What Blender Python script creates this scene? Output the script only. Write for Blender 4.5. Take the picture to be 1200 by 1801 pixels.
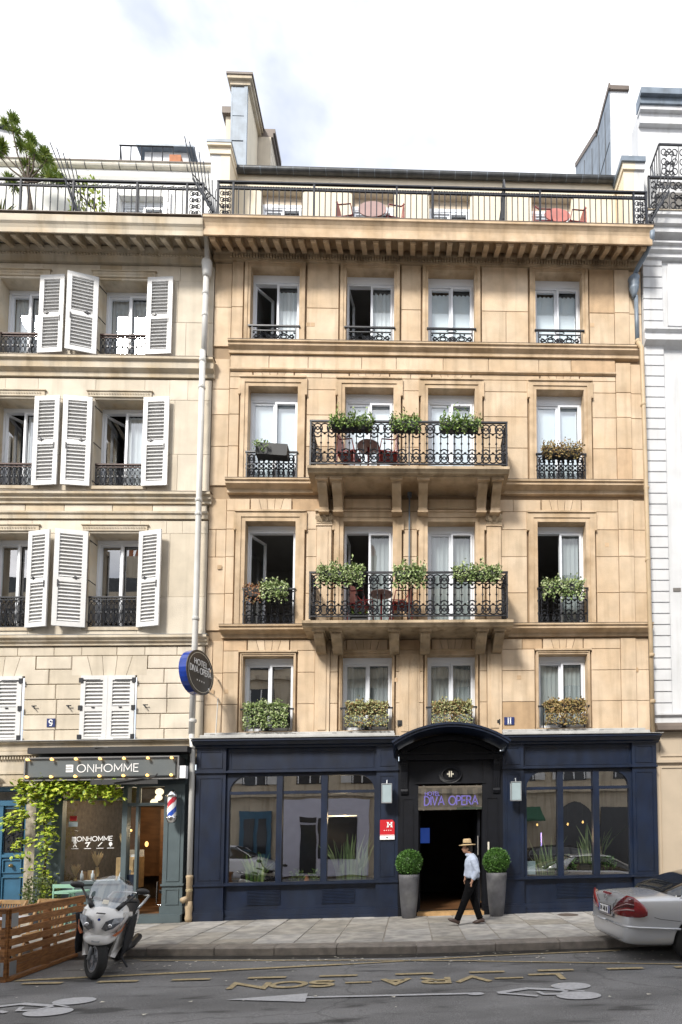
import bpy, math, random
from mathutils import Vector, Matrix
R = random.Random(11)
SC = bpy.context.scene
COL = SC.collection
for o in list(bpy.data.objects): bpy.data.objects.remove(o)
rad = math.radians

# ---------------------------------------------------------------- camera
SLOPE = 0.0215831994            # the street climbs gently to the right; courses follow it
cam = bpy.data.objects.new('camera', bpy.data.cameras.new('camera')); COL.objects.link(cam)
SC.camera = cam
def cam_setup():
    yaw, pitch, roll = 3.89538443e-02, 5.90260356e-02, 1.70533914e-03
    cx, cy, f, W, H = 761.14, 1421.97, 1000.0, 1200.0, 1801.0
    c, s = math.cos, math.sin
    fwd = Vector((s(yaw)*c(pitch), c(yaw)*c(pitch), s(pitch)))
    right = Vector((c(yaw), -s(yaw), 0)); up = right.cross(fwd)
    r2 = c(roll)*right + s(roll)*up; u2 = -s(roll)*right + c(roll)*up
    m = Matrix((r2, u2, -fwd)).transposed().to_4x4()
    m.translation = Vector((0, -12.0, 1.65)); cam.matrix_world = m
    d = cam.data; d.sensor_fit = 'VERTICAL'; d.sensor_height = 24.0
    d.lens = 24.0*f/H
    d.shift_x = -(cx - W/2)/H; d.shift_y = (cy - H/2)/H
    d.clip_start = 0.05; d.clip_end = 3000
cam_setup()
SC.render.resolution_x, SC.render.resolution_y = 682, 1024

# ---------------------------------------------------------------- world, sun, exposure
SUN_EL, SUN_AZ = 42.0, -30.0        # azimuth measured from straight behind the camera, negative = from the left
world = bpy.data.worlds.new('World'); SC.world = world; world.use_nodes = True
def world_setup():
    nt = world.node_tree; N, L = nt.nodes, nt.links; N.clear()
    sky = N.new('ShaderNodeTexSky'); sky.sky_type = 'NISHITA'; sky.sun_disc = False
    sky.sun_elevation = rad(SUN_EL); sky.sun_rotation = rad(180 - SUN_AZ); sky.dust_density = 2.0
    b1 = N.new('ShaderNodeBackground'); b1.inputs[1].default_value = 0.13; L.new(sky.outputs[0], b1.inputs[0])
    tc = N.new('ShaderNodeTexCoord')
    mp = N.new('ShaderNodeMapping'); mp.inputs['Scale'].default_value = (1.0, 1.0, 1.9); mp.inputs['Location'].default_value = (2.32, 0.35, 0.4)
    L.new(tc.outputs['Generated'], mp.inputs[0])
    nz = N.new('ShaderNodeTexNoise'); nz.inputs['Scale'].default_value = 2.6; nz.inputs['Detail'].default_value = 6; nz.inputs['Roughness'].default_value = .55
    L.new(mp.outputs[0], nz.inputs['Vector'])
    r1 = N.new('ShaderNodeValToRGB'); r1.color_ramp.elements[0].position = .34; r1.color_ramp.elements[1].position = .50
    r1.color_ramp.elements[0].color = (.45, .45, .45, 1)
    L.new(nz.outputs[0], r1.inputs[0])
    nz2 = N.new('ShaderNodeTexNoise'); nz2.inputs['Scale'].default_value = 5; nz2.inputs['Detail'].default_value = 8
    L.new(mp.outputs[0], nz2.inputs['Vector'])
    r2 = N.new('ShaderNodeValToRGB'); r2.color_ramp.elements[0].position = .34; r2.color_ramp.elements[1].position = .55
    r2.color_ramp.elements[0].color = (.51, .535, .60, 1); r2.color_ramp.elements[1].color = (.80, .81, .84, 1)
    L.new(nz2.outputs[0], r2.inputs[0])
    b2 = N.new('ShaderNodeBackground'); b2.inputs[1].default_value = 1.0; L.new(r2.outputs[0], b2.inputs[0])
    mx = N.new('ShaderNodeMixShader'); L.new(r1.outputs[0], mx.inputs[0]); L.new(b1.outputs[0], mx.inputs[1]); L.new(b2.outputs[0], mx.inputs[2])
    out = N.new('ShaderNodeOutputWorld'); L.new(mx.outputs[0], out.inputs[0])
world_setup()
sl = bpy.data.lights.new('sun', 'SUN'); sl.energy = 2.6; sl.angle = rad(12); sl.color = (1.0, .95, .87)
sun = bpy.data.objects.new('sun', sl); COL.objects.link(sun)
sd = Vector((-math.sin(rad(-SUN_AZ))*math.cos(rad(SUN_EL)), -math.cos(rad(SUN_AZ))*math.cos(rad(SUN_EL)), math.sin(rad(SUN_EL))))
sun.rotation_euler = sd.to_track_quat('Z', 'Y').to_euler(); sun.location = (-8, -20, 30)
SC.view_settings.view_transform = 'Standard'; SC.view_settings.look = 'None'
SC.view_settings.exposure = 1.02; SC.view_settings.gamma = 1; SC.view_settings.use_curve_mapping = False
SC.render.engine = 'CYCLES'; SC.cycles.max_bounces = 8; SC.cycles.transparent_max_bounces = 16

# ---------------------------------------------------------------- materials
MATS = {}
def mat(name, col, rough=.6, metal=0.0, var=.12, vscale=3.0, objrand=0.0, island=None, bump=0.0, bscale=30.0,
        streak=0.0, spec=.5, emit=0.0, emitcol=None, second=None, sscale=1.2, coat=0.0, stretch=None):
    """principled material; colour varied by world-position noise, per object, per leaf; fine relief by bump"""
    m = bpy.data.materials.new(name); m.use_nodes = True; nt = m.node_tree; N, L = nt.nodes, nt.links
    p = N['Principled BSDF']; p.inputs['Roughness'].default_value = rough; p.inputs['Metallic'].default_value = metal
    p.inputs['Specular IOR Level'].default_value = spec; p.inputs['Coat Weight'].default_value = coat
    geo = N.new('ShaderNodeNewGeometry')
    def mixc(fac, a, b, mode='MIX'):
        x = N.new('ShaderNodeMix'); x.data_type = 'RGBA'; x.blend_type = mode; x.clamp_factor = True
        for s, v in ((0, fac), (6, a), (7, b)):
            if hasattr(v, 'type') and hasattr(v, 'links'): L.new(v, x.inputs[s])
            elif s == 0: x.inputs[0].default_value = v
            else: x.inputs[s].default_value = (*v[:3], 1)
        return x.outputs[2]
    def noise(scale, detail=4, vec=None, st=None):
        n = N.new('ShaderNodeTexNoise'); n.inputs['Scale'].default_value = scale; n.inputs['Detail'].default_value = detail
        src = geo.outputs['Position']
        if st:
            mm = N.new('ShaderNodeMapping'); mm.inputs['Scale'].default_value = st; L.new(src, mm.inputs[0]); src = mm.outputs[0]
        L.new(src, n.inputs['Vector']); return n.outputs[0]
    def ramp(v, a, b):
        r = N.new('ShaderNodeMapRange'); r.inputs[1].default_value = a; r.inputs[2].default_value = b; L.new(v, r.inputs[0]); return r.outputs[0]
    c = tuple(col)
    if island:
        r = N.new('ShaderNodeValToRGB'); els = r.color_ramp.elements
        cs = [col] + list(island)
        while len(els) < len(cs): els.new(.5)
        for i, k in enumerate(cs): els[i].position = i/max(1, len(cs)-1); els[i].color = (*k, 1)
        L.new(geo.outputs['Random Per Island'], r.inputs[0]); c = r.outputs[0]
    if second: c = mixc(ramp(noise(sscale, 5), .4, .65), c, second)
    if objrand:
        oi = N.new('ShaderNodeObjectInfo')
        x = N.new('ShaderNodeMix'); x.data_type = 'RGBA'; x.blend_type = 'MULTIPLY'; x.inputs[0].default_value = 1
        rr = N.new('ShaderNodeValToRGB'); e = rr.color_ramp.elements
        e[0].color = (1-objrand, 1-objrand*1.15, 1-objrand*1.4, 1); e[1].color = (1+objrand*.5, 1+objrand*.5, 1+objrand*.6, 1)
        L.new(oi.outputs['Random'], rr.inputs[0])
        if hasattr(c, 'links'): L.new(c, x.inputs[6])
        else: x.inputs[6].default_value = (*c, 1)
        L.new(rr.outputs[0], x.inputs[7]); c = x.outputs[2]
    if var:
        lo = 1-var
        f = ramp(noise(vscale, 6, st=stretch), .35, .65)
        c2 = mixc(1.0, c, (lo, lo, lo), 'MULTIPLY'); c = mixc(f, c2, c)
    if streak:
        f = ramp(noise(2.2, 5, st=(2.6, 2.6, .22)), .5, .72)
        c2 = mixc(1.0, c, (1-streak, 1-streak*1.05, 1-streak*1.15), 'MULTIPLY'); c = mixc(f, c, c2)
    if hasattr(c, 'links'): L.new(c, p.inputs['Base Color'])
    else: p.inputs['Base Color'].default_value = (*c, 1)
    if bump:
        b = N.new('ShaderNodeBump'); b.inputs['Strength'].default_value = bump; b.inputs['Distance'].default_value = .02
        L.new(noise(bscale, 6, st=stretch), b.inputs['Height']); L.new(b.outputs[0], p.inputs['Normal'])
    if emit:
        p.inputs['Emission Color'].default_value = (*(emitcol or col), 1); p.inputs['Emission Strength'].default_value = emit
    MATS[name] = m; return m
def glass(name, refl=.10, ior=1.6, tint=(.92, .96, .96), rough=0.0, gcol=(1, 1, 1), wave=.0):
    m = bpy.data.materials.new(name); m.use_nodes = True; nt = m.node_tree; N, L = nt.nodes, nt.links
    N.remove(N['Principled BSDF']); out = N['Material Output']
    t = N.new('ShaderNodeBsdfTransparent'); t.inputs[0].default_value = (*tint, 1)
    g = N.new('ShaderNodeBsdfGlossy'); g.inputs['Roughness'].default_value = rough; g.inputs[0].default_value = (*gcol, 1)
    if wave:
        geo = N.new('ShaderNodeNewGeometry'); n = N.new('ShaderNodeTexNoise'); n.inputs['Scale'].default_value = 1.7; n.inputs['Detail'].default_value = 1
        L.new(geo.outputs['Position'], n.inputs['Vector'])
        b = N.new('ShaderNodeBump'); b.inputs['Strength'].default_value = wave; b.inputs['Distance'].default_value = .02
        L.new(n.outputs[0], b.inputs['Height']); L.new(b.outputs[0], g.inputs['Normal'])
    ge = N.new('ShaderNodeNewGeometry'); dt = N.new('ShaderNodeVectorMath'); dt.operation = 'DOT_PRODUCT'
    L.new(ge.outputs['Normal'], dt.inputs[0]); L.new(ge.outputs['Incoming'], dt.inputs[1])
    def mth(op, a, b=None):
        x = N.new('ShaderNodeMath'); x.operation = op
        for i, v in enumerate((a, b)):
            if v is None: continue
            if hasattr(v, 'links'): L.new(v, x.inputs[i])
            else: x.inputs[i].default_value = v
        return x.outputs[0]
    f0 = ((ior-1)/(ior+1))**2*1.8       # two faces of the pane
    fr = mth('ADD', mth('MULTIPLY', mth('POWER', mth('SUBTRACT', 1.0, mth('ABSOLUTE', dt.outputs['Value'])), 5.0), 1-f0), f0)
    ad = N.new('ShaderNodeMath'); ad.operation = 'ADD'; ad.use_clamp = True; ad.inputs[1].default_value = refl
    L.new(fr, ad.inputs[0])
    mx = N.new('ShaderNodeMixShader'); L.new(ad.outputs[0], mx.inputs[0]); L.new(t.outputs[0], mx.inputs[1]); L.new(g.outputs[0], mx.inputs[2])
    L.new(mx.outputs[0], out.inputs[0]); MATS[name] = m; return m

mat('stone_gold_repair', (.56, .40, .25), .85, var=.2, vscale=4, objrand=.18, streak=.2, bump=.3, bscale=55)
mat('stone_pale_repair', (.56, .465, .33), .85, var=.2, vscale=4, objrand=.15, streak=.2, bump=.3, bscale=55)
mat('stone_gold', (.60, .455, .305), .85, var=.16, vscale=3.2, objrand=.11, streak=.22, bump=.3, bscale=55, second=(.66, .53, .385), sscale=1.1)
mat('stone_gold_trim', (.61, .465, .315), .85, var=.2, vscale=4, streak=.2, bump=.2, bscale=50, second=(.46, .33, .20), sscale=1.7)
mat('stone_gold_worn', (.59, .46, .31), .88, var=.3, vscale=5, streak=.45, bump=.3, bscale=40, second=(.34, .26, .17), sscale=2.5)
mat('mortar_gold', (.36, .26, .165), .95, var=.2)
mat('stone_pale', (.62, .555, .45), .85, var=.17, vscale=2.2, objrand=.11, streak=.14, bump=.25, bscale=50, second=(.67, .60, .49), sscale=.9)
mat('stone_pale_trim', (.61, .54, .43), .85, var=.22, vscale=4, streak=.25, bump=.2, bscale=50, second=(.47, .38, .26), sscale=2.0)
mat('mortar_pale', (.38, .31, .22), .95, var=.2)
mat('render_white', (.62, .63, .645), .8, var=.12, vscale=1.6, streak=.16, bump=.12, bscale=80)
mat('render_bright', (.80, .80, .78), .8, var=.05, vscale=2)
mat('gutter_cream', (.80, .76, .66), .6, var=.15, vscale=8, streak=.1)
mat('render_cream', (.72, .64, .50), .85, var=.08, vscale=1.5, streak=.08, bump=.1, bscale=80)
mat('render_beige', (.47, .39, .295), .6, var=.07)
mat('groove_grey', (.16, .15, .14), .9)
mat('zinc', (.19, .235, .29), .5, metal=.1, var=.3, vscale=4, streak=.3)
mat('zinc_dark', (.085, .09, .095), .45, metal=.4, var=.4, vscale=6, streak=.2)
mat('zinc_brown', (.14, .11, .09), .6, metal=.1, var=.3)
mat('white_paint', (.78, .79, .81), .35, var=.05, objrand=.02)
mat('pvc_white', (.74, .77, .82), .3, var=.04)
mat('shutter_white', (.64, .64, .635), .45, var=.07, streak=.08, vscale=6)
mat('iron_black', (.022, .024, .03), .42, metal=.2, var=.3, vscale=10)
mat('iron_grey', (.022, .026, .038), .6, metal=.0, spec=.25, var=.3, vscale=10)
mat('iron_rust', (.09, .045, .035), .6, var=.4)
mat('navy', (.0055, .014, .040), .40, var=.4, vscale=5, second=(.010, .018, .040), sscale=2.5, bump=.05, bscale=40, stretch=(1, 1, .4), coat=.1)
mat('navy_edge', (.05, .065, .105), .4, var=.5, vscale=25)
mat('black_wood', (.007, .008, .012), .5, spec=.25, var=.3, vscale=5)
mat('interior_dark', (.03, .027, .025), .8, var=.3)
mat('interior_grey', (.26, .255, .25), .9, var=.1)
mat('interior_brick', (.10, .075, .055), .9, var=.5, vscale=9)
mat('interior_wood', (.18, .085, .035), .5, var=.4, vscale=8, stretch=(.3, 3, 1), bump=.1)
mat('curtain', (.68, .71, .75), .9, var=.14, vscale=9, stretch=(1, 1, .06), emit=0)
mat('curtain_grey', (.33, .36, .37), .9, var=.25, vscale=9, stretch=(1, 1, .06))
mat('blind', (.68, .74, .80), .8, var=.03)
glass('glass_upper', .16, 1.7, wave=.10)
glass('glass_blind', .05, 1.45, wave=.10)
glass('glass_low', .07, 1.5, wave=.10)
glass('glass_shop', .24, 1.6, tint=(.75, .8, .8), wave=.07)
glass('glass_thin', .03, 1.45, tint=(.86, .92, .95))
mat('slate_pave', (.36, .35, .33), .75, var=.3, vscale=5, objrand=.24, bump=.4, bscale=45, second=(.44, .42, .385), sscale=2.5)
mat('granite_kerb', (.25, .225, .20), .7, var=.35, vscale=8, objrand=.15, bump=.4, bscale=60)
mat('joint_dirt', (.10, .09, .08), .95, var=.3)
mat('joint_light', (.33, .30, .26), .95, var=.3)
mat('gutter_wet', (.035, .033, .031), .35, var=.5, vscale=3, bump=.3)
mat('yellow_line', (.50, .40, .23), .8, var=.4, vscale=26, bump=.3, bscale=120)
mat('white_line', (.50, .50, .51), .8, var=.18, vscale=30, bump=.3, bscale=120)
mat('concrete_pot', (.095, .095, .105), .7, var=.45, vscale=4, bump=.25, bscale=60, second=(.15, .15, .155), sscale=3)
mat('box_dark', (.035, .037, .04), .6, var=.3)
mat('leaf_box', (.035, .075, .010), .5, island=[(.09, .19, .03), (.19, .31, .05), (.36, .46, .14), (.06, .12, .025)])
mat('leaf_ivy', (.05, .085, .02), .5, island=[(.16, .26, .06), (.38, .46, .19), (.50, .55, .32), (.10, .17, .04), (.27, .35, .10)])
mat('leaf_mixed', (.10, .06, .02), .6, island=[(.30, .17, .07), (.42, .45, .18), (.48, .49, .27), (.17, .2, .06), (.34, .24, .11)])
mat('leaf_dry', (.09, .05, .02), .7, island=[(.26, .16, .06), (.38, .27, .10), (.17, .15, .04), (.45, .34, .15)])
mat('leaf_orange', (.22, .08, .03), .7, island=[(.34, .16, .07), (.14, .12, .05), (.28, .10, .04)])
mat('leaf_vine', (.09, .17, .012), .45, island=[(.26, .40, .02), (.46, .55, .04), (.62, .64, .10), (.17, .28, .02)])
mat('leaf_topiary', (.02, .06, .01), .5, island=[(.06, .15, .025), (.12, .26, .05), (.03, .09, .012)])
mat('leaf_shrub', (.05, .085, .02), .5, island=[(.10, .15, .03), (.17, .20, .05), (.07, .10, .03)])
mat('leaf_pine', (.07, .13, .02), .5, island=[(.16, .26, .03), (.30, .36, .05), (.10, .16, .03)])
mat('leaf_snake', (.12, .20, .06), .4, island=[(.24, .33, .13), (.38, .42, .20), (.10, .17, .06)])
mat('bark', (.10, .075, .055), .9, var=.4, vscale=12, bump=.5)
mat('bark_pale', (.52, .46, .37), .85, var=.4, vscale=9, bump=.4, streak=.3)
mat('terracotta', (.42, .16, .07), .8, var=.25, vscale=8)
mat('chair_red', (.22, .016, .018), .5, var=.2)
mat('chair_red_pale', (.42, .12, .09), .5, var=.25)
mat('table_rose', (.30, .19, .17), .5, var=.2)
mat('fence_wood', (.37, .165, .055), .6, var=.45, vscale=9, objrand=.18, stretch=(1, 1, 6), bump=.2, bscale=30)
mat('teak', (.55, .34, .15), .6, var=.25, vscale=10, objrand=.12)
mat('mint', (.30, .53, .40), .45, var=.1)
mat('galvanised', (.42, .44, .46), .4, metal=.6, var=.2)
mat('table_white', (.74, .75, .80), .4, var=.05)
mat('shop_grey', (.085, .115, .125), .5, var=.14, vscale=4, bump=.06)
mat('sign_grey', (.105, .12, .125), .5, var=.1)
mat('sign_border', (.035, .035, .035), .5, var=.2)
mat('letter_white', (.82, .82, .82), .5, var=0)
mat('letter_cream', (.7, .66, .55), .5, var=0)
mat('letter_violet', (.12, .10, .34), .4, var=0, emit=.05, emitcol=(.35, .3, .85))
mat('bulb_lit', (1, .55, .16), .4, var=0, emit=1.15, emitcol=(1, .58, .17))
mat('lamp_warm', (1, .72, .4), .4, var=0, emit=2.4, emitcol=(1, .62, .27))
mat('lamp_cream', (1, .85, .6), .4, var=0, emit=.85, emitcol=(1, .83, .55))
mat('lamp_violet', (.4, .3, 1), .4, var=0, emit=1.6, emitcol=(.35, .25, 1))
mat('screen_blue', (.02, .06, .3), .4, var=.2, emit=.15, emitcol=(.03, .1, .5))
mat('door_teal', (.035, .125, .215), .42, var=.2, vscale=5, coat=.1)
mat('brass', (.45, .32, .14), .35, metal=.8, var=.2)
mat('plate_blue', (.02, .035, .14), .35, var=.1, coat=.3)
mat('sign_red', (.50, .012, .02), .4, var=.05, coat=.2)
mat('sign_brown', (.040, .036, .034), .35, var=.1, coat=.2)
mat('rim_blue', (.008, .04, .30), .12, var=.35, vscale=4, coat=.6)
mat('chrome', (.75, .75, .76), .15, metal=1, var=.0)
mat('barber_red', (.5, .02, .04), .3, var=0, coat=.4)
mat('barber_blue', (.02, .08, .45), .3, var=0, coat=.4)
mat('barber_white', (.8, .8, .8), .3, var=0, coat=.4)
mat('pipe_white', (.60, .595, .57), .55, var=.12, streak=.2)
mat('pipe_beige', (.50, .38, .24), .6, var=.2, streak=.2)
mat('awning_white', (.46, .46, .45), .5, var=.2, vscale=4, streak=.1)
mat('awning_grey', (.2, .2, .2), .5, var=.2)
mat('lantern_glass', (.30, .37, .39), .25, var=.15, emit=.05, emitcol=(.7, .85, .9))
mat('car_silver', (.56, .57, .59), .24, metal=.4, var=.03, coat=.6)
mat('car_white', (.72, .72, .76), .25, var=.03, coat=.6)
mat('car_dark', (.03, .03, .035), .25, metal=.5, var=.03, coat=.6)
mat('car_glass', (.012, .014, .016), .04, var=0, spec=.9, coat=.5)
mat('tail_red', (.24, .006, .010), .12, var=.2, vscale=20, coat=.8)
mat('tail_dark', (.10, .01, .014), .12, var=.2, coat=.8)
mat('tail_clear', (.36, .22, .22), .2, var=.1, coat=.6)
mat('plastic_black', (.02, .02, .022), .5, var=.2)
mat('rubber', (.018, .018, .018), .8, var=.3, bump=.3, bscale=80)
mat('alloy', (.35, .36, .38), .35, metal=.7, var=.1)
mat('scooter_white', (.80, .79, .77), .22, var=.05, coat=.6)
mat('headlamp', (.10, .11, .13), .08, metal=.3, var=.6, vscale=30, coat=.9)
mat('amber', (.45, .14, .06), .2, var=.1, coat=.6)
mat('apron_black', (.014, .016, .022), .75, var=.3, vscale=14, bump=.4, bscale=9)
mat('skin', (.36, .20, .13), .55, var=.08)
mat('shirt_blue', (.44, .50, .62), .85, var=.18, vscale=16, bump=.6, bscale=14)
mat('trousers_black', (.005, .005, .006), .95, spec=.12, var=.4, vscale=14, bump=.7, bscale=12)
mat('shoe_brown', (.06, .035, .028), .45, var=.3)
mat('straw', (.55, .40, .22), .85, var=.25, vscale=30, bump=.4, bscale=90)
mat('hair_dark', (.035, .025, .02), .7, var=.3)
mat('pampas', (.50, .31, .12), .8, island=[(.62, .43, .2), (.4, .24, .09)])
mat('opp_stone', (.60, .52, .40), .85, var=.2, vscale=1.5, streak=.3)
mat('transom_stripe', (.13, .095, .07), .6, var=.2)
mat('opp_lavender', (.60, .60, .72), .6, var=.08)
mat('opp_window', (.03, .035, .045), .15, var=.2)
mat('foliage_awning', (.03, .12, .07), .7, var=.2)

def asphalt():
    m = bpy.data.materials.new('asphalt'); m.use_nodes = True; nt = m.node_tree; N, L = nt.nodes, nt.links; p = N['Principled BSDF']
    geo = N.new('ShaderNodeNewGeometry')
    def nz(s, d=5, st=None):
        n = N.new('ShaderNodeTexNoise'); n.inputs['Scale'].default_value = s; n.inputs['Detail'].default_value = d
        mp = N.new('ShaderNodeMapping'); mp.inputs['Scale'].default_value = st or (1, 1, 1); L.new(geo.outputs['Position'], mp.inputs[0]); L.new(mp.outputs[0], n.inputs['Vector']); return n.outputs[0]
    def rmp(v, *els):
        r = N.new('ShaderNodeValToRGB'); e = r.color_ramp.elements
        while len(e) < len(els): e.new(.5)
        for i, (q, c) in enumerate(els): e[i].position = q; e[i].color = (c, c, c, 1)
        L.new(v, r.inputs[0]); return r.outputs[0]
    def mul(a, b):
        x = N.new('ShaderNodeMix'); x.data_type = 'RGBA'; x.blend_type = 'MULTIPLY'; x.inputs[0].default_value = 1; L.new(a, x.inputs[6]); L.new(b, x.inputs[7]); return x.outputs[2]
    a = rmp(nz(140, 3), (.3, .09), (.5, .175), (.72, .33))
    b = rmp(nz(1.3, 6, (.5, 1, 1)), (.35, .66), (.6, 1.12))
    c = rmp(nz(3.2, 8, (.35, 1.4, 1)), (.33, .40), (.40, .92), (.5, 1.0))
    v = N.new('ShaderNodeTexVoronoi'); v.feature = 'DISTANCE_TO_EDGE'; v.inputs['Scale'].default_value = .24
    n2 = N.new('ShaderNodeTexNoise'); n2.inputs['Scale'].default_value = 3; L.new(geo.outputs['Position'], n2.inputs['Vector'])
    ad = N.new('ShaderNodeMix'); ad.data_type = 'RGBA'; ad.blend_type = 'ADD'; ad.inputs[0].default_value = .35; L.new(geo.outputs['Position'], ad.inputs[6]); L.new(n2.outputs['Color'], ad.inputs[7]); L.new(ad.outputs[2], v.inputs['Vector'])
    d = rmp(v.outputs['Distance'], (.0, .62), (.005, 1.0))
    q = mul(mul(mul(a, b), c), d)
    t = N.new('ShaderNodeMix'); t.data_type = 'RGBA'; t.blend_type = 'MULTIPLY'; t.inputs[0].default_value = 1; L.new(q, t.inputs[6]); t.inputs[7].default_value = (1.0, .99, .985, 1)
    L.new(t.outputs[2], p.inputs['Base Color']); p.inputs['Roughness'].default_value = .78
    bp = N.new('ShaderNodeBump'); bp.inputs['Strength'].default_value = .5; bp.inputs['Distance'].default_value = .01; L.new(nz(110, 4), bp.inputs['Height']); L.new(bp.outputs[0], p.inputs['Normal'])
    MATS['asphalt'] = m
asphalt()

# ---------------------------------------------------------------- mesh builder
class MB:
    def __init__(s): s.v = []; s.f = []; s.mi = []; s.cur = 0
    def add(s, vs, fs):
        b = len(s.v); s.v += [tuple(p) for p in vs]; s.f += [tuple(b+i for i in f) for f in fs]; s.mi += [s.cur]*len(fs); return s
    def box(s, x0, x1, y0, y1, z0, z1):
        return s.add([(x0,y0,z0),(x1,y0,z0),(x1,y1,z0),(x0,y1,z0),(x0,y0,z1),(x1,y0,z1),(x1,y1,z1),(x0,y1,z1)],
                     [(0,3,2,1),(4,5,6,7),(0,1,5,4),(1,2,6,5),(2,3,7,6),(3,0,4,7)])
    def cbox(s, x0, x1, y0, y1, z0, z1, c=.006):
        """box with chamfered front (towards -y) edges"""
        v = [(x0+c,y0,z0+c),(x1-c,y0,z0+c),(x1-c,y0,z1-c),(x0+c,y0,z1-c),(x0,y0+c,z0),(x1,y0+c,z0),(x1,y0+c,z1),(x0,y0+c,z1),(x0,y1,z0),(x1,y1,z0),(x1,y1,z1),(x0,y1,z1)]
        return s.add(v, [(0,1,2,3),(4,5,1,0),(5,6,2,1),(6,7,3,2),(7,4,0,3),(8,9,5,4),(9,10,6,5),(10,11,7,6),(11,8,4,7),(11,10,9,8)])
    def obox(s, o, U, V, Wd, u0, u1, v0, v1, w0, w1):
        o, U, V, Wd = Vector(o), Vector(U), Vector(V), Vector(Wd)
        P = [o+U*a+V*b+Wd*c for c in (w0, w1) for (a, b) in ((u0,v0),(u1,v0),(u1,v1),(u0,v1))]
        return s.add(P, [(0,3,2,1),(4,5,6,7),(0,1,5,4),(1,2,6,5),(2,3,7,6),(3,0,4,7)])
    def prism(s, poly, y0, y1, axis='y'):
        """poly is a list of (a, b): x,z for axis y; y,z for axis x; x,y for axis z"""
        n = len(poly)
        def P(a, b, c): return (a, c, b) if axis == 'y' else ((c, a, b) if axis == 'x' else (a, b, c))
        vs = [P(a, b, y0) for a, b in poly]+[P(a, b, y1) for a, b in poly]
        return s.add(vs, [tuple(range(n)), tuple(range(2*n-1, n-1, -1))]+[(i, (i+1) % n, n+(i+1) % n, n+i) for i in range(n)])
    def tube(s, pts, r, n=5, close=False, taper=None):
        P = [Vector(p) for p in pts]; m = len(P)
        if m < 2: return s
        rings = []; prev = None
        for i, p in enumerate(P):
            if close: t = P[(i+1) % m]-P[i-1]
            else: t = P[min(i+1, m-1)]-P[max(i-1, 0)]
            if t.length < 1e-9: t = Vector((0,0,1))
            t.normalize()
            if prev is None:
                a = Vector((0,1,0)) if abs(t.y) < .9 else Vector((1,0,0)); prev = (a-t*a.dot(t)).normalized()
            else:
                prev = prev-t*prev.dot(t)
                if prev.length < 1e-6: prev = Vector((0,1,0)).cross(t)
                prev.normalize()
            b = t.cross(prev); rr = r if taper is None else r*(1+(taper-1)*i/(m-1))
            rings.append([p+(prev*math.cos(2*math.pi*k/n)+b*math.sin(2*math.pi*k/n))*rr for k in range(n)])
        vs = [q for g in rings for q in g]; fs = []
        for i in range(m if close else m-1):
            a, b2 = i*n, ((i+1) % m)*n
            for k in range(n): fs.append((a+k, a+(k+1) % n, b2+(k+1) % n, b2+k))
        if not close: fs += [tuple(range(n-1, -1, -1)), tuple(range((m-1)*n, m*n))]
        return s.add(vs, fs)
    def lathe(s, prof, c=(0,0,0), n=16, cap=True, sq=1.0):
        c = Vector(c); m = len(prof)
        vs = [c+Vector((r*math.cos(2*math.pi*k/n), r*sq*math.sin(2*math.pi*k/n), z)) for r, z in prof for k in range(n)]
        fs = [(i*n+k, i*n+(k+1) % n, (i+1)*n+(k+1) % n, (i+1)*n+k) for i in range(m-1) for k in range(n)]
        if cap: fs += [tuple(range(n-1, -1, -1)), tuple(range((m-1)*n, m*n))]
        return s.add(vs, fs)
    def loft(s, rings, cap=True):
        n = len(rings[0]); vs = [p for r in rings for p in r]
        fs = [(i*n+k, i*n+(k+1) % n, (i+1)*n+(k+1) % n, (i+1)*n+k) for i in range(len(rings)-1) for k in range(n)]
        if cap: fs += [tuple(range(n-1, -1, -1)), tuple(range((len(rings)-1)*n, len(rings)*n))]
        return s.add(vs, fs)
    def ellipsoid(s, c, rx, ry, rz, n=12, m=8):
        prof = [(math.sin(math.pi*i/m), -math.cos(math.pi*i/m)) for i in range(m+1)]
        vs = [(c[0]+rx*r*math.cos(2*math.pi*k/n), c[1]+ry*r*math.sin(2*math.pi*k/n), c[2]+rz*z) for r, z in prof for k in range(n)]
        return s.add(vs, [(i*n+k, i*n+(k+1) % n, (i+1)*n+(k+1) % n, (i+1)*n+k) for i in range(m) for k in range(n)])
    def leaf(s, p, d, up, L, w):
        d, up = Vector(d), Vector(up); sd = d.cross(up)
        if sd.length < 1e-4: sd = Vector((1,0,0))
        sd.normalize(); nn = sd.cross(d); p = Vector(p)
        return s.add([p, p+d*L*.5+sd*w*.5+nn*w*.12, p+d*L, p+d*L*.5-sd*w*.5+nn*w*.12], [(0,1,2,3)])
    def xf(s, mtx, a=0):
        for i in range(a, len(s.v)): s.v[i] = tuple(mtx @ Vector(s.v[i]))
        return s
    def mesh(s, name, mats, smooth=False):
        me = bpy.data.meshes.new(name); me.from_pydata(s.v, [], s.f)
        ml = mats if isinstance(mats, (list, tuple)) else [mats]
        for m in ml: me.materials.append(MATS[m])
        if len(ml) > 1: me.polygons.foreach_set('material_index', s.mi)
        if smooth: me.polygons.foreach_set('use_smooth', [True]*len(me.polygons))
        me.update(); return me
    def build(s, name, mats, parent=None, loc=(0,0,0), smooth=False, subsurf=0, bevel=0, label=None):
        me = s.mesh(name, mats, smooth)
        if parent is not None and not parent.get('_abs'): pass
        o = bpy.data.objects.new(name, me); COL.objects.link(o)
        o.location = loc
        if parent is not None: o.parent = parent
        if subsurf:
            md = o.modifiers.new('s', 'SUBSURF'); md.levels = md.render_levels = subsurf
        if bevel:
            md = o.modifiers.new('b', 'BEVEL'); md.width = bevel; md.segments = 2; md.limit_method = 'ANGLE'; md.angle_limit = rad(40)
        if label: o['label'] = label
        return o
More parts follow.
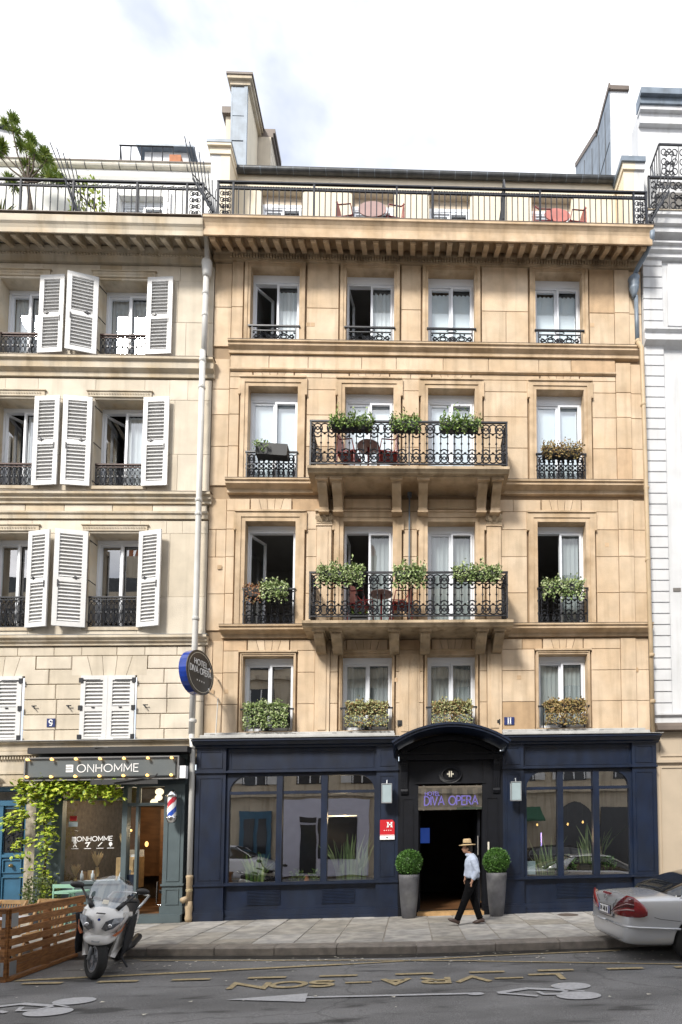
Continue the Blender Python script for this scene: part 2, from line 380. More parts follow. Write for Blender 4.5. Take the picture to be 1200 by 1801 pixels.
def tag(o, label, cat, group=None, kind=None):
    o['label'] = label; o['category'] = cat
    if group: o['group'] = group
    if kind: o['kind'] = kind
    return o
def thing(name, label, cat, loc=(0,0,0), group=None, rotz=0.0):
    """Empty at the thing's base. Children are given in world coordinates relative to it (see at())."""
    o = bpy.data.objects.new(name, None); COL.objects.link(o); o.location = loc; o.rotation_euler = (0, 0, rotz)
    o.empty_display_size = .2
    return tag(o, label, cat, group)
def struct(o): o['kind'] = 'structure'; return o
def kids(o): return [c for c in bpy.data.objects if c.parent == o]
CH = {}
def copy_tree(o, parent=None):
    c = o.copy(); COL.objects.link(c); c.parent = parent
    for ch in list(o.children): copy_tree(ch, c)
    return c
def inst(me, name, parent, loc, kind=None):
    o = bpy.data.objects.new(name, me); COL.objects.link(o); o.parent = parent; o.location = loc
    if kind: o['kind'] = kind
    return o
def arc(cx, cz, rx, rz, a0, a1, n=8): return [(cx+rx*math.cos(rad(a0+(a1-a0)*i/n)), cz+rz*math.sin(rad(a0+(a1-a0)*i/n))) for i in range(n+1)]

# ---------------------------------------------------------------- stroke lettering
def glyph(ch):
    G = {
     'A': (.80, [[(0,0),(.4,1),(.8,0)], [(.14,.33),(.66,.33)]]),
     'B': (.60, [[(0,0),(0,1),(.32,1)]+arc(.32,.76,.24,.24,90,-90)+[(0,.52)], [(.32,.52)]+arc(.32,.26,.28,.26,90,-90)+[(0,0)]]),
     'C': (.75, [arc(.45,.5,.45,.5,50,310,14)]),
     'D': (.72, [[(0,0),(0,1),(.25,1)]+arc(.25,.5,.45,.5,90,-90,12)+[(0,0)]]),
     'E': (.55, [[(.55,1),(0,1),(0,0),(.55,0)], [(0,.52),(.48,.52)]]),
     'F': (.52, [[(.52,1),(0,1),(0,0)], [(0,.52),(.45,.52)]]),
     'H': (.66, [[(0,0),(0,1)], [(.66,0),(.66,1)], [(0,.52),(.66,.52)]]),
     'I': (.04, [[(.02,0),(.02,1)]]),
     'L': (.50, [[(0,1),(0,0),(.5,0)]]),
     'M': (.85, [[(0,0),(0,1),(.42,.25),(.85,1),(.85,0)]]),
     'N': (.68, [[(0,0),(0,1),(.68,0),(.68,1)]]),
     'O': (.95, [arc(.475,.5,.475,.5,0,360,20)]),
     'P': (.56, [[(0,0),(0,1),(.28,1)]+arc(.28,.74,.26,.26,90,-90)+[(0,.48)]]),
     'R': (.60, [[(0,0),(0,1),(.28,1)]+arc(.28,.74,.26,.26,90,-90)+[(0,.48)], [(.28,.48),(.6,0)]]),
     'S': (.55, [arc(.28,.74,.26,.26,20,250,10)+arc(.28,.24,.27,.25,100,-160,10)[1:]]),
     'T': (.60, [[(0,1),(.6,1)], [(.3,1),(.3,0)]]),
     'V': (.72, [[(0,1),(.36,0),(.72,1)]]),
     'W': (.95, [[(0,1),(.24,0),(.47,.9),(.7,0),(.95,1)]]),
     '1': (.26, [[(0,.8),(.22,1),(.22,0)]]),
     '|': (.30, [[(.15,0),(.15,1)], [(.03,0),(.27,0)], [(.03,1),(.27,1)]]),
     '9': (.60, [arc(.3,.70,.26,.28,0,360,14), [(.56,.72),(.55,.32),(.42,.03),(.12,.03)]]),
     '4': (.60, [[(.45,0),(.45,1),(0,.3),(.6,.3)]]), '8': (.55, [arc(.27,.75,.22,.24,0,360,12), arc(.27,.26,.27,.26,0,360,12)]),
     '6': (.55, [[(.45,1),(.1,.5)]+arc(.27,.28,.27,.28,150,510,12)]), '.': (.1, [[(.0,.45),(.1,.45),(.1,.55),(0,.55),(0,.45)]]),
     ' ': (.35, []),
    }
    return G[ch]
def ribbon(M, pts, w, P, d=.006):
    """flat stroke with thickness; P maps (a, b, c) to a point"""
    n = len(pts)
    if n < 2: return
    closed = abs(pts[0][0]-pts[-1][0])+abs(pts[0][1]-pts[-1][1]) < 1e-6 and n > 3
    Lf, Rt = [], []
    q = pts[:-1] if closed else pts; m = len(q)
    for i in range(m):
        a = q[i-1] if (closed or i > 0) else q[i]; b = q[(i+1) % m] if (closed or i < m-1) else q[i]
        c = q[i]
        def nrm(p1, p2):
            dx, dz = p2[0]-p1[0], p2[1]-p1[1]; l = math.hypot(dx, dz) or 1; return (-dz/l, dx/l)
        n1 = nrm(a, c) if a != c else nrm(c, b); n2 = nrm(c, b) if b != c else n1
        mx, mz = n1[0]+n2[0], n1[1]+n2[1]; l = math.hypot(mx, mz)
        if l < .35: mx, mz = n1; k = 1
        else: mx, mz = mx/l, mz/l; k = min(1/max(.3, mx*n1[0]+mz*n1[1]), 2.2)
        Lf.append((c[0]+mx*w/2*k, c[1]+mz*w/2*k)); Rt.append((c[0]-mx*w/2*k, c[1]-mz*w/2*k))
    for i in range(m if closed else m-1):
        j = (i+1) % m
        a = [Lf[i], Rt[i], Rt[j], Lf[j]]
        M.add([P(x, z, d) for x, z in a]+[P(x, z, 0) for x, z in a], [(0,1,2,3),(0,4,5,1),(1,5,6,2),(2,6,7,3),(3,7,4,0)])
def letters(M, s, h, w, o, U=(1,0,0), V=(0,0,1), Nn=(0,-1,0), sx=1.0, gap=.22, d=.006, align='c'):
    o, U, V, Nn = Vector(o), Vector(U), Vector(V), Vector(Nn)
    tot = sum(glyph(c)[0]*sx+gap for c in s)-gap; x = -tot/2 if align == 'c' else 0
    for c in s:
        gw, strokes = glyph(c)
        for st in strokes:
            ribbon(M, [((x+a*sx)*h, b*h) for a, b in st], w, lambda a, b, e: o+U*a+V*b+Nn*e, d)
        x += gw*sx+gap
    return M
def text(name, s, h, w, o, material, parent, **k):
    return letters(MB(), s, h, w, o, **k).build(name, material, parent)
# ================================================================ GROUND
def build_ground():
    M = MB()
    xs = [-60, -20, -10, -5, 0, 5, 10, 20, 60]; ys = [-40, -12, -8, -3.2, 0, 10, 60]
    M.add([(x, y, 0) for y in ys for x in xs], [(j*9+i, j*9+i+1, (j+1)*9+i+1, (j+1)*9+i) for j in range(6) for i in range(8)])
    road = struct(M.build('road', 'asphalt'))
    # kerb line, slightly bowed
    KP = [(-30, -2.6), (-8.6, -2.75), (-4.2, -3.07), (-1.9, -3.36), (-.2, -3.5), (2.4, -3.47), (7, -3.4), (30, -3.3)]
    def ky(x):
        for (a, b), (c, d) in zip(KP, KP[1:]):
            if a <= x <= c: return b+(d-b)*(x-a)/(c-a)
    M = MB(); n = len(KP)
    vs = [(x, y+.03, .120) for x, y in KP]+[(x, .02, .120) for x, y in KP]+[(x, y+.03, -.02) for x, y in KP]
    M.add(vs, [(i, i+1, n+i+1, n+i) for i in range(n-1)]+[(2*n+i, 2*n+i+1, i+1, i) for i in range(n-1)])
    pv = struct(M.build('pavement', 'joint_light'))
    # kerb stones, then slabs in strips square to the facade
    r = random.Random(4); x = -9.2
    while x < 7.6:
        w = r.uniform(.85, 1.25)
        M = MB(); x1 = x+w-.012
        ya, yb = ky(x), ky(x1); g = .30
        h = .128+r.uniform(-.004, .004)
        v = [(x,ya,-.01),(x1,yb,-.01),(x1,yb,h-.02),(x,ya,h-.02),(x+.004,ya+.02,h),(x1-.004,yb+.02,h),(x1-.004,yb+g,h),(x+.004,ya+g,h)]
        v = [(a-x, b, c) for a, b, c in v]
        M.add(v, [(0,1,2,3),(3,2,5,4),(4,5,6,7),(0,3,4,7),(1,6,5,2)])
        M.build('kerb_stone', 'granite_kerb', pv, (x, 0, 0)); x += w
    x = -9.2
    while x < 7.4:
        w = r.uniform(.46, .78); y = -.03
        lim = lambda q: ky(q)+.312
        first = True
        while True:
            d = r.uniform(.55, .98)
            if first: d *= r.uniform(.4, 1)
            first = False
            y1 = y-d; last = y1 < lim(x+w/2)+.28
            xa, xb = x+.007, x+w-.007
            a0, b0 = (lim(xa), lim(xb)) if last else (y1+.012, y1+.012+r.uniform(-.004,.004))
            z = .130+r.uniform(-.004, .004); c = .006
            M = MB(); v = [(xa,a0,.10),(xb,b0,.10),(xb,y,.10),(xa,y,.10),(xa+c,a0+c,z),(xb-c,b0+c,z),(xb-c,y-c,z),(xa+c,y-c,z)]
            M.add([(p-x, q, s) for p, q, s in v], [(4,5,6,7),(0,1,5,4),(1,2,6,5),(2,3,7,6),(3,0,4,7)])
            M.build('paving_slab', 'slate_pave', pv, (x, 0, 0))
            if last: break
            y = y1
        x += w
    # gutter
    M = MB(); vs = []
    for x, y in KP: vs += [(x, y-.24, .004), (x, y+.05, .006)]
    M.add(vs, [(2*i, 2*i+2, 2*i+3, 2*i+1) for i in range(n-1)]); struct(M.build('gutter', 'gutter_wet'))
    # painted markings
    def line(name, a, b, w, m='yellow_line', z=.009, wob=0):
        a, b = Vector((*a, 0)), Vector((*b, 0)); t = (b-a).normalized(); s = Vector((-t.y, t.x, 0))
        M = MB(); k = max(1, int((b-a).length/.25)); vs = []
        rr = random.Random(int(a.x*100))
        for i in range(k+1):
            p = a.lerp(b, i/k); q = 1-.18*rr.random()
            vs += [tuple(p-s*w/2*q+Vector((0,0,z))), tuple(p+s*w/2*q+Vector((0,0,z)))]
        M.add(vs, [(2*i, 2*i+2, 2*i+3, 2*i+1) for i in range(k)])
        return struct(M.build(name, m))
    line('yellow_bay_line', (-3.92, -3.44), (-.97, -3.84), .055)
    line('yellow_bay_line', (-.97, -3.84), (.92, -4.14), .05, z=.013)
    line('yellow_bay_line', (.92, -4.14), (3.6, -4.70), .055)
    line('yellow_bay_line', (-4.96, -4.53), (-2.41, -4.28), .10)
    line('yellow_bay_line', (-2.41, -4.28), (-.93, -4.12), .09, z=.013)
    line('yellow_bay_line', (-.93, -4.12), (1.04, -3.83), .06)
    line('yellow_bay_line', (1.04, -3.83), (3.06, -3.70), .055, z=.013)
    for xa, xb in ((-4.75,-4.26),(-3.83,-3.34),(-2.93,-2.46),(-2.0,-1.53),(-1.12,-.65),(-.18,.29),(.74,1.18),(1.6,2.05),(2.47,2.93),(3.33,3.8),(4.2,4.7)):
        line('yellow_dash', (xa, -4.745-.016*(xa+4)), (xb, -4.745-.016*(xb+4)), .085, z=.015)
    # LIVRAISON, meant to be read from the carriageway's other side: turned by half a turn
    M = MB(); xs = [(-2.1,-1.65,'N'),(-1.64,-1.2,'O'),(-1.19,-.87,'S'),(-.79,-.42,'I'),(-.35,.02,'A'),(.11,.48,'R'),(.53,.97,'V'),(.98,1.38,'I'),(1.41,1.83,'L')]
    for xa, xb, ch in xs:
        gw, st = glyph(ch); w = xb-xa-.06; c = (xa+xb)/2; sx = w/gw if gw > .2 else 1
        for s in st:
            if ch == 'I': pts = [(c+w/2, -.13), (c-w/2, -.13)]; ribbon(M, pts, .052, lambda a, b, e: (a, -5.03+b, .010+e), .004)
            else: ribbon(M, [(c+(gw/2-a)*sx, -b*.26) for a, b in s], .070, lambda a, b, e: (a, -5.03+b, .010+e), .004)
    struct(M.build('road_lettering', 'yellow_line'))
    # arrow pointing left
    M = MB(); M.add([(-1.96,-5.74,.011),(-1.09,-5.92,.011),(-1.12,-5.58,.011)], [(0,1,2)]); M.add([(-1.11,-5.775,.0115),(.73,-5.825,.0115),(.73,-5.765,.0115),(-1.11,-5.715,.0115)], [(0,1,2,3)])
    struct(M.build('painted_arrow', 'white_line'))
    def bike(x0, name):
        M = MB()
        def ell(cx, cy, rx, ry, z): M.add([(cx+rx*math.cos(2*math.pi*k/26), cy+ry*math.sin(2*math.pi*k/26), z) for k in range(26)], [tuple(range(26))])
        ell(x0, -5.60, .22, .145, .011); ell(x0-.03, -5.995, .235, .15, .011)
        rb = lambda pts, w, z: ribbon(M, pts, w, lambda a, b, e: (a, b, z+e), .001)
        rb([(x0-.85,-5.80),(x0-.5,-5.66),(x0-.12,-5.78)], .075, .012); rb([(x0-.85,-5.81),(x0-.62,-5.90),(x0-.46,-5.98)], .055, .0125)
        rb([(x0-.42,-5.80),(x0-.38,-5.92),(x0-.2,-5.93),(x0-.1,-5.8)], .045, .013); rb([(x0-.15,-5.72),(x0+.08,-5.84)], .03, .0135)
        ell(x0-1.09, -5.81, .09, .055, .011)
        struct(M.build(name, 'white_line'))
    bike(1.80, 'painted_bicycle'); bike(-3.62, 'painted_bicycle')
    M = MB(); M.lathe([(.205,.128),(.205,.137),(.195,.139),(.02,.137)], (3.16, -.62, 0), 24); mh = M.build('manhole_cover', 'zinc_brown')
    tag(mh, 'round brown manhole cover set in the pavement under the right hotel window', 'manhole cover')
    # scraps of litter and leaves
    M = MB(); rr = random.Random(9)
    for i in range(150):
        x, y = rr.uniform(-4.5, 3.5), -3.62-abs(rr.gauss(0, .35)) if rr.random() < .75 else rr.uniform(-6.3, -3.6)
        s = rr.uniform(.008, .028); a = rr.uniform(0, 6)
        M.add([(x+s*math.cos(a+k*2.1)*(1+.4*rr.random()), y+s*math.sin(a+k*2.1), .017+.004*rr.random()) for k in range(3)], [(0,1,2)])
    o = M.build('litter_scraps', 'letter_cream'); tag(o, 'tiny pale scraps of litter along the gutter', 'litter', kind='stuff')
build_ground()

# ================================================================ FACADE HELPERS
def stone_block(parent, x0, x1, z0, z1, y, m, depth=.05, c=.006, g=.0045):
    if m in ('stone_gold', 'stone_pale') and R.random() < .06: m += '_repair'
    M = MB(); w, h = x1-x0, z1-z0
    v = [(g+c,0,g+c),(w-g-c,0,g+c),(w-g-c,0,h-g-c),(g+c,0,h-g-c),(g,c,g),(w-g,c,g),(w-g,c,h-g),(g,c,h-g),(g,depth,g),(w-g,depth,g),(w-g,depth,h-g),(g,depth,h-g)]
    M.add(v, [(0,1,2,3),(4,5,1,0),(5,6,2,1),(6,7,3,2),(7,4,0,3),(8,9,5,4),(9,10,6,5),(10,11,7,6),(11,8,4,7)])
    return M.build('stone_block', m, parent, (x0, y, z0))
def ashlar(parent, x0, x1, zs, y, m, r, wmin=.6, wmax=1.2, **k):
    """courses given by their heights zs"""
    for z0, z1 in zip(zs, zs[1:]):
        w = x1-x0; n = max(1, int(round(w/r.uniform(wmin, wmax)))); cuts = [0]+sorted(min(.93, max(.07, (i+r.uniform(-.22, .22))/n)) for i in range(1, n))+[1]
        for a, b in zip(cuts, cuts[1:]): stone_block(parent, x0+a*w, x0+b*w, z0, z1, y+r.uniform(-.002, .002), m, **k)
def voussoirs(parent, xc, w, z0, z1, y, m, n=5, lean=.16, depth=.05):
    """splayed lintel stones above an opening of width w"""
    for i in range(n):
        a0, a1 = -w/2+w*i/n, -w/2+w*(i+1)/n; t0, t1 = a0*(1+lean*2), a1*(1+lean*2); g = .005
        M = MB(); q0, q1 = (t0 if i == 0 else a0), (t1 if i == n-1 else a1); M.prism([(q0+g, .003), (q1-g, .003), (t1-g, z1-z0-.003), (t0+g, z1-z0-.003)], 0, depth)
        M.build('stone_block', m, parent, (xc, y, z0))
def profile(parent, name, x0, x1, pts, m, label=None):
    """moulding: (y, z) section run along x, closed at the wall"""
    M = MB(); M.prism(pts, x0, x1, 'x'); return M.build(name, m, parent, label=label)
def cas(M, o, U, w, h, t=.05, st=.046):
    V, Wd = (0,0,1), Vector(U).cross(Vector((0,0,1)))*-1
    M.obox(o, U, V, Wd, 0, w, 0, st, 0, t); M.obox(o, U, V, Wd, 0, w, h-st, h, 0, t)
    M.obox(o, U, V, Wd, 0, st, st, h-st, 0, t); M.obox(o, U, V, Wd, w-st, w, st, h-st, 0, t)
def window(parent, x0, x1, z0, z1, openl=0, openr=0, back='curtain', gl='glass_upper', yf=.20, box=.13, frame='pvc_white', blind_h=None, room='interior_grey', drape=0):
    """white two-leaf window in a deep stone reveal. openl / openr: degrees the leaf is swung inwards"""
    M = MB(); f = .042; zt = z1-box
    M.box(x0, x1, yf-.01, yf+.09, zt, z1); M.box(x0, x0+f, yf, yf+.09, z0, zt); M.box(x1-f, x1, yf, yf+.09, z0, zt)
    M.box(x0+f, x1-f, yf, yf+.09, zt-.03, zt); M.box(x0+f, x1-f, yf, yf+.09, z0, z0+.06)
    W = M.build('window', frame, parent)
    a, b = x0+f, x1-f; mid = (a+b)/2; zb, zh = z0+.06, zt-.03
    for side, ang in ((-1, openl), (1, openr)):
        w = mid-a; t = rad(ang)
        if side < 0: o = (a, yf+.03, zb); U = Vector((math.cos(t), math.sin(t), 0))
        else: o = (b, yf+.03, zb); U = Vector((-math.cos(t), math.sin(t), 0))
        C = MB(); cas(C, o, U, w, zh-zb); C.build('casement', frame, W)
        G = MB(); oo = Vector(o)+Vector((-U.y*side*0, 0, 0)); n = Vector((0,0,1)).cross(U); n = n if n.y > 0 else -n
        q = [oo+U*.05+Vector((0,0,.05))+n*.025, oo+U*(w-.05)+Vector((0,0,.05))+n*.025, oo+U*(w-.05)+Vector((0,0,zh-zb-.05))+n*.025, oo+U*.05+Vector((0,0,zh-zb-.05))+n*.025]
        G.add(q, [(0,1,2,3)]); G.build('pane', gl, W)
        if back and not ang:
            K = MB(); cx0, cx1 = (a+.04, mid-.01) if side < 0 else (mid+.01, b-.04); nseg = 14; vs = []
            ztop = zh if blind_h is None else zh-.07  # ragged gap shaped at the top imitates a dark cornice reflected in the pane
            for i in range(nseg+1):
                xx = cx0+(cx1-cx0)*i/nseg; yy = yf+(.10 if back == 'blind' or blind_h else .125)+(.012*math.sin(i*1.9+x0) if back != 'blind' else 0)
                vs += [(xx, yy, zb), (xx, yy, ztop-(.02*(i % 3) if blind_h else 0))]
            K.add(vs, [(2*i, 2*i+2, 2*i+3, 2*i+1) for i in range(nseg)]); K.build('curtain', back, W)
    K = MB(); d = 2.2; X0, X1, Y0, Y1, Z0, Z1 = x0-.25, x1+.25, yf+.10, yf+.10+d, z0-.02, z1+.12
    K.add([(X0,Y0,Z0),(X1,Y0,Z0),(X1,Y1,Z0),(X0,Y1,Z0),(X0,Y0,Z1),(X1,Y0,Z1),(X1,Y1,Z1),(X0,Y1,Z1)], [(0,1,2,3),(4,7,6,5),(1,5,6,2),(2,6,7,3),(3,7,4,0)])
    K.add([(X0,Y0,Z0),(x0,Y0,Z0),(x0,Y0,Z1),(X0,Y0,Z1),(x1,Y0,Z0),(X1,Y0,Z0),(X1,Y0,Z1),(x1,Y0,Z1)], [(0,1,2,3),(4,5,6,7)])
    K.build('room_lining', room, W)
    return W
def wall_bands(parent, name, x0, x1, bands, m, y0=.05, y1=.22):
    """bands: list of (z0, z1, [(xa, xb, za, zb) openings])"""
    M = MB()
    for z0, z1, ops in bands:
        if not ops: M.box(x0, x1, y0, y1, z0, z1); continue
        ops = [(p-.055, q+.055, s-.015, t+.055) for p, q, s, t in ops]
        za, zb = ops[0][2], ops[0][3]
        if za > z0: M.box(x0, x1, y0, y1, z0, za)
        if zb < z1: M.box(x0, x1, y0, y1, zb, z1)
        e = [x0]+[q for o in ops for q in (o[0], o[1])]+[x1]
        for a, b in zip(e[0::2], e[1::2]):
            if b > a: M.box(a, b, y0, y1, za, zb)
    return M.build(name, m, parent)
def surround(parent, x0, x1, z0, z1, w, top, ear, m, y=-.035, inner=.03):
    """moulded stone architrave: two steps, with ears near the head"""
    M = MB(); o = w; yi = y+.018
    M.box(x0-o, x0-o*.45, y, .06, z0, z1+top*.45); M.box(x1+o*.45, x1+o, y, .06, z0, z1+top*.45)
    M.box(x0-o, x1+o, y, .06, z1+top*.45+.001, z1+top)
    M.box(x0-o*.45-.001, x0, yi, .23, z0, z1+top*.45); M.box(x1, x1+o*.45+.001, yi, .23, z0, z1+top*.45)
    M.box(x0+.001, x1-.001, yi, .06, z1, z1+top*.45-.001)
    M.box(x0-o-.03, x1+o+.03, y-.025, .05, z1+top, z1+top+.035)
    if ear:
        for s, e in ((-1, x0-o), (1, x1+o)):
            a, b = (e-.045, e+.001) if s < 0 else (e-.001, e+.045)
            M.box(a, b, y-.004, .05, z1-.17, z1+top-.001); M.box(a, b, y-.02, .05, z1-.21, z1-.171)
    return M.build('window_surround', m, parent)
def foliage(name, center, half, n, size, m, parent=None, r=R, drape=None, ell=True, up=.4, loc=None):
    """leaf clusters spread through a box or ellipsoid"""
    M = MB(); cx, cy, cz = center; c = loc or center
    k = 0
    while k < n:
        u = [r.uniform(-1, 1) for _ in range(3)]
        if ell and u[0]**2+u[1]**2+u[2]**2 > 1: continue
        l = math.sqrt(sum(q*q for q in u)) or 1
        if ell and l < .55 and r.random() < .75: continue
        p = Vector((cx-c[0]+u[0]*half[0], cy-c[1]+u[1]*half[1], cz-c[2]+u[2]*half[2]))
        d = Vector((u[0]*.6+r.gauss(0,.5), u[1]*.6+r.gauss(0,.5)-.2, r.gauss(up, .5))).normalized()
        M.leaf(p, d, Vector((r.gauss(0,.6), r.gauss(0,.6)-.4, 1)).normalized(), size*r.uniform(.6, 1.4), size*r.uniform(.45, .8)); k += 1
    return M.build(name, m, parent, c)

# ---- ironwork
def scroll(M, x, z, s, fl=1, vz=1, r=.009, y=0, turns=1.35, n=11):
    pts = []
    for i in range(n+1):
        t = i/n; a = t*turns*2*math.pi; q = s*(1-t*.72)
        pts.append((x+fl*(q*math.sin(a)), y, z+vz*(s-q*math.cos(a))))
    M.tube(pts, r, 4)
def circ(M, x, z, rx, rz, r=.009, y=0, a0=0, a1=360, n=12):
    pts = [(x+rx*math.cos(rad(a0+(a1-a0)*i/n)), y, z+rz*math.sin(rad(a0+(a1-a0)*i/n))) for i in range(n+1)]
    if a1-a0 == 360: M.tube(pts[:-1], r, 4, close=True)
    else: M.tube(pts, r, 4)
def balustrade_unit(w, H):
    """cast-iron unit: interlaced rings above and below, knobbed balusters between"""
    M = MB(); r = .0138; zt, zb = H-.26, .25
    for s, z0 in ((1, zt), (-1, zb)):
        zc = z0+s*.12
        circ(M, w/2, zc, w*.33, .10, r); circ(M, 0, zc, w*.33, .10, r, a0=-90, a1=90); circ(M, w, zc, w*.33, .10, r, a0=90, a1=270)
        circ(M, w/2, zc, .03, .035, r*.9, n=8)
        circ(M, w/2, z0+s*.0, w*.25, .07, r, a0=0 if s < 0 else 180, a1=180 if s < 0 else 360, n=8)
        for x in (0, w/2, w):
            M.box(x-.022, x+.022, -.01, .01, zc-s*.115-.014, zc-s*.115+.014)
        M.tube([(w*.25,0,zc-s*.09),(w*.25,0,zc),(w*.25-.03,0,zc+.04)], r*.8, 4); M.tube([(w*.75,0,zc-s*.09),(w*.75,0,zc),(w*.75+.03,0,zc-.04)], r*.8, 4)
    for x in (w*.25, w*.75):
        h = zt-zb
        M.lathe([(.008,zb-.03),(.011,zb+.02),(.024,zb+.045),(.011,zb+.07),(.009,zb+h*.35),(.012,zb+h*.45),(.026,zb+h*.5),(.012,zb+h*.55),(.009,zb+h*.65),(.011,zt-.07),(.022,zt-.045),(.011,zt-.02),(.008,zt+.03)], (x,0,0), 6)
    return M.mesh('ironwork_panel', 'iron_black')
def oval_unit(w, H):
    """small panel of paired ovals, for the left building's guards"""
    M = MB(); r = .009
    M.tube([(0,0,0),(0,0,H)], .010, 4)
    for x in (w*.5,):
        circ(M, x, H*.34, w*.30, H*.20, r); circ(M, x, H*.66, w*.30, H*.15, r); circ(M, x, H*.5, w*.2, .03, r, n=8)
        circ(M, x, H*.90, w*.36, H*.07, r, n=8); circ(M, x, H*.07, w*.40, H*.07, r, n=8)
        M.box(x-.014, x+.014, -.012, .012, H*.47, H*.53); M.tube([(x,0,H*.16),(x,0,H*.5),(x,0,H*.83)], .007, 4)
    return M.mesh('ironwork_panel', 'iron_black')
def scroll_panel(w, H, m='iron_black'):
    """flat guard with mirrored scrolls round a rosette"""
    M = MB(); r = .0155; c = w/2
    circ(M, c, H*.45, .05, .06, r); circ(M, c, H*.45, .022, .025, r, n=8)
    for s in (-1, 1):
        M.tube([(c+s*a*w, 0, b*H) for a, b in ((.05,.25),(.13,.62),(.22,.78),(.31,.62),(.36,.42),(.43,.30),(.46,.5))], r, 4)
        M.tube([(c+s*a*w, 0, b*H) for a, b in ((.05,.66),(.13,.30),(.22,.15),(.31,.30),(.36,.5),(.43,.68))], r, 4)
        circ(M, c+s*w*.22, H*.46, w*.07, H*.16, r, n=9); circ(M, c+s*w*.40, H*.5, w*.04, H*.12, r, n=8)
        for a, b in ((.1,.1),(.27,.9),(.33,.1),(.17,.9),(.45,.85)): M.tube([(c+s*a*w,0,b*H),(c+s*(a+.03)*w,0,b*H+.02*(1 if b < .5 else -1))], r*1.2, 4)
    return M.mesh('ironwork_panel', m)
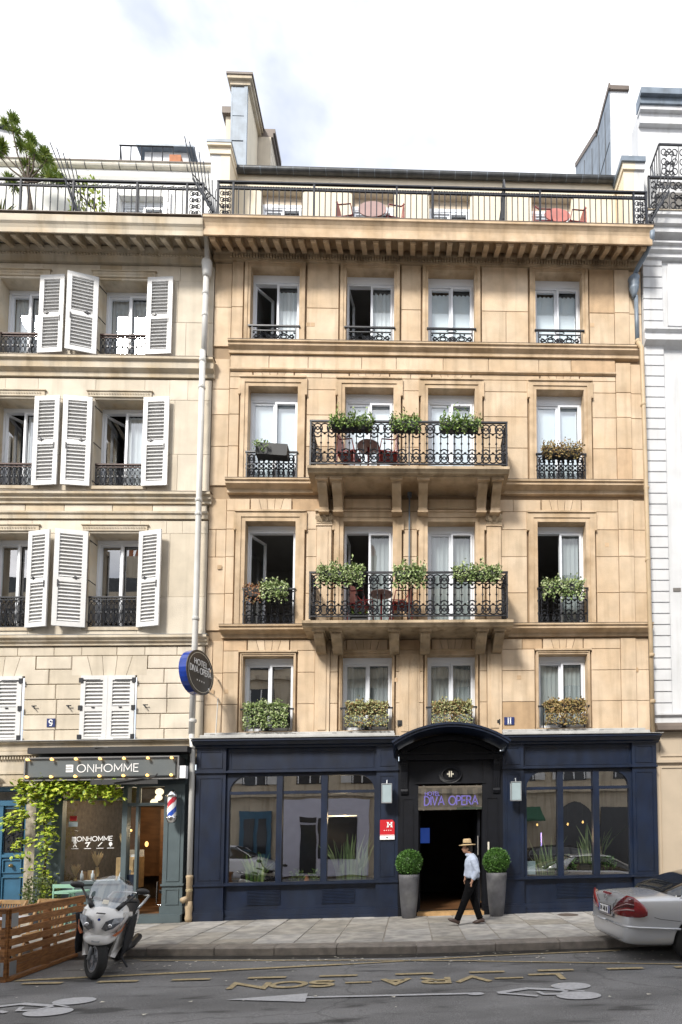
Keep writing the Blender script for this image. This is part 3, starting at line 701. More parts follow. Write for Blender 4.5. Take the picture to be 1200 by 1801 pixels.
# ================================================================ HOTEL BUILDING
WX = [(-3.57, -2.50), (-1.475, -.41), (.35, 1.39), (2.76, 3.83)]
FL = {1: (4.04, 5.66), 2: (6.30, 8.61), 3: (9.53, 11.655), 4: (12.64, 14.43)}
hotel = thing('hotel_building', 'golden stone hotel with two ironwork balconies above a navy blue ground floor', 'building')
def hotel_facade():
    r = random.Random(21); h = hotel
    bands = [(3.75, 6.0, [(a, b, 4.04, 5.66) for a, b in WX]), (6.0, 9.2, [(a, b, 6.30, 8.61) for a, b in WX]),
             (9.2, 12.3, [(a, b, 9.53, 11.655) for a, b in WX]), (12.3, 14.86, [(a, b, 12.64, 14.43) for a, b in WX])]
    w = wall_bands(h, 'wall', -4.36, 5.20, bands, 'mortar_gold')
    # reveals are stone
    for f, (z0, z1) in FL.items():
        for a, b in WX:
            M = MB(); M.box(a-.06, a-.0005, .03, .225, z0-.02, z1+.02); M.box(b+.0005, b+.06, .03, .225, z0-.02, z1+.02)
            M.box(a-.06, b+.06, .03, .225, z1+.0005, z1+.06); M.box(a-.05, b+.05, -.005, .225, z0-.05, z0-.0005); M.build('window_reveal', 'stone_gold_trim', h)
    SU = {4: (.125, .15), 3: (.16, .18), 2: (.195, .20), 1: (.05, .075)}
    C = {1: [3.9, 4.62, 5.30, 5.86], 2: [6.22, 7.02, 7.83, 8.44, 9.02], 3: [9.42, 10.30, 11.02, 11.60, 11.98], 4: [12.58, 13.49, 14.44]}
    for f in (1, 2, 3, 4):
        sw, top = SU[f]; z0, z1 = FL[f]; zs = C[f]
        for i, (a, b) in enumerate(WX):
            surround(h, a, b, z0, z1, sw, top, f in (2, 3), 'stone_gold_trim', y=-.015 if f == 1 else -.035)
        zt = z1+top+(.036 if f > 1 else .036)
        # piers between surrounds
        edges = [-3.98]+[q for a, b in WX for q in (a-sw-.035*(1), b+sw+.035)]+[4.56]
        for j, (xa, xb) in enumerate(zip(edges[0::2], edges[1::2])):
            if xb-xa < .08: continue
            if f in (1, 2) and j in (1, 3):      # pilasters carrying the brackets stand here
                px = (-2.04, -1.73) if j == 1 else (1.64, 1.95)
                ashlar(h, xa, px[0]-.004, zs[:-1]+[zt], 0, 'stone_gold', r); ashlar(h, px[1]+.004, xb, zs[:-1]+[zt], 0, 'stone_gold', r)
            else:
                ashlar(h, xa, xb, [q for q in zs[:-1] if q < zt-.1]+[zt], 0, 'stone_gold', r, .5, 1.0)
        # course with splayed lintels
        ztop = {1: 6.0, 2: 9.12, 3: 11.99, 4: None}[f]
        if ztop and ztop-zt > .08:
            xs = -3.98
            for a, b in WX:
                c = (a+b)/2; wv = (b-a)*.62; e = wv/2*1.34
                ashlar(h, xs, c-e-.01, [zt, ztop], 0, 'stone_gold', r, .5, 1.2)
                if not (f == 2 and -1.6 < c < 1.5): voussoirs(h, c, wv, zt, ztop, 0, 'stone_gold')
                else: ashlar(h, c-e-.01, c+e+.01, [zt, ztop], 0, 'stone_gold', r, .6, .9)
                xs = c+e+.01
            ashlar(h, xs, 4.56, [zt, ztop], 0, 'stone_gold', r, .5, 1.2)
        # end strips: recessed left quoin, right pilaster and the strip by the pipe
        top_ = {1: 6.0, 2: 9.12, 3: 12.3, 4: 14.52}[f]; zz = zs[:-1]+[top_]
        ashlar(h, -4.36, -3.985, zz, .018, 'stone_gold', r, .2, .5); ashlar(h, 4.56, 4.90, zz, -.02, 'stone_gold', r, .3, .5)
        ashlar(h, 4.90, 5.19, zz, .012, 'stone_gold', r, .4, .6)
    ashlar(h, -3.98, 4.56, [12.06, 12.38], 0, 'stone_gold', r, .5, 1.1)
    # string courses
    def string(z, x0, x1, p, label=None, hh=.10):
        profile(h, 'string_course', x0, x1, [(.06, z), (-p, z), (-p, z-.035), (-p+.03, z-.05), (-p+.03, z-hh), (-.04, z-hh-.06), (-.04, z-hh-.13), (.06, z-hh-.13)], 'stone_gold_trim')
    string(12.62, -4.0, 5.10, .14); string(9.46, -3.97, 5.16, .20); string(6.27, -4.02, 5.22, .21)
    profile(h, 'string_course', -3.98, 4.56, [(.06,12.055),(-.045,12.055),(-.045,12.02),(-.015,12.0),(.06,12.0)], 'stone_gold_trim')
    # zinc flashings on the strings
    for z, x0, x1, p in ((12.622, -4.0, 5.1, .145), (9.462, -3.97, 5.16, .205), (6.272, -4.02, 5.22, .215)):
        M = MB(); M.box(x0, x1, -p, .0, z, z+.006); M.build('flashing', 'zinc_brown', h)
    # cornice
    profile(h, 'frieze', -4.37, 5.17, [(.06,14.53),(-.06,14.53),(-.06,14.66),(-.10,14.68),(-.10,14.76),(.06,14.76)], 'stone_gold_worn')
    profile(h, 'cornice', -4.40, 5.20, [(.05,14.76),(-.50,14.76),(-.545,14.72),(-.56,14.70),(-.56,14.50),(-.60,14.49),(-.60,14.63),(-.585,14.635),(-.59,14.69),(-.61,14.75),(-.65,14.81),(-.665,14.82),(-.665,14.87),(.05,14.87)], 'stone_gold_trim')
    M = MB(); M.box(-4.42, 5.23, -.67, .8, 14.871, 14.885); M.build('terrace_edge', 'zinc_brown', h)
    MM = MB(); MM.prism([(-.52,.34),(-.52,.055),(-.49,.05),(-.13,.235),(-.10,.235),(-.10,.34)], -.055, .055, 'x'); MM.box(-.062, .062, -.535, -.5201, .07, .34)
    mod = MM.mesh('modillion', 'stone_gold_trim')
    RO = MB(); RO.lathe([(.006,0),(.035,.012),(.045,0),(.062,.012),(.07,0)], (0,0,0), 12, cap=False); RO.xf(Matrix.Rotation(rad(-90-180), 4, 'X')); ros = RO.mesh('rosette', 'stone_gold_worn', True)
    x = -4.24; k = 0
    while x < 5.12:
        inst(mod, 'modillion', h, (x, 0, 14.42))
        if x+.27 < 5.1 and not (k % 9 == 8) : inst(ros, 'rosette', h, (x+.133, -.106, 14.66+.035))
        x += .2652; k += 1
    M = MB(); x = -4.0
    while x < 4.9:
        M.box(x, x+.034, -.10, -.059, 14.565, 14.65); x += .062
    o = M.build('dentils', 'stone_gold_worn', h); o['kind'] = 'stuff'
    # pilasters with capitals beneath the upper balcony, panels below
    for xa, xb in ((-2.04, -1.73), (1.64, 1.95)):
        M = MB(); M.box(xa, xb, -.03, .05, 6.28, 8.50); M.box(xa+.07, xb-.07, -.045, -.0305, 6.40, 8.40); M.box(xa-.02, xb+.02, -.05, .05, 8.50, 8.54)
        M.box(xa, xb, -.03, .05, 3.9, 5.9); M.box(xa+.07, xb-.07, -.045, -.0305, 4.05, 5.75)
        M.build('pilaster', 'stone_gold', h)
        M = MB(); c = (xa+xb)/2; M.box(xa-.01, xb+.01, -.06, .05, 8.54, 8.79); M.box(xa-.035, xb+.035, -.11, .05, 8.79, 8.83)
        for s in (-1, 1):
            M.lathe([(.01,-.05),(.055,-.045),(.055,-.01),(.02,0)], (0,0,0), 10); M.xf(Matrix.Translation((c+s*.11, -.07, 8.73)) @ Matrix.Rotation(rad(90), 4, 'X'), len(M.v)-40)
            for q in range(3): M.leaf((c+s*(.04+q*.045), -.062, 8.55+.01*q), (s*.3, -.35, .9), (0, -1, .2), .14, .07)
        M.leaf((c, -.062, 8.58), (0, -.3, .9), (0, -1, .2), .2, .1)
        M.build('capital', 'stone_gold_worn', h)
    M = MB(); M.box(-.25, .17, -.012, .05, 3.9, 5.68); M.box(-.21, -.05, -.024, -.0125, 4.0, 5.6); M.box(-.01, .13, -.024, -.0125, 4.0, 5.6); M.build('pier_panel', 'stone_gold', h)
    for xa, xb in ((-1.45, -.45), (.37, 1.37)):
        M = MB(); M.box(xa, xb, -.03, .05, 8.89, 9.10); M.box(xa+.03, xb-.03, -.04, -.0305, 8.91, 9.07); M.build('soffit_panel', 'stone_gold', h)
    # windows
    cfg = {(4,0): dict(openl=48), (4,1): dict(openl=80), (2,0): dict(openl=60, openr=88), (2,1): dict(openl=85), (2,3): dict(openl=86)}
    for f, (z0, z1) in FL.items():
        for i, (a, b) in enumerate(WX):
            k = dict(cfg.get((f, i), {})); k['box'] = .17 if f in (3, 4) else (.12 if f == 2 else .10)
            if f >= 3: k.update(back='blind' if f == 3 or i > 1 else 'curtain', gl='glass_upper' if f == 3 else 'glass_blind', blind_h=1 if f == 4 else None)
            elif f == 2: k.update(back='curtain_grey' if i in (1, 2, 3) else 'curtain', gl='glass_low')
            else: k.update(back='curtain_grey' if i else None, gl='glass_shop' if not i else 'glass_low')
            window(h, a, b, z0, z1, room='interior_dark' if f == 1 else 'interior_grey', **k)
    # small recessed fixings
    for x, z in ((-1.9,5.2),(-.33,5.12),(-4.1,7.6),(4.3,8.1),(2.33,5.15),(4.72,5.1),(.15,5.3),(-2.2,13.1),(-2.3,13.1),(4.05,13.2),(-4.2,4.9),(-3.9,4.9),(4.9,5.3)):
        M = MB(); M.box(x-.045, x+.045, -.004, .0, z-.045, z+.045); M.build('stone_patch', 'stone_gold_repair', h)
    for x, z in ((-.235, 4.18), (1.86, 4.18)):
        M = MB(); M.box(x-.05, x+.05, -.035, 0, z-.06, z+.06); M.box(x-.015, x+.02, -.05, -.035, z-.03, z+.04); M.build('alarm_box', 'plastic_black', h)
hotel_facade()

def hotel_balconies():
    h = hotel
    unit = balustrade_unit(.279, .90)
    for zs, x0, x1, zr0, label, lower in ((9.36, -2.13, 2.02, 9.44, 'upper balcony on plain brackets', False), (6.13, -2.19, 2.08, 6.235, 'lower balcony on fluted brackets', True)):
        M = MB(); p = .755
        M.prism([(.05, zs), (-p, zs), (-p, zs-.055), (-p+.05, zs-.10), (-p+.06, zs-.115), (.05, zs-.115)], x0, x1, 'x')
        B = M.build('balcony', 'stone_gold_worn', h, label=label)
        if not lower:
            M = MB(); M.box(x0+.15, x1-.15, -.6, .05, zs-.135, zs-.1155); M.build('soffit', 'stone_gold_trim', B)
            for xc in (-1.87, -1.57, -.32, .24, 1.50, 1.80):
                M = MB(); M.box(xc-.13, xc+.13, -.60, .0, zs-.185, zs-.135)
                M.prism([(-.52, zs-.185), (-.52, zs-.23), (-.46, zs-.30), (-.36, zs-.38), (-.27, zs-.48), (-.21, zs-.55), (-.20, zs-.62), (0, zs-.62), (0, zs-.185)], xc-.095, xc+.095, 'x')
                M.box(xc-.11, xc+.11, -.22, 0, zs-.655, zs-.621); M.build('bracket', 'stone_gold_trim', B)
        else:
            for xc in (-1.89, -1.54, -.35, .29, 1.47, 1.83):
                M = MB(); M.box(xc-.13, xc+.13, -.60, .0, zs-.165, zs-.1155)
                pf = [(-.52,zs-.165),(-.54,zs-.21),(-.49,zs-.27),(-.40,zs-.33),(-.30,zs-.37),(-.26,zs-.43),(-.20,zs-.47),(0,zs-.47),(0,zs-.165)]
                M.prism(pf, xc-.10, xc+.10, 'x')
                for q in (-.075, -.025, .025, .075): M.prism([(a-.012, b) for a, b in pf[:7]]+[(-.19,zs-.46),(-.3,zs-.3),(-.45,zs-.2)], xc+q-.012, xc+q+.012, 'x')
                M.build('bracket', 'stone_gold_worn', B)
        # railing
        xa, xb = (-2.085, 1.972) if not lower else (-2.05, 1.96)
        yr = -.69; n = 14; sx = (xb-xa)/(n*.279)
        M = MB(); M.box(xa-.02, xb+.02, yr-.02, yr+.02, zr0+.89, zr0+.925)
        M.box(xa, xb, yr-.014, yr+.014, zr0-.01, zr0+.012)
        for x in (xa, 0.0*xa+(xa+xb)/2, xb): M.box(x-.016, x+.016, yr-.016, yr+.016, zr0-.05, zr0+.89)
        for x in (xa, xb): M.box(x-.018, x+.018, yr+.02, -.0, zr0+.89, zr0+.92); M.box(x-.012, x+.012, yr+.02, 0, zr0-.008, zr0+.01)
        RL = M.build('railing', 'iron_black', B)
        me = unit if abs(sx-1) < .004 else balustrade_unit((xb-xa)/n, .90)
        for i in range(n): inst(me, 'ironwork_panel', B, (xa+i*(xb-xa)/n, yr, zr0))
        # returns at both ends (turned a quarter, so a mesh of their own)
        for x in (xa, xb):
            M = MB(); 
            for q in range(3):
                s = balustrade_unit(.222, .90); vs = [tuple(v.co) for v in s.vertices]; fs = [tuple(p.vertices) for p in s.polygons]; bpy.data.meshes.remove(s)
                M.add([(x+b, yr+.01+q*.225+a, zr0+c) for a, b, c in vs], fs)
            M.build('end_railing', 'iron_black', B)
    # thin pipe between the windows
    M = MB(); M.tube([(-.05,-.06,9.2),(-.05,-.06,8.2),(-.05,-.05,6.2)], .018, 6); M.box(-.09,-.0,-.10,-.02,9.14,9.22); M.build('thin_pipe', 'zinc', h)
    # window guards
    for f, zt in ((4, 13.04), (1, 4.53), (3, 10.16), (2, 7.12)):
        for i, (a, b) in enumerate(WX):
            if f in (2, 3) and i in (1, 2): continue
            zb = FL[f][0]; y = -.03 if f != 1 else .0; H = zt-zb
            M = MB(); M.box(a-.03, b+.03, y-.02, y+.02, zt-.03, zt)
            if f == 4:
                M.box(a+.06, b-.06, y-.01, y+.01, zt-.13, zt-.112); M.box(a+.06, b-.06, y-.01, y+.01, zb+.0, zb+.02)
                for x in (a+.06, b-.06): M.box(x-.011, x+.011, y-.011, y+.011, zb+.02, zt-.03)
                circ(M, (a+b)/2, zt-.07, .11, .028, .01, y, n=10)
            elif f == 1:
                M.box(a+.08, b-.08, y-.01, y+.01, zb+.08, zb+.10)
                for x in (a+.09, b-.09): M.box(x-.011, x+.011, y-.011, y+.011, zb, zt-.03)
                circ(M, (a+b)/2, zb+.04, .12, .03, .01, y, n=10); M.ellipsoid(((a+b)/2, y, zb+.04), .05, .02, .03, 8, 6)
            else:
                for x in (a, b): M.box(x-.011, x+.011, y-.011, y+.011, zb, zt-.03)
                M.box(a, b, y-.01, y+.01, zb+.01, zb+.03)
            G = M.build('window_guard', 'iron_black', h)
            if f == 4: inst(CH.setdefault('sp4', scroll_panel(.95, .26)), 'ironwork_panel', G, (a+.06, y, zb+.02))
            elif f == 3:
                me = CH.setdefault('bu3', balustrade_unit(.212, .585))
                for q in range(5): inst(me, 'ironwork_panel', G, (a+q*.212, y, zb+.01))
            elif f == 2:
                me = CH.setdefault('bu2', balustrade_unit(.265, .78))
                for q in range(4): inst(me, 'ironwork_panel', G, (a+q*.265, y, zb+.01))
hotel_balconies()

def hotel_top():
    h = hotel
    # set-back top storey
    ops = [(-3.60,-2.64),(-1.46,-.46),(.39,1.38),(2.87,3.85)]
    M = MB(); y0, y1 = .8, 1.0; zt = 17.21; top = 18.2
    e = [-4.18]+[q for o in ops for q in o]+[5.12]
    for a, b in zip(e[0::2], e[1::2]): M.box(a, b, y0, y1, 14.87, zt)
    M.box(-4.18, 5.12, y0, y1, zt, 17.64); M.build('attic_wall', 'render_cream', h)
    for a, b in ops:
        M = MB(); M.box(a-.04, b+.04, y0-.02, y0+.0, zt+.0, zt+.04); M.box(a+.0, b, y0+.12, y0+.14, zt-.22, zt); M.build('shutter_box', 'render_beige', h)
        window(h, a, b, 14.95, zt-.22, yf=y0+.12, box=.08, back='curtain', blind_h=1, gl='glass_upper')
    # gutter and low zinc roof
    M = MB(); prof = [(.72+.075*math.cos(rad(t)), 17.64+.075*math.sin(rad(t))) for t in range(180, 361, 20)]
    M.prism(prof+[(.795,17.655),(.64,17.655)], -4.37, 5.08, 'x'); M.build('gutter', 'zinc_dark', h)
    M = MB(); x = -4.0
    while x < 5.0:
        M.prism([(.72+.081*math.cos(rad(t)), 17.64+.081*math.sin(rad(t))) for t in range(180, 361, 20)], x, x+.014, 'x'); x += .385
    o = M.build('gutter_clips', 'zinc', h)
    M = MB(); M.prism([(.80,17.645),(1.0,17.645),(6.0,18.6),(6.0,18.9),(1.2,17.8),(.80,17.69)], -4.3, 5.1, 'x'); M.build('zinc_roof', 'zinc', h)
    M = MB(); M.tube([(4.98,.70,17.58),(4.98,.72,17.4),(4.98,.76,17.1),(4.98,.76,14.9)], .05, 8); M.build('attic_pipe', 'pipe_beige', h)
    # party piers
    P = MB(); P.box(-4.40, -4.19, .3, 1.6, 14.87, 17.45); P.build('party_pier', 'render_cream', h)
    P = MB(); P.box(-4.62, -4.401, .302, 1.6, 14.87, 17.45); P.build('party_pier', 'render_white', h)
    P = MB(); P.box(-4.65, -4.17, .27, 1.65, 17.45, 17.60); P.box(-4.69, -4.15, .22, 1.7, 17.60, 17.66); P.build('pier_cap', 'render_cream', h); P = MB(); P.box(-4.70, -4.14, .21, 1.7, 17.661, 17.73); P.build('pier_flashing', 'zinc', h)
    P = MB(); P.box(4.95, 5.20, .3, 1.6, 14.87, 17.34); P.box(4.92, 5.22, .26, 1.6, 17.34, 17.5); P.build('party_pier', 'render_cream', h)
    P = MB(); P.box(5.202, 5.43, .3, 1.6, 14.87, 17.34); P.box(5.222, 5.45, .26, 1.6, 17.34, 17.5); P.build('party_pier', 'render_white', h)
    P = MB(); P.box(4.88, 5.46, .22, 1.65, 17.501, 17.62); P.build('pier_flashing', 'zinc', h)
    # terrace railing
    y = -.5; z0, zt = 14.89, 15.82
    M = MB(); M.box(-4.17, 5.13, y-.025, y+.025, zt-.03, zt); M.box(-4.17, 5.13, y-.015, y+.015, zt-.17, zt-.145); M.box(-4.17, 5.13, y-.015, y+.015, z0, z0+.025)
    for x in (-4.15, -3.83, -2.12, -.35, .42, 2.77, 4.84, 5.12): M.box(x-.02, x+.02, y-.02, y+.02, z0, zt)
    T = M.build('terrace_railing', 'iron_grey', h)
    bm = MB(); bm.tube([(0,0,0),(0,0,.76)], .0115, 5); bar = bm.mesh('bar', 'iron_grey')
    x = -3.72
    while x < 4.80: inst(bar, 'bar', T, (x, y, z0)); x += .1225
    fr = MB()
    for i in range(4): scroll(fr, .03+i*.056, .0, .024, 1 if i % 2 else -1, 1, .0075)
    fr.box(0,.224,-.004,.004,.02,.035); frm = fr.mesh('frieze_panel', 'iron_grey')
    for i in range(41): inst(frm, 'frieze_panel', T, (-4.14+i*.2255, y, zt-.10-.04))
    sp = MB()
    for k in range(5):
        for s in (-1, 1): scroll(sp, .14+s*.03, .03+k*.145, .045, s, 1, .011); circ(sp, .14+s*.075, .08+k*.145, .04, .05, .009, n=8)
    sp.tube([(.14,0,0),(.14,0,.75)], .01, 4); spm = sp.mesh('scroll_panel', 'iron_grey')
    inst(spm, 'scroll_panel', T, (-4.13, y, z0)); inst(spm, 'scroll_panel', T, (4.85, y, z0))
    # fan of spikes at each end and the divider
    def fan(x, lean, name='spike_fan'):
        M = MB()
        for k in range(9):
            a = rad(-8+k*7.2); L = 1.15+.32*math.sin(k*.4)
            M.tube([(x, -.55+k*.012, 15.0), (x+lean*(.42-.035*k), -.62-.02*k+.11*k, 15.75+.06*k), (x+lean*(.55-.05*k), -.78+.13*k, 16.0+.62-.055*abs(k-3))], .011, 4)
        M.tube([(x+lean*.43,-.64,15.8),(x+lean*.10,.30,16.15)], .012, 4); M.tube([(x,-.6,15.0),(x+lean*.42,-.62,15.72)], .022, 4)
        for k in range(3): scroll(M, x+lean*(.06+.04*k), 15.05+.18*k, .07, lean, 1, .012, y=-.5)
        return M.build(name, 'iron_black', h)
    fan(-4.22, -1); fan(5.16, 1)
    M = MB(); pr = [(-.48,15.0),(-.48,15.9),(-.40,16.15),(-.30,16.22),(-.1,15.9),(.7,15.9),(.7,14.95)]
    M.tube([(2.0, a, b) for a, b in pr], .018, 4, close=True)
    for k in range(9): M.tube([(2.0,-.4+k*.12,14.95),(2.0,-.4+k*.12,15.9)], .012, 4)
    for k in range(4): scroll(M, 0, 0, .1, 1, 1, .014); M.xf(Matrix.Translation((2.0,-.3+k*.2,15.2+.1*k)) @ Matrix.Rotation(rad(90), 4, 'Z'), len(M.v)-48)
    M.build('terrace_divider', 'iron_black', h)
    # chimney stack
    ch = thing('chimney_stack', 'tall cream chimney stack with grey zinc front rising above the left end of the hotel', 'chimney')
    M = MB(); M.box(-4.55,-4.20,1.52,2.44,17,20.84); M.build('shaft', 'render_cream', ch)
    M = MB(); M.box(-4.60,-4.56,1.47,1.519,17,20.82); M.box(-4.27,-4.19,1.46,1.519,17,20.82); M.build('zinc_edge', 'zinc', ch)
    for za, zb in ((17.0, 19.35), (19.37, 20.02), (20.04, 20.82)):
        M = MB(); M.box(-4.559,-4.271,1.485-(.012 if za > 19.3 else 0),1.519,za,zb); M.build('zinc_sheet', 'zinc', ch)
    M = MB(); M.box(-4.62,-4.12,1.44,2.5,20.84,20.94); M.box(-4.68,-4.07,1.38,2.5,20.94,21.02); M.build('cap', 'stone_pale_trim', ch)
    M = MB(); M.box(-4.70,-4.04,1.36,2.5,21.021,21.08); M.build('cap_flashing', 'zinc_brown', ch)
    M = MB(); M.box(-4.6,-3.86,2.5,3.15,17,20.84); M.build('shaft', 'stone_pale', ch, label='wider rear shaft of the stack'); M = MB(); M.box(-4.7,-3.80,2.501,3.2,20.84,20.96); M.box(-4.7,-3.75,2.502,3.25,20.96,21.08); M.build('cap', 'zinc_brown', ch)
    M = MB(); M.box(-4.94,-4.58,2.1,3.1,17,21.02); M.build('shaft', 'stone_pale', ch); M = MB(); M.box(-5.02,-4.61,2.02,3.2,20.86,21.04); M.build('cap', 'zinc_brown', ch)
    M = MB(); 
    for z in range(14): M.box(-3.861+.0, -3.858, 2.55, 3.1, 17.2+z*.27, 17.21+z*.27)
    M.build('board_joints', 'groove_grey', ch)
hotel_top()

# ---------------------------------------------------------------- hotel ground floor
def glazing(parent, x0, x1, z0, z1, y, m, name='pane', rl=0, rr=0):
    M = MB(); pts = [(x0, z0), (x1, z0)]
    if rr: pts += arc(x1-rr, z1-rr, rr, rr, 0, 90, 8)
    else: pts.append((x1, z1))
    if rl: pts += arc(x0+rl, z1-rl, rl, rl, 90, 180, 8)
    else: pts.append((x0, z1))
    M.add([(a, y, b) for a, b in pts], [tuple(range(len(pts)))]); return M.build(name, m, parent)
def hotel_ground():
    h = hotel; m = 'navy'
    def raised(M, x0, x1, z0, z1, y):
        """panel moulding: a frame of thin beads"""
        b = .018
        M.box(x0, x1, y-.012, y, z0, z0+b); M.box(x0, x1, y-.012, y, z1-b, z1); M.box(x0, x0+b, y-.012, y, z0+b, z1-b); M.box(x1-b, x1, y-.012, y, z0+b, z1-b)
    def side(x0, x1, pl, pr, muls, rnd, grilles, label):
        M = MB(); yb = -.13
        z_s, z_m, z_t = .86, 3.16, 3.66
        M.box(x0, x1, yb, .04, .13, z_s); S = M.build('shopfront', m, h, label=label)
        M = MB(); M.box(x0, x1, yb, .04, 3.10, z_t); M.build('fascia_board', m, S)
        # pilasters
        for a, b in (pl, pr):
            M = MB(); M.box(a, b, -.21, .03, .13, z_t-.002); raised(M, a+.07, b-.07, .95, 3.05, -.2101); raised(M, a+.07, b-.07, 3.24, 3.60, -.2101)
            M.box(a-.02, b+.02, -.235, .02, .13, .30); M.box(a-.012, b+.012, -.225, .02, .30, .335); M.build('pilaster', m, S)
        ia, ib = pl[1], pr[0]
        M = MB(); M.box(ia, ib, -.19, -.13, .13, .20); M.box(ia, ib, -.165, -.131, .20, .33); M.box(x0-.01, x1+.01, -.245, .0, z_s-.03, z_s+.005); M.box(ia, ib, -.20, .0, z_s+.006, z_s+.03)
        M.box(x0-.01, x1+.01, -.25, .0, z_m-.02, z_m+.02); M.box(ia, ib, -.16, -.13, z_m+.0201, z_m+.05)
        raised(M, ia+.06, ib-.06, 3.22, 3.60, -.1301)
        M.build('moulding', m, S)
        # cornice
        M = MB(); M.prism([(.02,z_t),(-.22,z_t),(-.24,z_t+.03),(-.30,z_t+.05),(-.36,z_t+.11),(-.40,z_t+.12),(-.40,z_t+.15),(.02,z_t+.17)], x0-.05, x1+.05, 'x'); M.build('cornice', m, S)
        M = MB(); M.box(x0-.07, x1+.08, -.42, .03, z_t+.171, z_t+.18); M.build('cornice_flashing', 'awning_white', S)
        # window frame with rounded upper corners
        fz0, fz1, zt = .89, 3.075, 2.70
        fy0, fy1 = -.16, -.06
        edges = [ia]+list(muls)+[ib]
        M = MB(); M.box(ia, ib, fy0, fy1, .87, fz0); M.box(ia, ib, fy0+.01, fy1, zt, zt+.06); M.box(ia, ib, fy0, fy1, fz1, 3.10)
        for (a, b) in muls: M.box(a, b, fy0-.02, fy1, .89, fz1)
        M.build('frame', m, S)
        return S, fz0, fz1, zt, fy0, fy1
    def bay(S, spans, rl, rr, fz0, fz1, zt, fy0, fy1):
        """panes, and solid spandrels round the curved corners"""
        for i, (a, b) in enumerate(spans):
            glazing(S, a, b, fz0, zt, fy0+.05, 'glass_shop')
            glazing(S, a, b, zt+.06, fz1, fy0+.05, 'glass_shop')
            for left in (True, False):
                if (left and i == 0 and rl) or (not left and i == len(spans)-1 and rr):
                    rr_ = .34; M = MB()
                    if left: pts = [(a, fz1), (a, fz1-rr_)]+arc(a+rr_, fz1-rr_, rr_, rr_, 180, 90, 8)
                    else: pts = [(b, fz1-rr_)]+arc(b-rr_, fz1-rr_, rr_, rr_, 0, 90, 8)[1:]+[(b, fz1)]
                    M.prism(pts, fy0, fy1); M.build('spandrel', m, S)
    def grille(S, x0, x1, z0, z1):
        M = MB(); M.box(x0, x1, -.142, -.131, z0, z1)
        n = int((z1-z0)/.03)
        for i in range(n): M.prism([(-.150,z0+i*.03+.004),(-.143,z0+i*.03+.004),(-.143,z0+i*.03+.02),(-.156,z0+i*.03+.012)], x0+.01, x1-.01, 'x')
        M.build('vent_grille', 'navy', S)
    # left bay
    S, fz0, fz1, zt, f0, f1 = side(-4.40, -.26, (-4.40, -3.80), (-.71, -.26), [(-2.765, -2.645), (-1.85, -1.72)], None, None, 'left navy shopfront bay with three tall panes')
    bay(S, [(-3.73, -2.765), (-2.645, -1.85), (-1.72, -.755)], True, True, fz0, fz1, zt, f0, f1)
    M = MB(); M.box(-3.80, -3.73, f0, f1, fz0, fz1); M.build('jamb', m, S); M = MB(); M.box(-.755, -.71, f0, f1, fz0, fz1); M.build('jamb', m, S)
    grille(S, -3.35, -2.66, .42, .72); grille(S, -1.82, -1.14, .42, .72)
    # right bay
    S2, *_ = side(1.93, 5.21, (1.93, 2.37), (4.69, 5.21), [(3.09, 3.21), (3.85, 3.98)], None, None, 'right navy shopfront bay with three tall panes')
    bay(S2, [(2.44, 3.09), (3.21, 3.85), (3.98, 4.625)], True, True, fz0, fz1, zt, f0, f1)
    M = MB(); M.box(2.37, 2.44, f0, f1, fz0, fz1); M.build('jamb', m, S2); M = MB(); M.box(4.625, 4.69, f0, f1, fz0, fz1); M.build('jamb', m, S2)
    grille(S2, 3.06, 3.92, .42, .72)
    # interiors
    def room(x0, x1, y1, z0, z1, mw, mf):
        M = MB(); y0 = -.04
        M.add([(x0,y0,z0),(x1,y0,z0),(x1,y1,z0),(x0,y1,z0)], [(0,1,2,3)]); F = M.build('room_floor', mf, h)
        M = MB(); M.add([(x0,y0,z0),(x1,y0,z0),(x1,y1,z0),(x0,y1,z0),(x0,y0,z1),(x1,y0,z1),(x1,y1,z1),(x0,y1,z1)], [(4,7,6,5),(1,5,6,2),(2,6,7,3),(3,7,4,0)]); M.build('room_walls', mw, h)
    room(-4.3, -.4, 3.4, .55, 3.5, 'interior_dark', 'interior_wood'); room(2.1, 5.1, 3.4, .55, 3.5, 'interior_dark', 'interior_wood')
    room(.0, 1.66, 4.2, .232, 3.3, 'interior_dark', 'interior_wood')
    # entrance: portal, arched hood
    M = MB(); M.box(-.26, .14, -.21, .02, .13, 3.34); M.box(1.52, 1.93, -.21, .02, .13, 3.34); M.box(.14, 1.52, -.19, .02, 2.87, 3.34)
    D = M.build('entrance_portal', 'black_wood', h)
    M = MB(); M.box(-.24,1.92,-.30,.0,3.341,3.46); M.box(-.27,1.95,-.34,.0,3.461,3.50); M.box(.10,1.56,-.23,-.191,2.85,2.885); M.box(.14,.165,-.21,.0,.2,2.85); M.box(1.495,1.52,-.21,.0,.2,2.85)
    for a, b in ((-.2,.1),(1.56,1.88)): raised(M, a+.03, b-.04, .95, 2.55, -.2101); M.box(a-.05, b+.04, -.25, -.2101, .13, .32)
    M.build('moulding', 'black_wood', D)
    for x in (-.13, 1.79):
        M = MB(); M.prism([(-.2101,3.33),(-.36,3.33),(-.37,3.26),(-.33,3.20),(-.28,3.1),(-.25,2.9),(-.245,2.75),(-.27,2.70),(-.24,2.64),(-.2101,2.62)], x-.07, x+.07, 'x')
        for q in (-.045,0,.045): M.box(x+q-.008, x+q+.008, -.385, -.36, 3.22, 3.33); M.box(x+q-.008, x+q+.008, -.262, -.24, 2.76, 3.05)
        M.build('console', 'black_wood', D)
    # hood
    cx, Rr, zc = .805, 2.065, 3.985-2.065
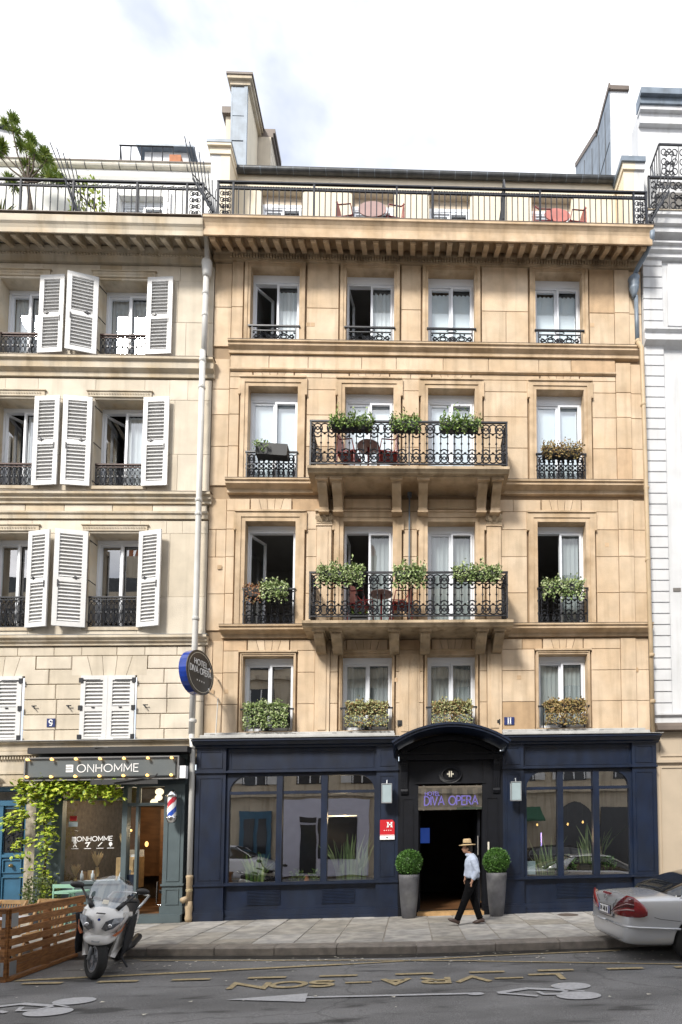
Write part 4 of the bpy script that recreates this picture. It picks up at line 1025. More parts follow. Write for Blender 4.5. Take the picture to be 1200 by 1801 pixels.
    def arcp(rr, a): return [(cx+rr*math.sin(rad(t)), zc+rr*math.cos(rad(t))) for t in [(-a)+2*a*i/22 for i in range(23)]]
    o1, i1 = arcp(Rr, 34.6), arcp(Rr-.075, 34.4)
    M = MB(); M.prism(o1+i1[::-1], -.92, -.02); Hd = M.build('hood', 'navy', D)
    M = MB(); o2, i2 = arcp(Rr+.012, 34.7), arcp(Rr-.03, 34.7); M.prism(o2+i2[::-1], -.95, -.921); M.build('hood_lip', 'navy', Hd)
    i3 = arcp(Rr-.10, 33); M = MB(); M.prism(i3+[(cx+1.07,3.50),(cx-1.07,3.50)], -.20, -.02); M.build('tympanum', 'black_wood', Hd)
    i4, i5 = arcp(Rr-.16, 32), arcp(Rr-.24, 31); M = MB(); M.prism(i4+i5[::-1], -.30, -.201); M.build('arch_moulding', 'black_wood', Hd)
    M = MB()
    for s in (-1, 1):
        x = cx+s*1.14; M.prism([(-.90,3.66),(-.90,3.60),(-.6,3.50),(-.3,3.47),(-.2,3.40),(-.02,3.40),(-.02,3.64)], x-.02, x+.02, 'x')
    M.build('hood_cheeks', 'navy', Hd)
    # wreath with the number
    M = MB(); n = 40
    for k in range(n):
        a = 2*math.pi*k/n; rx, rz = .20, .15; p = (.825+rx*math.cos(a), -.215, 3.05+rz*math.sin(a))
        M.leaf(p, (-math.sin(a)*.8+math.cos(a)*.4, -.3, math.cos(a)*.8+math.sin(a)*.4), (0,-1,0), .09, .05); M.leaf(p, (-math.sin(a)*.8-math.cos(a)*.4, -.3, math.cos(a)*.8-math.sin(a)*.4), (0,-1,0), .09, .05)
    M.build('wreath', 'black_wood', D); text('door_number', '.||.', .10, .022, (.825, -.27, 2.995), 'letter_cream', D, gap=.12)
    # step and threshold
    M = MB(); M.box(.14, 1.52, -.26, .0, .131, .205); M.build('door_step', 'teak', D)
    # glass doors folded back inside, lobby details
    M = MB(); M.box(1.42, 1.47, .0, .75, .24, 2.28); M.build('door_leaf', 'black_wood', D); M = MB(); M.box(.17,.21,.0,.7,.24,2.28); M.build('door_leaf', 'black_wood', D)
    M = MB(); M.tube([(1.43,-.03,1.35),(1.43,-.03,1.75)], .02, 6); M.build('door_handle', 'chrome', D)
    M = MB(); M.box(.22,.42,.4,.45,1.62,1.95); M.build('lobby_screen', 'screen_blue', D)
hotel_ground()
M = MB(); M.tube([(1.62,-.24,1.45),(1.62,-.24,1.62)], .02, 6)
tag(M.build('intercom_bar', 'letter_cream', None), 'small pale bar fixed to the door post right of the entrance', 'door pull')
# ================================================================ LEFT BUILDING (number 9)
LX = [(-8.95, -8.04), (-6.83, -5.79)]
LF = {4: (12.33, 14.06), 3: (9.38, 11.32), 2: (6.30, 8.34)}
pale = thing('pale_apartment_building', 'pale stone apartment building with white louvred shutters over a barber shop', 'building')
def shutter(parent, o, U, w, h, name='shutter', latch=True, iron=True):
    """louvred leaf; o = lower hinge corner, U = direction across the leaf; slats are parts of it"""
    U = Vector(U).normalized(); V = Vector((0,0,1)); N = U.cross(V); N = N if N.y < 0 else -N
    M = MB(); t = .034; st = .095
    rails = [(0, .10), (h*.455, h*.455+.10), (h-.10, h)]
    M.obox((0,0,0), U, V, N, 0, st, 0, h, 0, t); M.obox((0,0,0), U, V, N, w-st, w, 0, h, 0, t)
    for a, b in rails: M.obox((0,0,0), U, V, N, st, w-st, a, b, .001, t-.001)
    S = M.build(name, 'shutter_white', parent, o)
    sw = w-2*st; SM = MB(); SM.obox((0,0,0), U, V*math.cos(rad(40))-N*math.sin(rad(40)), N*math.cos(rad(40))+V*math.sin(rad(40)), st, w-st, -.032, .032, -.004, .004)
    me = SM.mesh('slat', 'shutter_white')
    for a, b in ((rails[0][1], rails[1][0]), (rails[1][1], rails[2][0])):
        n = int((b-a)/.073)
        for i in range(n): inst(me, 'slat', S, tuple(N*.012+V*(a+(i+.5)*(b-a)/n)))
    B = MB(); B.obox((0,0,0), U, V, N, st, w-st, .1, h-.1, -.003, .0)     # lath behind: leaves no gap to look through
    B.build('backing', 'shutter_white', S)
    H = MB()
    if iron: H.obox((0,0,0), U, V, N, w*.22, w*.42, h*.5, h*.5+.018, t, t+.012); H.obox((0,0,0), U, V, N, w*.30, w*.36, h*.5-.015, h*.5+.035, t, t+.02); H.obox((0,0,0), U, V, N, w*.84, w*.87, h*.40, h*.47, t, t+.015)
    else:
        pass
    if H.v: H.build('latch', 'iron_black', S)
    return S
def left_building():
    p = pale; r = random.Random(5)
    bands = [(3.4, 6.0, [(-9.15, -8.06, 3.86, 5.26), (-6.87, -5.77, 3.86, 5.26)])]+[(a, b, [(x0, x1, *LF[f]) for x0, x1 in LX]) for a, b, f in ((6.0, 9.0, 2), (9.0, 12.0, 3), (12.0, 14.86, 4))]
    wall_bands(p, 'wall', -11.5, -4.37, bands, 'mortar_pale', y1=.32)
    for f, (z0, z1) in LF.items():
        for a, b in LX:
            M = MB(); M.box(a-.08, a-.0005, .03, .325, z0-.02, z1+.02); M.box(b+.0005, b+.08, .03, .325, z0-.02, z1+.02); M.box(a-.08, b+.08, .03, .325, z1+.0005, z1+.08); M.box(a-.1, b+.1, -.02, .325, z0-.07, z0-.0005); M.build('window_reveal', 'stone_pale_trim', p)
    # stones: upper floors, large pale blocks; first floor with sunk joints
    for f, zs in ((2, [6.10, 6.95, 7.7, 8.62]), (3, [9.22, 10.1, 10.9, 11.78]), (4, [12.2, 13.1, 13.8, 14.40])):
        z0, z1 = LF[f]
        for a, b in ((-9.4, -8.95), (-8.04, -6.83), (-5.79, -4.37)):
            cz = [q for q in zs if q <= z1]; ashlar(p, a, b, cz[:-1]+[z1+.0], 0, 'stone_pale', r, .6, 1.1, c=.003, g=.0022)
        for a, b in ((-9.4, -8.04), (-8.04, -6.83), (-6.83, -5.79), (-5.79, -4.37)): ashlar(p, a, b, [z1, zs[-1]], 0, 'stone_pale', r, .5, .9, c=.003, g=.0022)
        for a, b in LX: ashlar(p, a, b, [zs[0], z0-.07], 0, 'stone_pale', r, .5, .9, c=.003, g=.0022)
        for a, b in LX:     # carved lintel strip
            M = MB(); M.box(a-.14, b+.16, -.03, .04, z1+.045, z1+.16); M.box(a-.17, b+.19, -.05, .04, z1+.161, z1+.18)
            M.build('lintel_band', 'stone_pale_trim', p)
            M = MB(); x = a-.12
            while x < b+.12: M.lathe([(.006,0),(.016,.008),(.024,0)], (0,0,0), 6, cap=False); M.xf(Matrix.Translation((x,-.031,z1+.10)) @ Matrix.Rotation(rad(90),4,'X'), len(M.v)-18); x += .055
            o = M.build('lintel_carving', 'stone_pale_trim', p); o['kind'] = 'stuff'
    c1 = [3.82, 4.12, 4.44, 4.76, 5.08, 5.40]
    for a, b in ((-8.05, -6.88), (-5.76, -4.62)): ashlar(p, a, b, c1, -.012, 'stone_pale', r, .45, .75, depth=.06, c=.012, g=.006)
    for a, b in ((-7.83, -7.10), (-5.54, -4.62)): ashlar(p, a, b, [5.40, 5.68], -.012, 'stone_pale', r, .45, .75, depth=.06, c=.012, g=.006)
    for xc, w in ((-6.32, 1.17), (-8.61, 1.17)): voussoirs(p, xc, w, 5.262, 5.68, -.012, 'stone_pale', 5, .16, .06)
    ashlar(p, -9.4, -4.40, [5.69, 5.88], 0, 'stone_pale', r, .6, 1.0); ashlar(p, -9.4, -4.40, [8.66, 8.98], 0, 'stone_pale', r, .6, 1.0); 
    ashlar(p, -4.615, -4.37, [3.9, 4.7, 5.5, 6.0], .01, 'stone_pale', r, .2, .4)
    def string(z, pr, hh): profile(p, 'string_course', -11.5, -4.30, [(.06,z),(-pr,z),(-pr,z-.05),(-pr+.05,z-.08),(-pr+.05,z-hh*.6),(-.035,z-hh*.75),(-.035,z-hh),(.06,z-hh)], 'stone_pale_trim')
    string(12.18, .16, .37); string(9.19, .13, .21); string(6.09, .13, .19)
    profile(p, 'string_course', -11.5, -4.36, [(.06,8.80),(-.06,8.80),(-.06,8.76),(-.03,8.73),(-.03,8.65),(.06,8.65)], 'stone_pale_trim')
    for z, pr in ((12.185,.165),(9.195,.135),(6.095,.135)): M = MB(); M.box(-11.5,-4.28,-pr,0,z,z+.006); M.build('flashing', 'zinc_brown' if z > 7 else 'zinc', p)
    # cornice
    profile(p, 'frieze', -11.5, -4.44, [(.06,14.42),(-.05,14.42),(-.06,14.50),(-.09,14.60),(-.13,14.70),(.06,14.74)], 'stone_pale_trim')
    profile(p, 'cornice', -11.5, -4.405, [(.05,14.74),(-.50,14.74),(-.50,14.68),(-.57,14.68),(-.57,14.47),(-.60,14.46),(-.60,14.56),(-.62,14.62),(-.65,14.66),(-.655,14.80),(.05,14.84)], 'stone_pale_trim')
    M = MB(); M.box(-11.5,-4.43,-.675,.8,14.841,14.856); M.build('terrace_edge', 'zinc_brown', p)
    MM = MB(); MM.prism([(-.52,.32),(-.52,.045),(-.49,.04),(-.14,.22),(-.10,.22),(-.10,.32)], -.052, .052, 'x'); MM.box(-.060,.060,-.532,-.5201,.03,.32)
    mod = MM.mesh('modillion', 'stone_pale_trim'); x = -4.66
    while x > -9.3: inst(mod, 'modillion', p, (x, 0, 14.42)); x -= .306
    M = MB(); x = -9.3
    while x < -4.5: M.lathe([(.026,0),(.026,.03),(.012,.05)], (x,-.088,14.54), 6); x += .066
    o = M.build('egg_moulding', 'stone_pale_trim', p); o['kind'] = 'stuff'
    # windows, guards, shutters
    ov = CH.setdefault('ov', oval_unit(.104, .50)); ov2 = CH.setdefault('ov2', oval_unit(.104, .62))
    for f, (z0, z1) in LF.items():
        for i, (a, b) in enumerate(LX):
            k = dict(box=.05, yf=.30)
            if f == 4: k.update(back='curtain', gl='glass_upper')
            elif f == 3: k.update(back='curtain', gl='glass_upper', openl=48)
            else: k.update(back=None, gl='glass_shop')
            window(p, a, b, z0, z1, room='interior_dark', frame='pvc_white', **k)
            hg = {4: .50, 3: .50, 2: .62}[f]; y = .10 if f != 2 else .04
            M = MB(); M.box(a, b, y-.02, y+.02, z0+hg+.03, z0+hg+.06); M.box(a, b, y-.012, y+.012, z0+.02, z0+.035); M.box(a, b, y-.01, y+.01, z0+hg-.02, z0+hg-.005)
            G = M.build('window_guard', 'iron_rust' if f > 2 else 'iron_black', p)
            for q in range(10 if i else 9): inst(ov if f > 2 else ov2, 'ironwork_panel', G, (a+.01+q*.104, y, z0+.03))
            # shutters folded back against the wall
            shh = (z1-z0)+.03
            L = (a, -.03, z0-.03); 
            if i == 1:
                if f == 4: shutter(p, (-6.83,-.02,z0-.03), (-.96,-.24,0), .60, shh)
                elif f == 3: shutter(p, (-6.86,-.03,z0-.03), (-.99,-.10,0), .57, shh)
                else: shutter(p, (-6.83,-.05,z0-.03), (-.97,-.20,0), .62, shh)
                shutter(p, (-5.77,-.04,z0-.03), (1,-.06 if f > 2 else -.22,0), .555 if f > 2 else .52, shh)
            else:
                shutter(p, (-8.05,-.04,z0-.03), (1,-.07 if f > 2 else -.2,0), .54 if f > 2 else .50, shh)
    # hinges
    M = MB()
    for f, (z0, z1) in LF.items():
        for zz in (z0+.12, (z0+z1)/2, z1-.15): M.tube([(-6.83,-.01,zz),(-6.74,.12,zz-.06)], .010, 4); M.box(-7.42,-7.40,-.11,-.02,zz-.05,zz+.05)
    M.build('shutter_hooks', 'iron_black', p)
    for x0 in (-6.868, -9.165):
        for s in (0, 1):
            a = x0+s*.553
            S = shutter(p, (a, -.03, 3.865), (1, 0, 0), .548, 1.385, iron=False)
            M = MB(); e = 0 if s == 0 else .548
            for z in (.09, .70, 1.28):
                sg = 1 if s == 0 else -1
                M.box(*sorted((e-sg*.03, e+sg*.05)), -.052, -.035, z-.05, z+.05)
                if z != .70: M.box(*sorted((e, e+sg*.40)), -.05, -.0345, z-.0, z+.016) if z > 1 else M.box(*sorted((e, e+sg*.40)), -.05, -.0345, z-.06, z-.044)
            M.box(.24, .30, -.05, -.035, .70, .72); M.build('strap_hinge', 'iron_black', S)
    M = MB()
    for x, z in ((-7.83, 4.62), (-7.13, 4.62), (-5.57, 4.62)): M.tube([(x,0,z),(x,-.07,z),(x+.05,-.07,z-.06)], .012, 5); M.box(x-.02, x+.08, -.06, -.05, z-.01, z+.01)
    M.build('shutter_stays', 'iron_black', p)
    # string above the shops
    profile(p, 'shop_string', -11.5, -4.60, [(.06,3.86),(-.18,3.86),(-.18,3.83),(-.12,3.82),(-.10,3.68),(.06,3.66)], 'stone_pale_trim'); M = MB(); M.box(-11.5,-4.60,-.21,0,3.861,3.875); M.build('flashing', 'awning_white', p)
    M = MB(); M.box(-11.5,-7.62,-.08,.05,2.95,3.66); M.box(-11.5,-7.70,-.10,-.0801,3.20,3.24); M.box(-11.5,-7.64,-.16,-.081,3.58,3.66); M.box(-11.5,-8.02,-.13,-.081,2.95,3.0); M.build('portal_lintel', 'stone_pale_trim', p)
    M = MB(); x = -9.3
    while x < -7.66: M.box(x, x+.03, -.13, -.1001, 3.50, 3.57); x += .055
    M.build('portal_dentils', 'stone_pale_trim', p)
    M = MB(); M.box(-7.85, -7.62, -.08, .1, .13, 2.95); M.box(-7.88,-7.60,-.11,.05,.13,.62); M.build('portal_pier', 'bark_pale', p)
    M = MB(); M.lathe([(.0,0),(.06,.0),(.14,.02),(.16,.05),(.10,.06),(.08,.03),(0,.06)], (0,0,0), 14, cap=False); M.xf(Matrix.Translation((-8.5,-.16,3.1)) @ Matrix.Rotation(rad(90),4,'X')); M.build('portal_rosette', 'stone_pale_trim', p)
    # blue entrance door
    D = MB(); D.box(-9.6,-7.86,.04,.12,.30,2.94); door = D.build('entrance_door', 'door_teal', p, label='teal blue panelled door')
    M = MB(); M.box(-9.6,-7.86,-.04,.04,2.86,2.94); M.box(-9.6,-7.86,.0,.0399,2.56,2.66); M.box(-8.44,-8.36,.0,.0399,.5,2.55); M.box(-7.92,-7.86,.0,.0399,.3,2.86)
    for z0, z1 in ((.55,1.10),(1.18,1.46)):
        b=.02; M.box(-8.34,-7.96,.01,.0399,z0,z0+b); M.box(-8.34,-7.96,.01,.0399,z1-b,z1); M.box(-8.34,-8.32,.01,.0399,z0+b,z1-b); M.box(-7.98,-7.96,.01,.0399,z0+b,z1-b)
    M.box(-9.6,-7.86,.005,.0399,1.50,1.56); M.box(-9.6,-7.86,-.01,.0399,.30,.50); M.build('door_panels', 'door_teal', door)
    M = MB(); M.box(-8.33,-7.97,.03,.0395,1.60,2.50); M.box(-9.5,-7.97,.03,.0395,2.68,2.85); M.build('door_glass', 'car_glass', door)
    M = MB(); rr = random.Random(3)
    for k in range(46): circ(M, -8.33+.36*rr.random(), 1.62+.86*rr.random(), .035, .035, .006, .02, rr.uniform(0,90), rr.uniform(200,360), 7)
    for x in (-8.33,-8.15,-7.97): M.tube([(x,.02,1.6),(x,.02,2.5)], .008, 4)
    M.build('door_grille', 'iron_grey', door)
    M = MB(); M.lathe([(0,0),(.035,0),(.04,.02),(.02,.03),(.03,.06),(0,.07)], (0,0,0), 12, cap=False); M.xf(Matrix.Translation((-8.15,.01,1.33)) @ Matrix.Rotation(rad(90),4,'X')); M.build('door_knob', 'brass', door, smooth=True)
    M = MB(); M.box(-9.6,-7.9,-.12,.1,.13,.30); M.build('door_sill', 'stone_pale_trim', p)
left_building()

def left_top():
    p = pale; y = -.5; z0, zt = 14.86, 15.76
    # attic
    M = MB(); a, b = (-6.92, -5.88); e = [-11.5, a, b, -4.63]
    M.box(-11.5, a, .8, 1.0, 14.85, 17.6); M.box(b, -4.63, .8, 1.0, 14.85, 17.6); M.box(a, b, .8, 1.0, 17.0, 17.6); M.build('attic_wall', 'render_bright', p)
    window(p, a, b, 14.9, 17.0, yf=.95, box=.10, back='curtain', blind_h=1)
    for x in (a-.17, b+.02):
        M = MB(); M.box(x, x+.15, .74, .78, 14.95, 17.1); 
        for z in range(9): M.box(x+.02, x+.13, .73, .7399, 15.05+z*.22, 15.2+z*.22)
        M.build('attic_shutter', 'white_paint', p)
    profile(p, 'attic_eaves', -11.5, -4.55, [(.8,17.18),(.77,17.20),(.745,17.30),(.71,17.38),(.69,17.50),(.8,17.50)], 'render_bright')
    M = MB(); pr = [(.70+.09*math.cos(rad(t)), 17.60+.09*math.sin(rad(t))) for t in range(180,361,20)]; M.prism(pr+[(.79,17.61),(.60,17.61)], -11.5, -4.62, 'x'); M.build('gutter', 'gutter_cream', p)
    M = MB(); M.box(-11.5,-4.6,.59,.8,17.611,17.632); M.build('gutter_rim', 'zinc_brown', p)
    M = MB(); x = -9.2
    while x < -4.7: M.prism([(.70+.096*math.cos(rad(t)), 17.60+.096*math.sin(rad(t))) for t in range(180,361,20)], x, x+.016, 'x'); x += .39
    M.build('gutter_clips', 'zinc_dark', p)
    M = MB(); M.prism([(.81,17.61),(1.0,17.62),(6.0,18.5),(6.0,18.7),(.9,17.7)], -11.5, -4.6, 'x'); M.build('zinc_roof', 'zinc', p)
    # railing
    M = MB(); x0, x1 = -9.4, -4.44
    M.box(x0,x1,y-.022,y+.022,zt-.03,zt); M.box(x0,x1,y-.014,y+.014,zt-.16,zt-.135); M.box(x0,x1,y-.014,y+.014,z0,z0+.025)
    for x in (-8.24,-7.56+.4,-5.94+.1,-4.80,-4.46): M.box(x-.019,x+.019,y-.019,y+.019,z0,zt)
    T = M.build('terrace_railing', 'iron_grey', p)
    bm = MB(); bm.tube([(0,0,0),(0,0,.75)], .0115, 5); bar = bm.mesh('bar', 'iron_grey'); x = -9.3
    while x < -4.86: inst(bar, 'bar', T, (x, y, z0)); x += .152
    fr = MB()
    for i in range(4): scroll(fr, .03+i*.056, .0, .024, 1 if i % 2 else -1, 1, .0075)
    fr.tube([(0,0,.0),(.224,0,.07)], .006, 4); fm = fr.mesh('frieze_panel', 'iron_grey')
    for i in range(22): inst(fm, 'frieze_panel', T, (-9.35+i*.2255, y, zt-.145))
    sp = MB()
    for k in range(5):
        for s in (-1, 1): scroll(sp, .14+s*.03, .03+k*.145, .045, s, 1, .011); circ(sp, .14+s*.075, .08+k*.145, .04, .05, .009, n=8)
    inst(sp.mesh('scroll_panel', 'iron_grey'), 'scroll_panel', T, (-4.77, y, z0))
    M = MB()
    for k in range(8):
        M.tube([(-7.05, -.5+k*.015, 15.0), (-7.05-.28+.03*k, -.58+.12*k, 15.75), (-7.05-.52+.05*k, -.68+.14*k, 16.55-.06*abs(k-3))], .011, 4)
    M.tube([(-7.35,-.60,15.75),(-6.8,.3,15.6)], .012, 4); M.tube([(-7.05,-.5,14.95),(-7.3,-.58,15.7)], .02, 4); M.build('spike_fan', 'iron_black', p)
    # roof-top lantern with guard rail
    H = MB(); H.box(-7.45,-6.25,3.0,4.2,18.3,20.95); hut = H.build('roof_hut', 'render_white', p)
    M = MB(); c = (-6.85, 3.4, 21.50); q = [(-7.62,2.85,20.95),(-6.08,2.85,20.95),(-6.08,4.35,20.95),(-7.62,4.35,20.95)]; M.add(q+[(a,b,z+.06) for a,b,z in q]+[c], [(0,1,2,3),(0,4,5,1),(1,5,6,2),(2,6,7,3),(3,7,4,0),(4,8,5),(5,8,6),(6,8,7),(7,8,4)]); M.build('hut_roof', 'zinc', hut)
    M = MB(); M.box(-7.2,-6.5,2.985,3.0,19.6,20.55); M.build('hut_window', 'interior_dark', hut)
    M = MB()
    for x in [-7.9+.28*k for k in range(6)]: M.tube([(x,2.6,19.0),(x,2.6,20.6)], .016, 4)
    M.tube([(-7.93,2.6,20.6),(-6.5,2.6,20.6)], .022, 4); M.tube([(-7.9,2.6,20.6),(-7.75,2.6,19.0)], .016, 4); M.build('roof_rail', 'iron_black', hut)
    M = MB(); M.box(-6.55,-6.25,2.5,2.7,19.7,20.25); M.build('chimney_pot', 'terracotta', hut)
    # mansard end with dark zinc at the far left
    M = MB(); M.prism([(-11,16.5),(-8.75,16.5),(-8.75,17.9),(-9.05,18.4),(-9.6,18.5),(-9.7,19.2),(-10.0,19.7),(-11,19.9)], 1.7, 3.2); M.build('mansard_end', 'render_white', p)
    M = MB(); M.prism([(-8.73,17.6),(-8.73,17.92),(-9.03,18.42),(-9.58,18.52),(-9.68,19.24),(-9.99,19.72),(-11,19.92),(-11,20.0),(-9.95,19.82),(-9.6,19.3),(-9.5,18.6),(-9.0,18.5),(-8.65,17.95),(-8.65,17.6)], 1.6, 3.3); M.build('mansard_edge', 'zinc_dark', p)
left_top()

# ---------------------------------------------------------------- barber shop
def barber_shop():
    p = pale; m = 'shop_grey'
    M = MB(); M.box(-7.60,-7.14,-.16,.03,.13,3.05); M.box(-7.13,-5.74,-.15,.03,.13,.93); M.box(-7.6,-4.61,-.14,.03,2.93,3.66)
    S = M.build('barber_shopfront', m, p, label='grey green barber shopfront')
    M = MB(); M.box(-5.03,-4.62,-.20,.03,.13,2.93); M.box(-5.06,-4.60,-.225,.03,.13,.45); M.box(-5.05,-4.59,-.235,.02,.86,.90)
    for z0, z1 in ((.95,2.75),(.48,.80)):
        b=.02; xa, xb = -4.96,-4.69; M.box(xa,xb,-.214,-.2001,z0,z0+b); M.box(xa,xb,-.214,-.2001,z1-b,z1); M.box(xa,xa+b,-.214,-.2001,z0+b,z1-b); M.box(xb-b,xb,-.214,-.2001,z0+b,z1-b)
    M.build('pilaster', m, S)
    M = MB(); M.box(-7.14,-7.07,-.17,-.03,.93,2.93); M.box(-5.875,-5.775,-.18,-.02,.13,2.93); M.box(-7.14,-5.77,-.19,-.02,.93,.985); M.box(-7.14,-5.87,-.17,-.03,2.635,2.68); M.box(-5.775,-5.03,-.16,-.04,2.50,2.56); M.box(-5.62,-5.57,-.14,-.04,.30,2.93); M.box(-7.14,-5.03,-.16,-.04,2.89,2.94)
    M.build('frame', m, S)
    M = MB(); M.box(-5.775,-5.62,-.10,-.06,.30,1.10); M.build('door_side_panel', 'navy', S)
    for a in ((-7.07,-5.875,.985,2.635),(-7.07,-5.875,2.68,2.89),(-5.775,-5.62,1.10,2.50),(-5.775,-5.03,2.56,2.89)): glazing(S, a[0], a[1], a[2], a[3], -.10, 'glass_thin')
    M = MB(); M.box(-5.6,-4.6,-.33,.0,.131,.29); M.box(-7.6,-5.6,-.2,.0,.131,.20); M.build('shop_step', m, S)
    # interior shell
    x0,x1,y0,y1,z0,z1 = -7.55,-4.66,.0,3.6,.29,3.3
    M = MB(); M.add([(x0,y0,z0),(x1,y0,z0),(x1,y1,z0),(x0,y1,z0)], [(0,1,2,3)]); M.build('shop_floor', 'interior_wood', S)
    M = MB(); M.add([(x0,y0,z0),(x1,y0,z0),(x1,y1,z0),(x0,y1,z0),(x0,y0,z1),(x1,y0,z1),(x1,y1,z1),(x0,y1,z1)], [(4,7,6,5),(1,5,6,2),(2,6,7,3),(3,7,4,0)]); M.build('shop_walls', 'interior_brick', S)
    M = MB(); M.box(-6.3,-4.9,2.6,2.65,.29,2.6); M.box(-7.4,-6.4,3.2,3.25,.9,2.7); M.build('wall_panels', 'interior_wood', S)
    M = MB(); M.box(-6.6,-6.2,1.5,1.55,.9,1.6); M.box(-6.0,-5.82,.5,.6,.9,1.5); M.build('mirrors', 'curtain', S)
    # shop window display and lettering
    text('window_lettering', 'ONHOMME', .092, .013, (-6.44, -.112, 1.80), 'letter_white', S, gap=.28, sx=1.1)
    M = MB()
    for z, w in ((1.80,.085),(1.836,.065),(1.868,.085)): M.box(-6.895,-6.895+w,-.118,-.112,z,z+.024)
    M.box(-6.83,-6.815,-.1182,-.1118,1.805,1.885); M.build('window_monogram', 'letter_white', S)
    M = MB()
    for i, x in enumerate((-6.83,-6.58,-6.33,-6.12)): M.box(x-.07, x+.07, -.112, -.108, 1.645, 1.655)
    x = -6.83
    for s in (-1, 1): ribbon(M, [(x-s*.035,1.68),(x+s*.03,1.78)], .013, lambda a,b,e:(a,-.112-e,b), .003)
    ribbon(M, [(x-.03,1.785),(x+.03,1.785)], .02, lambda a,b,e:(a,-.112-e,b), .003)
    ribbon(M, [(-6.63,1.76),(-6.54,1.77),(-6.59,1.68)], .022, lambda a,b,e:(a,-.112-e,b), .003); ribbon(M, [(-6.37,1.69),(-6.29,1.77)], .018, lambda a,b,e:(a,-.112-e,b), .003)
    M.add([(-6.12+.035*math.cos(2*math.pi*k/14), -.113, 1.735+.04*math.sin(2*math.pi*k/14)) for k in range(14)], [tuple(range(14))]); M.box(-6.13,-6.11,-.114,-.11,1.68,1.70)
    M.build('window_symbols', 'letter_white', S)
    M = MB(); M.box(-6.98,-6.80,-.10,-.095,2.10,2.20); M.build('opening_notice', 'curtain_grey', S); M = MB(); M.box(-6.96,-6.82,-.10,-.094,2.22,2.32); M.build('red_notice', 'sign_red', S)
barber_shop()
# fascia with bulbs
fs = thing('shop_sign', 'long grey BONHOMME fascia sign edged with lit yellow bulbs over the barber shop', 'shop sign', (-6.14, -.5, 3.0))
def fascia():
    M = MB(); M.box(-1.49,1.50,-.0,.34,.02,.45); M.build('sign_box', 'sign_border', fs)
    M = MB(); M.box(-1.42,1.44,-.012,-.001,.06,.41); M.build('sign_face', 'sign_grey', fs)
    M = MB(); M.box(-1.50,1.51,-.02,.0,.0,.025); M.box(-1.50,1.51,-.02,.0,.445,.47); M.box(-1.50,-1.475,-.02,.0,.025,.445); M.box(1.485,1.51,-.02,.0,.025,.445); M.build('sign_edge', 'awning_grey', fs)
    L = MB(); letters(L, 'ONHOMME', .15, .018, (.125, -.013, .165), gap=.30, sx=1.12)
    L.build('sign_lettering', 'letter_white', fs)
    L = MB()
    for z, w in ((.165,.135),(.222,.11),(.277,.135)): L.box(-.69,-.69+w,-.019,-.013,z,z+.038)
    L.box(-.575,-.55,-.0192,-.0128,.17,.31); L.build('sign_monogram', 'letter_white', fs)
    for i in range(7):
        for z in (.075, .42):
            M = MB(); x = -1.40+i*.465; M.lathe([(.014,0),(.017,.025),(.027,.05),(.029,.07),(.016,.09),(0,.095)], (0,0,0), 10, cap=False); M.xf(Matrix.Rotation(rad(90),4,'X')); M.build('bulb', 'bulb_lit', fs, (x,-.02,z), smooth=True)
    M = MB(); M.tube([(-1.42,-.03,.425),(1.44,-.03,.425)], .008, 4); M.tube([(-1.42,-.03,.07),(1.44,-.03,.07)], .008, 4); M.build('bulb_cable', 'iron_black', fs)
fascia()
aw = thing('folded_awning', 'black folded awning cassette above the BONHOMME sign', 'awning', (-6.1, -.2, 3.5))
M = MB(); M.box(-1.5,1.62,-.30,.12,.05,.17); M.build('cassette', 'plastic_black', aw); M = MB(); M.tube([(-.2,-.32,.165),(1.7,-.1,.17)], .012, 5); M.build('arm', 'awning_grey', aw)
M = MB(); M.tube([(.25,-.42,-.56),(1.05,-.42,-.46),(1.1,-.42,-.40)], .014, 5); M.box(-.2,1.1,-.40,-.38,-.60,-.50) ; M.build('fabric_edge', 'sign_border', aw)
wb = MB(); wb.box(-4.62,-4.50,-.50,-.38,3.02,3.27); tag(wb.build('meter_box', 'white_paint', None), 'small white box at the right end of the barber sign', 'box')
# barber pole
bp = thing('barber_pole', 'red white and blue striped barber pole on the grey pilaster', 'barber pole', (-4.80, -.38, 2.12))
def pole():
    M = MB(); M.lathe([(.02,0),(.07,.02),(.085,.06),(.10,.10),(.10,.145),(.085,.15)], n=18); M.build('lower_cap', 'chrome', bp, smooth=True)
    M = MB(); M.lathe([(.085,.53),(.105,.54),(.105,.575),(.09,.60),(.07,.65),(.03,.675),(.0,.68)], n=18); M.build('upper_cap', 'chrome', bp, smooth=True)
    M = MB(); n, m = 36, 26; r = .082
    vs = [(r*math.cos(2*math.pi*k/n), r*math.sin(2*math.pi*k/n), .15+.38*j/m) for j in range(m+1) for k in range(n)]
    M.v = vs
    for j in range(m):
        for k in range(n):
            M.f.append((j*n+k, j*n+(k+1) % n, (j+1)*n+(k+1) % n, (j+1)*n+k))
            q = (k/n*2-(j/m)*1.55+.35) % 2.0
            M.mi.append(0 if q % 1 < .5 else (1 if q < 1 else 2))
    M.build('striped_cylinder', ['barber_white', 'barber_red', 'barber_blue'], bp, smooth=True)
    M = MB(); M.box(-.02,.02,.05,.2,.1,.16); M.box(-.02,.02,.05,.2,.5,.56); M.build('bracket', 'chrome', bp)
pole()
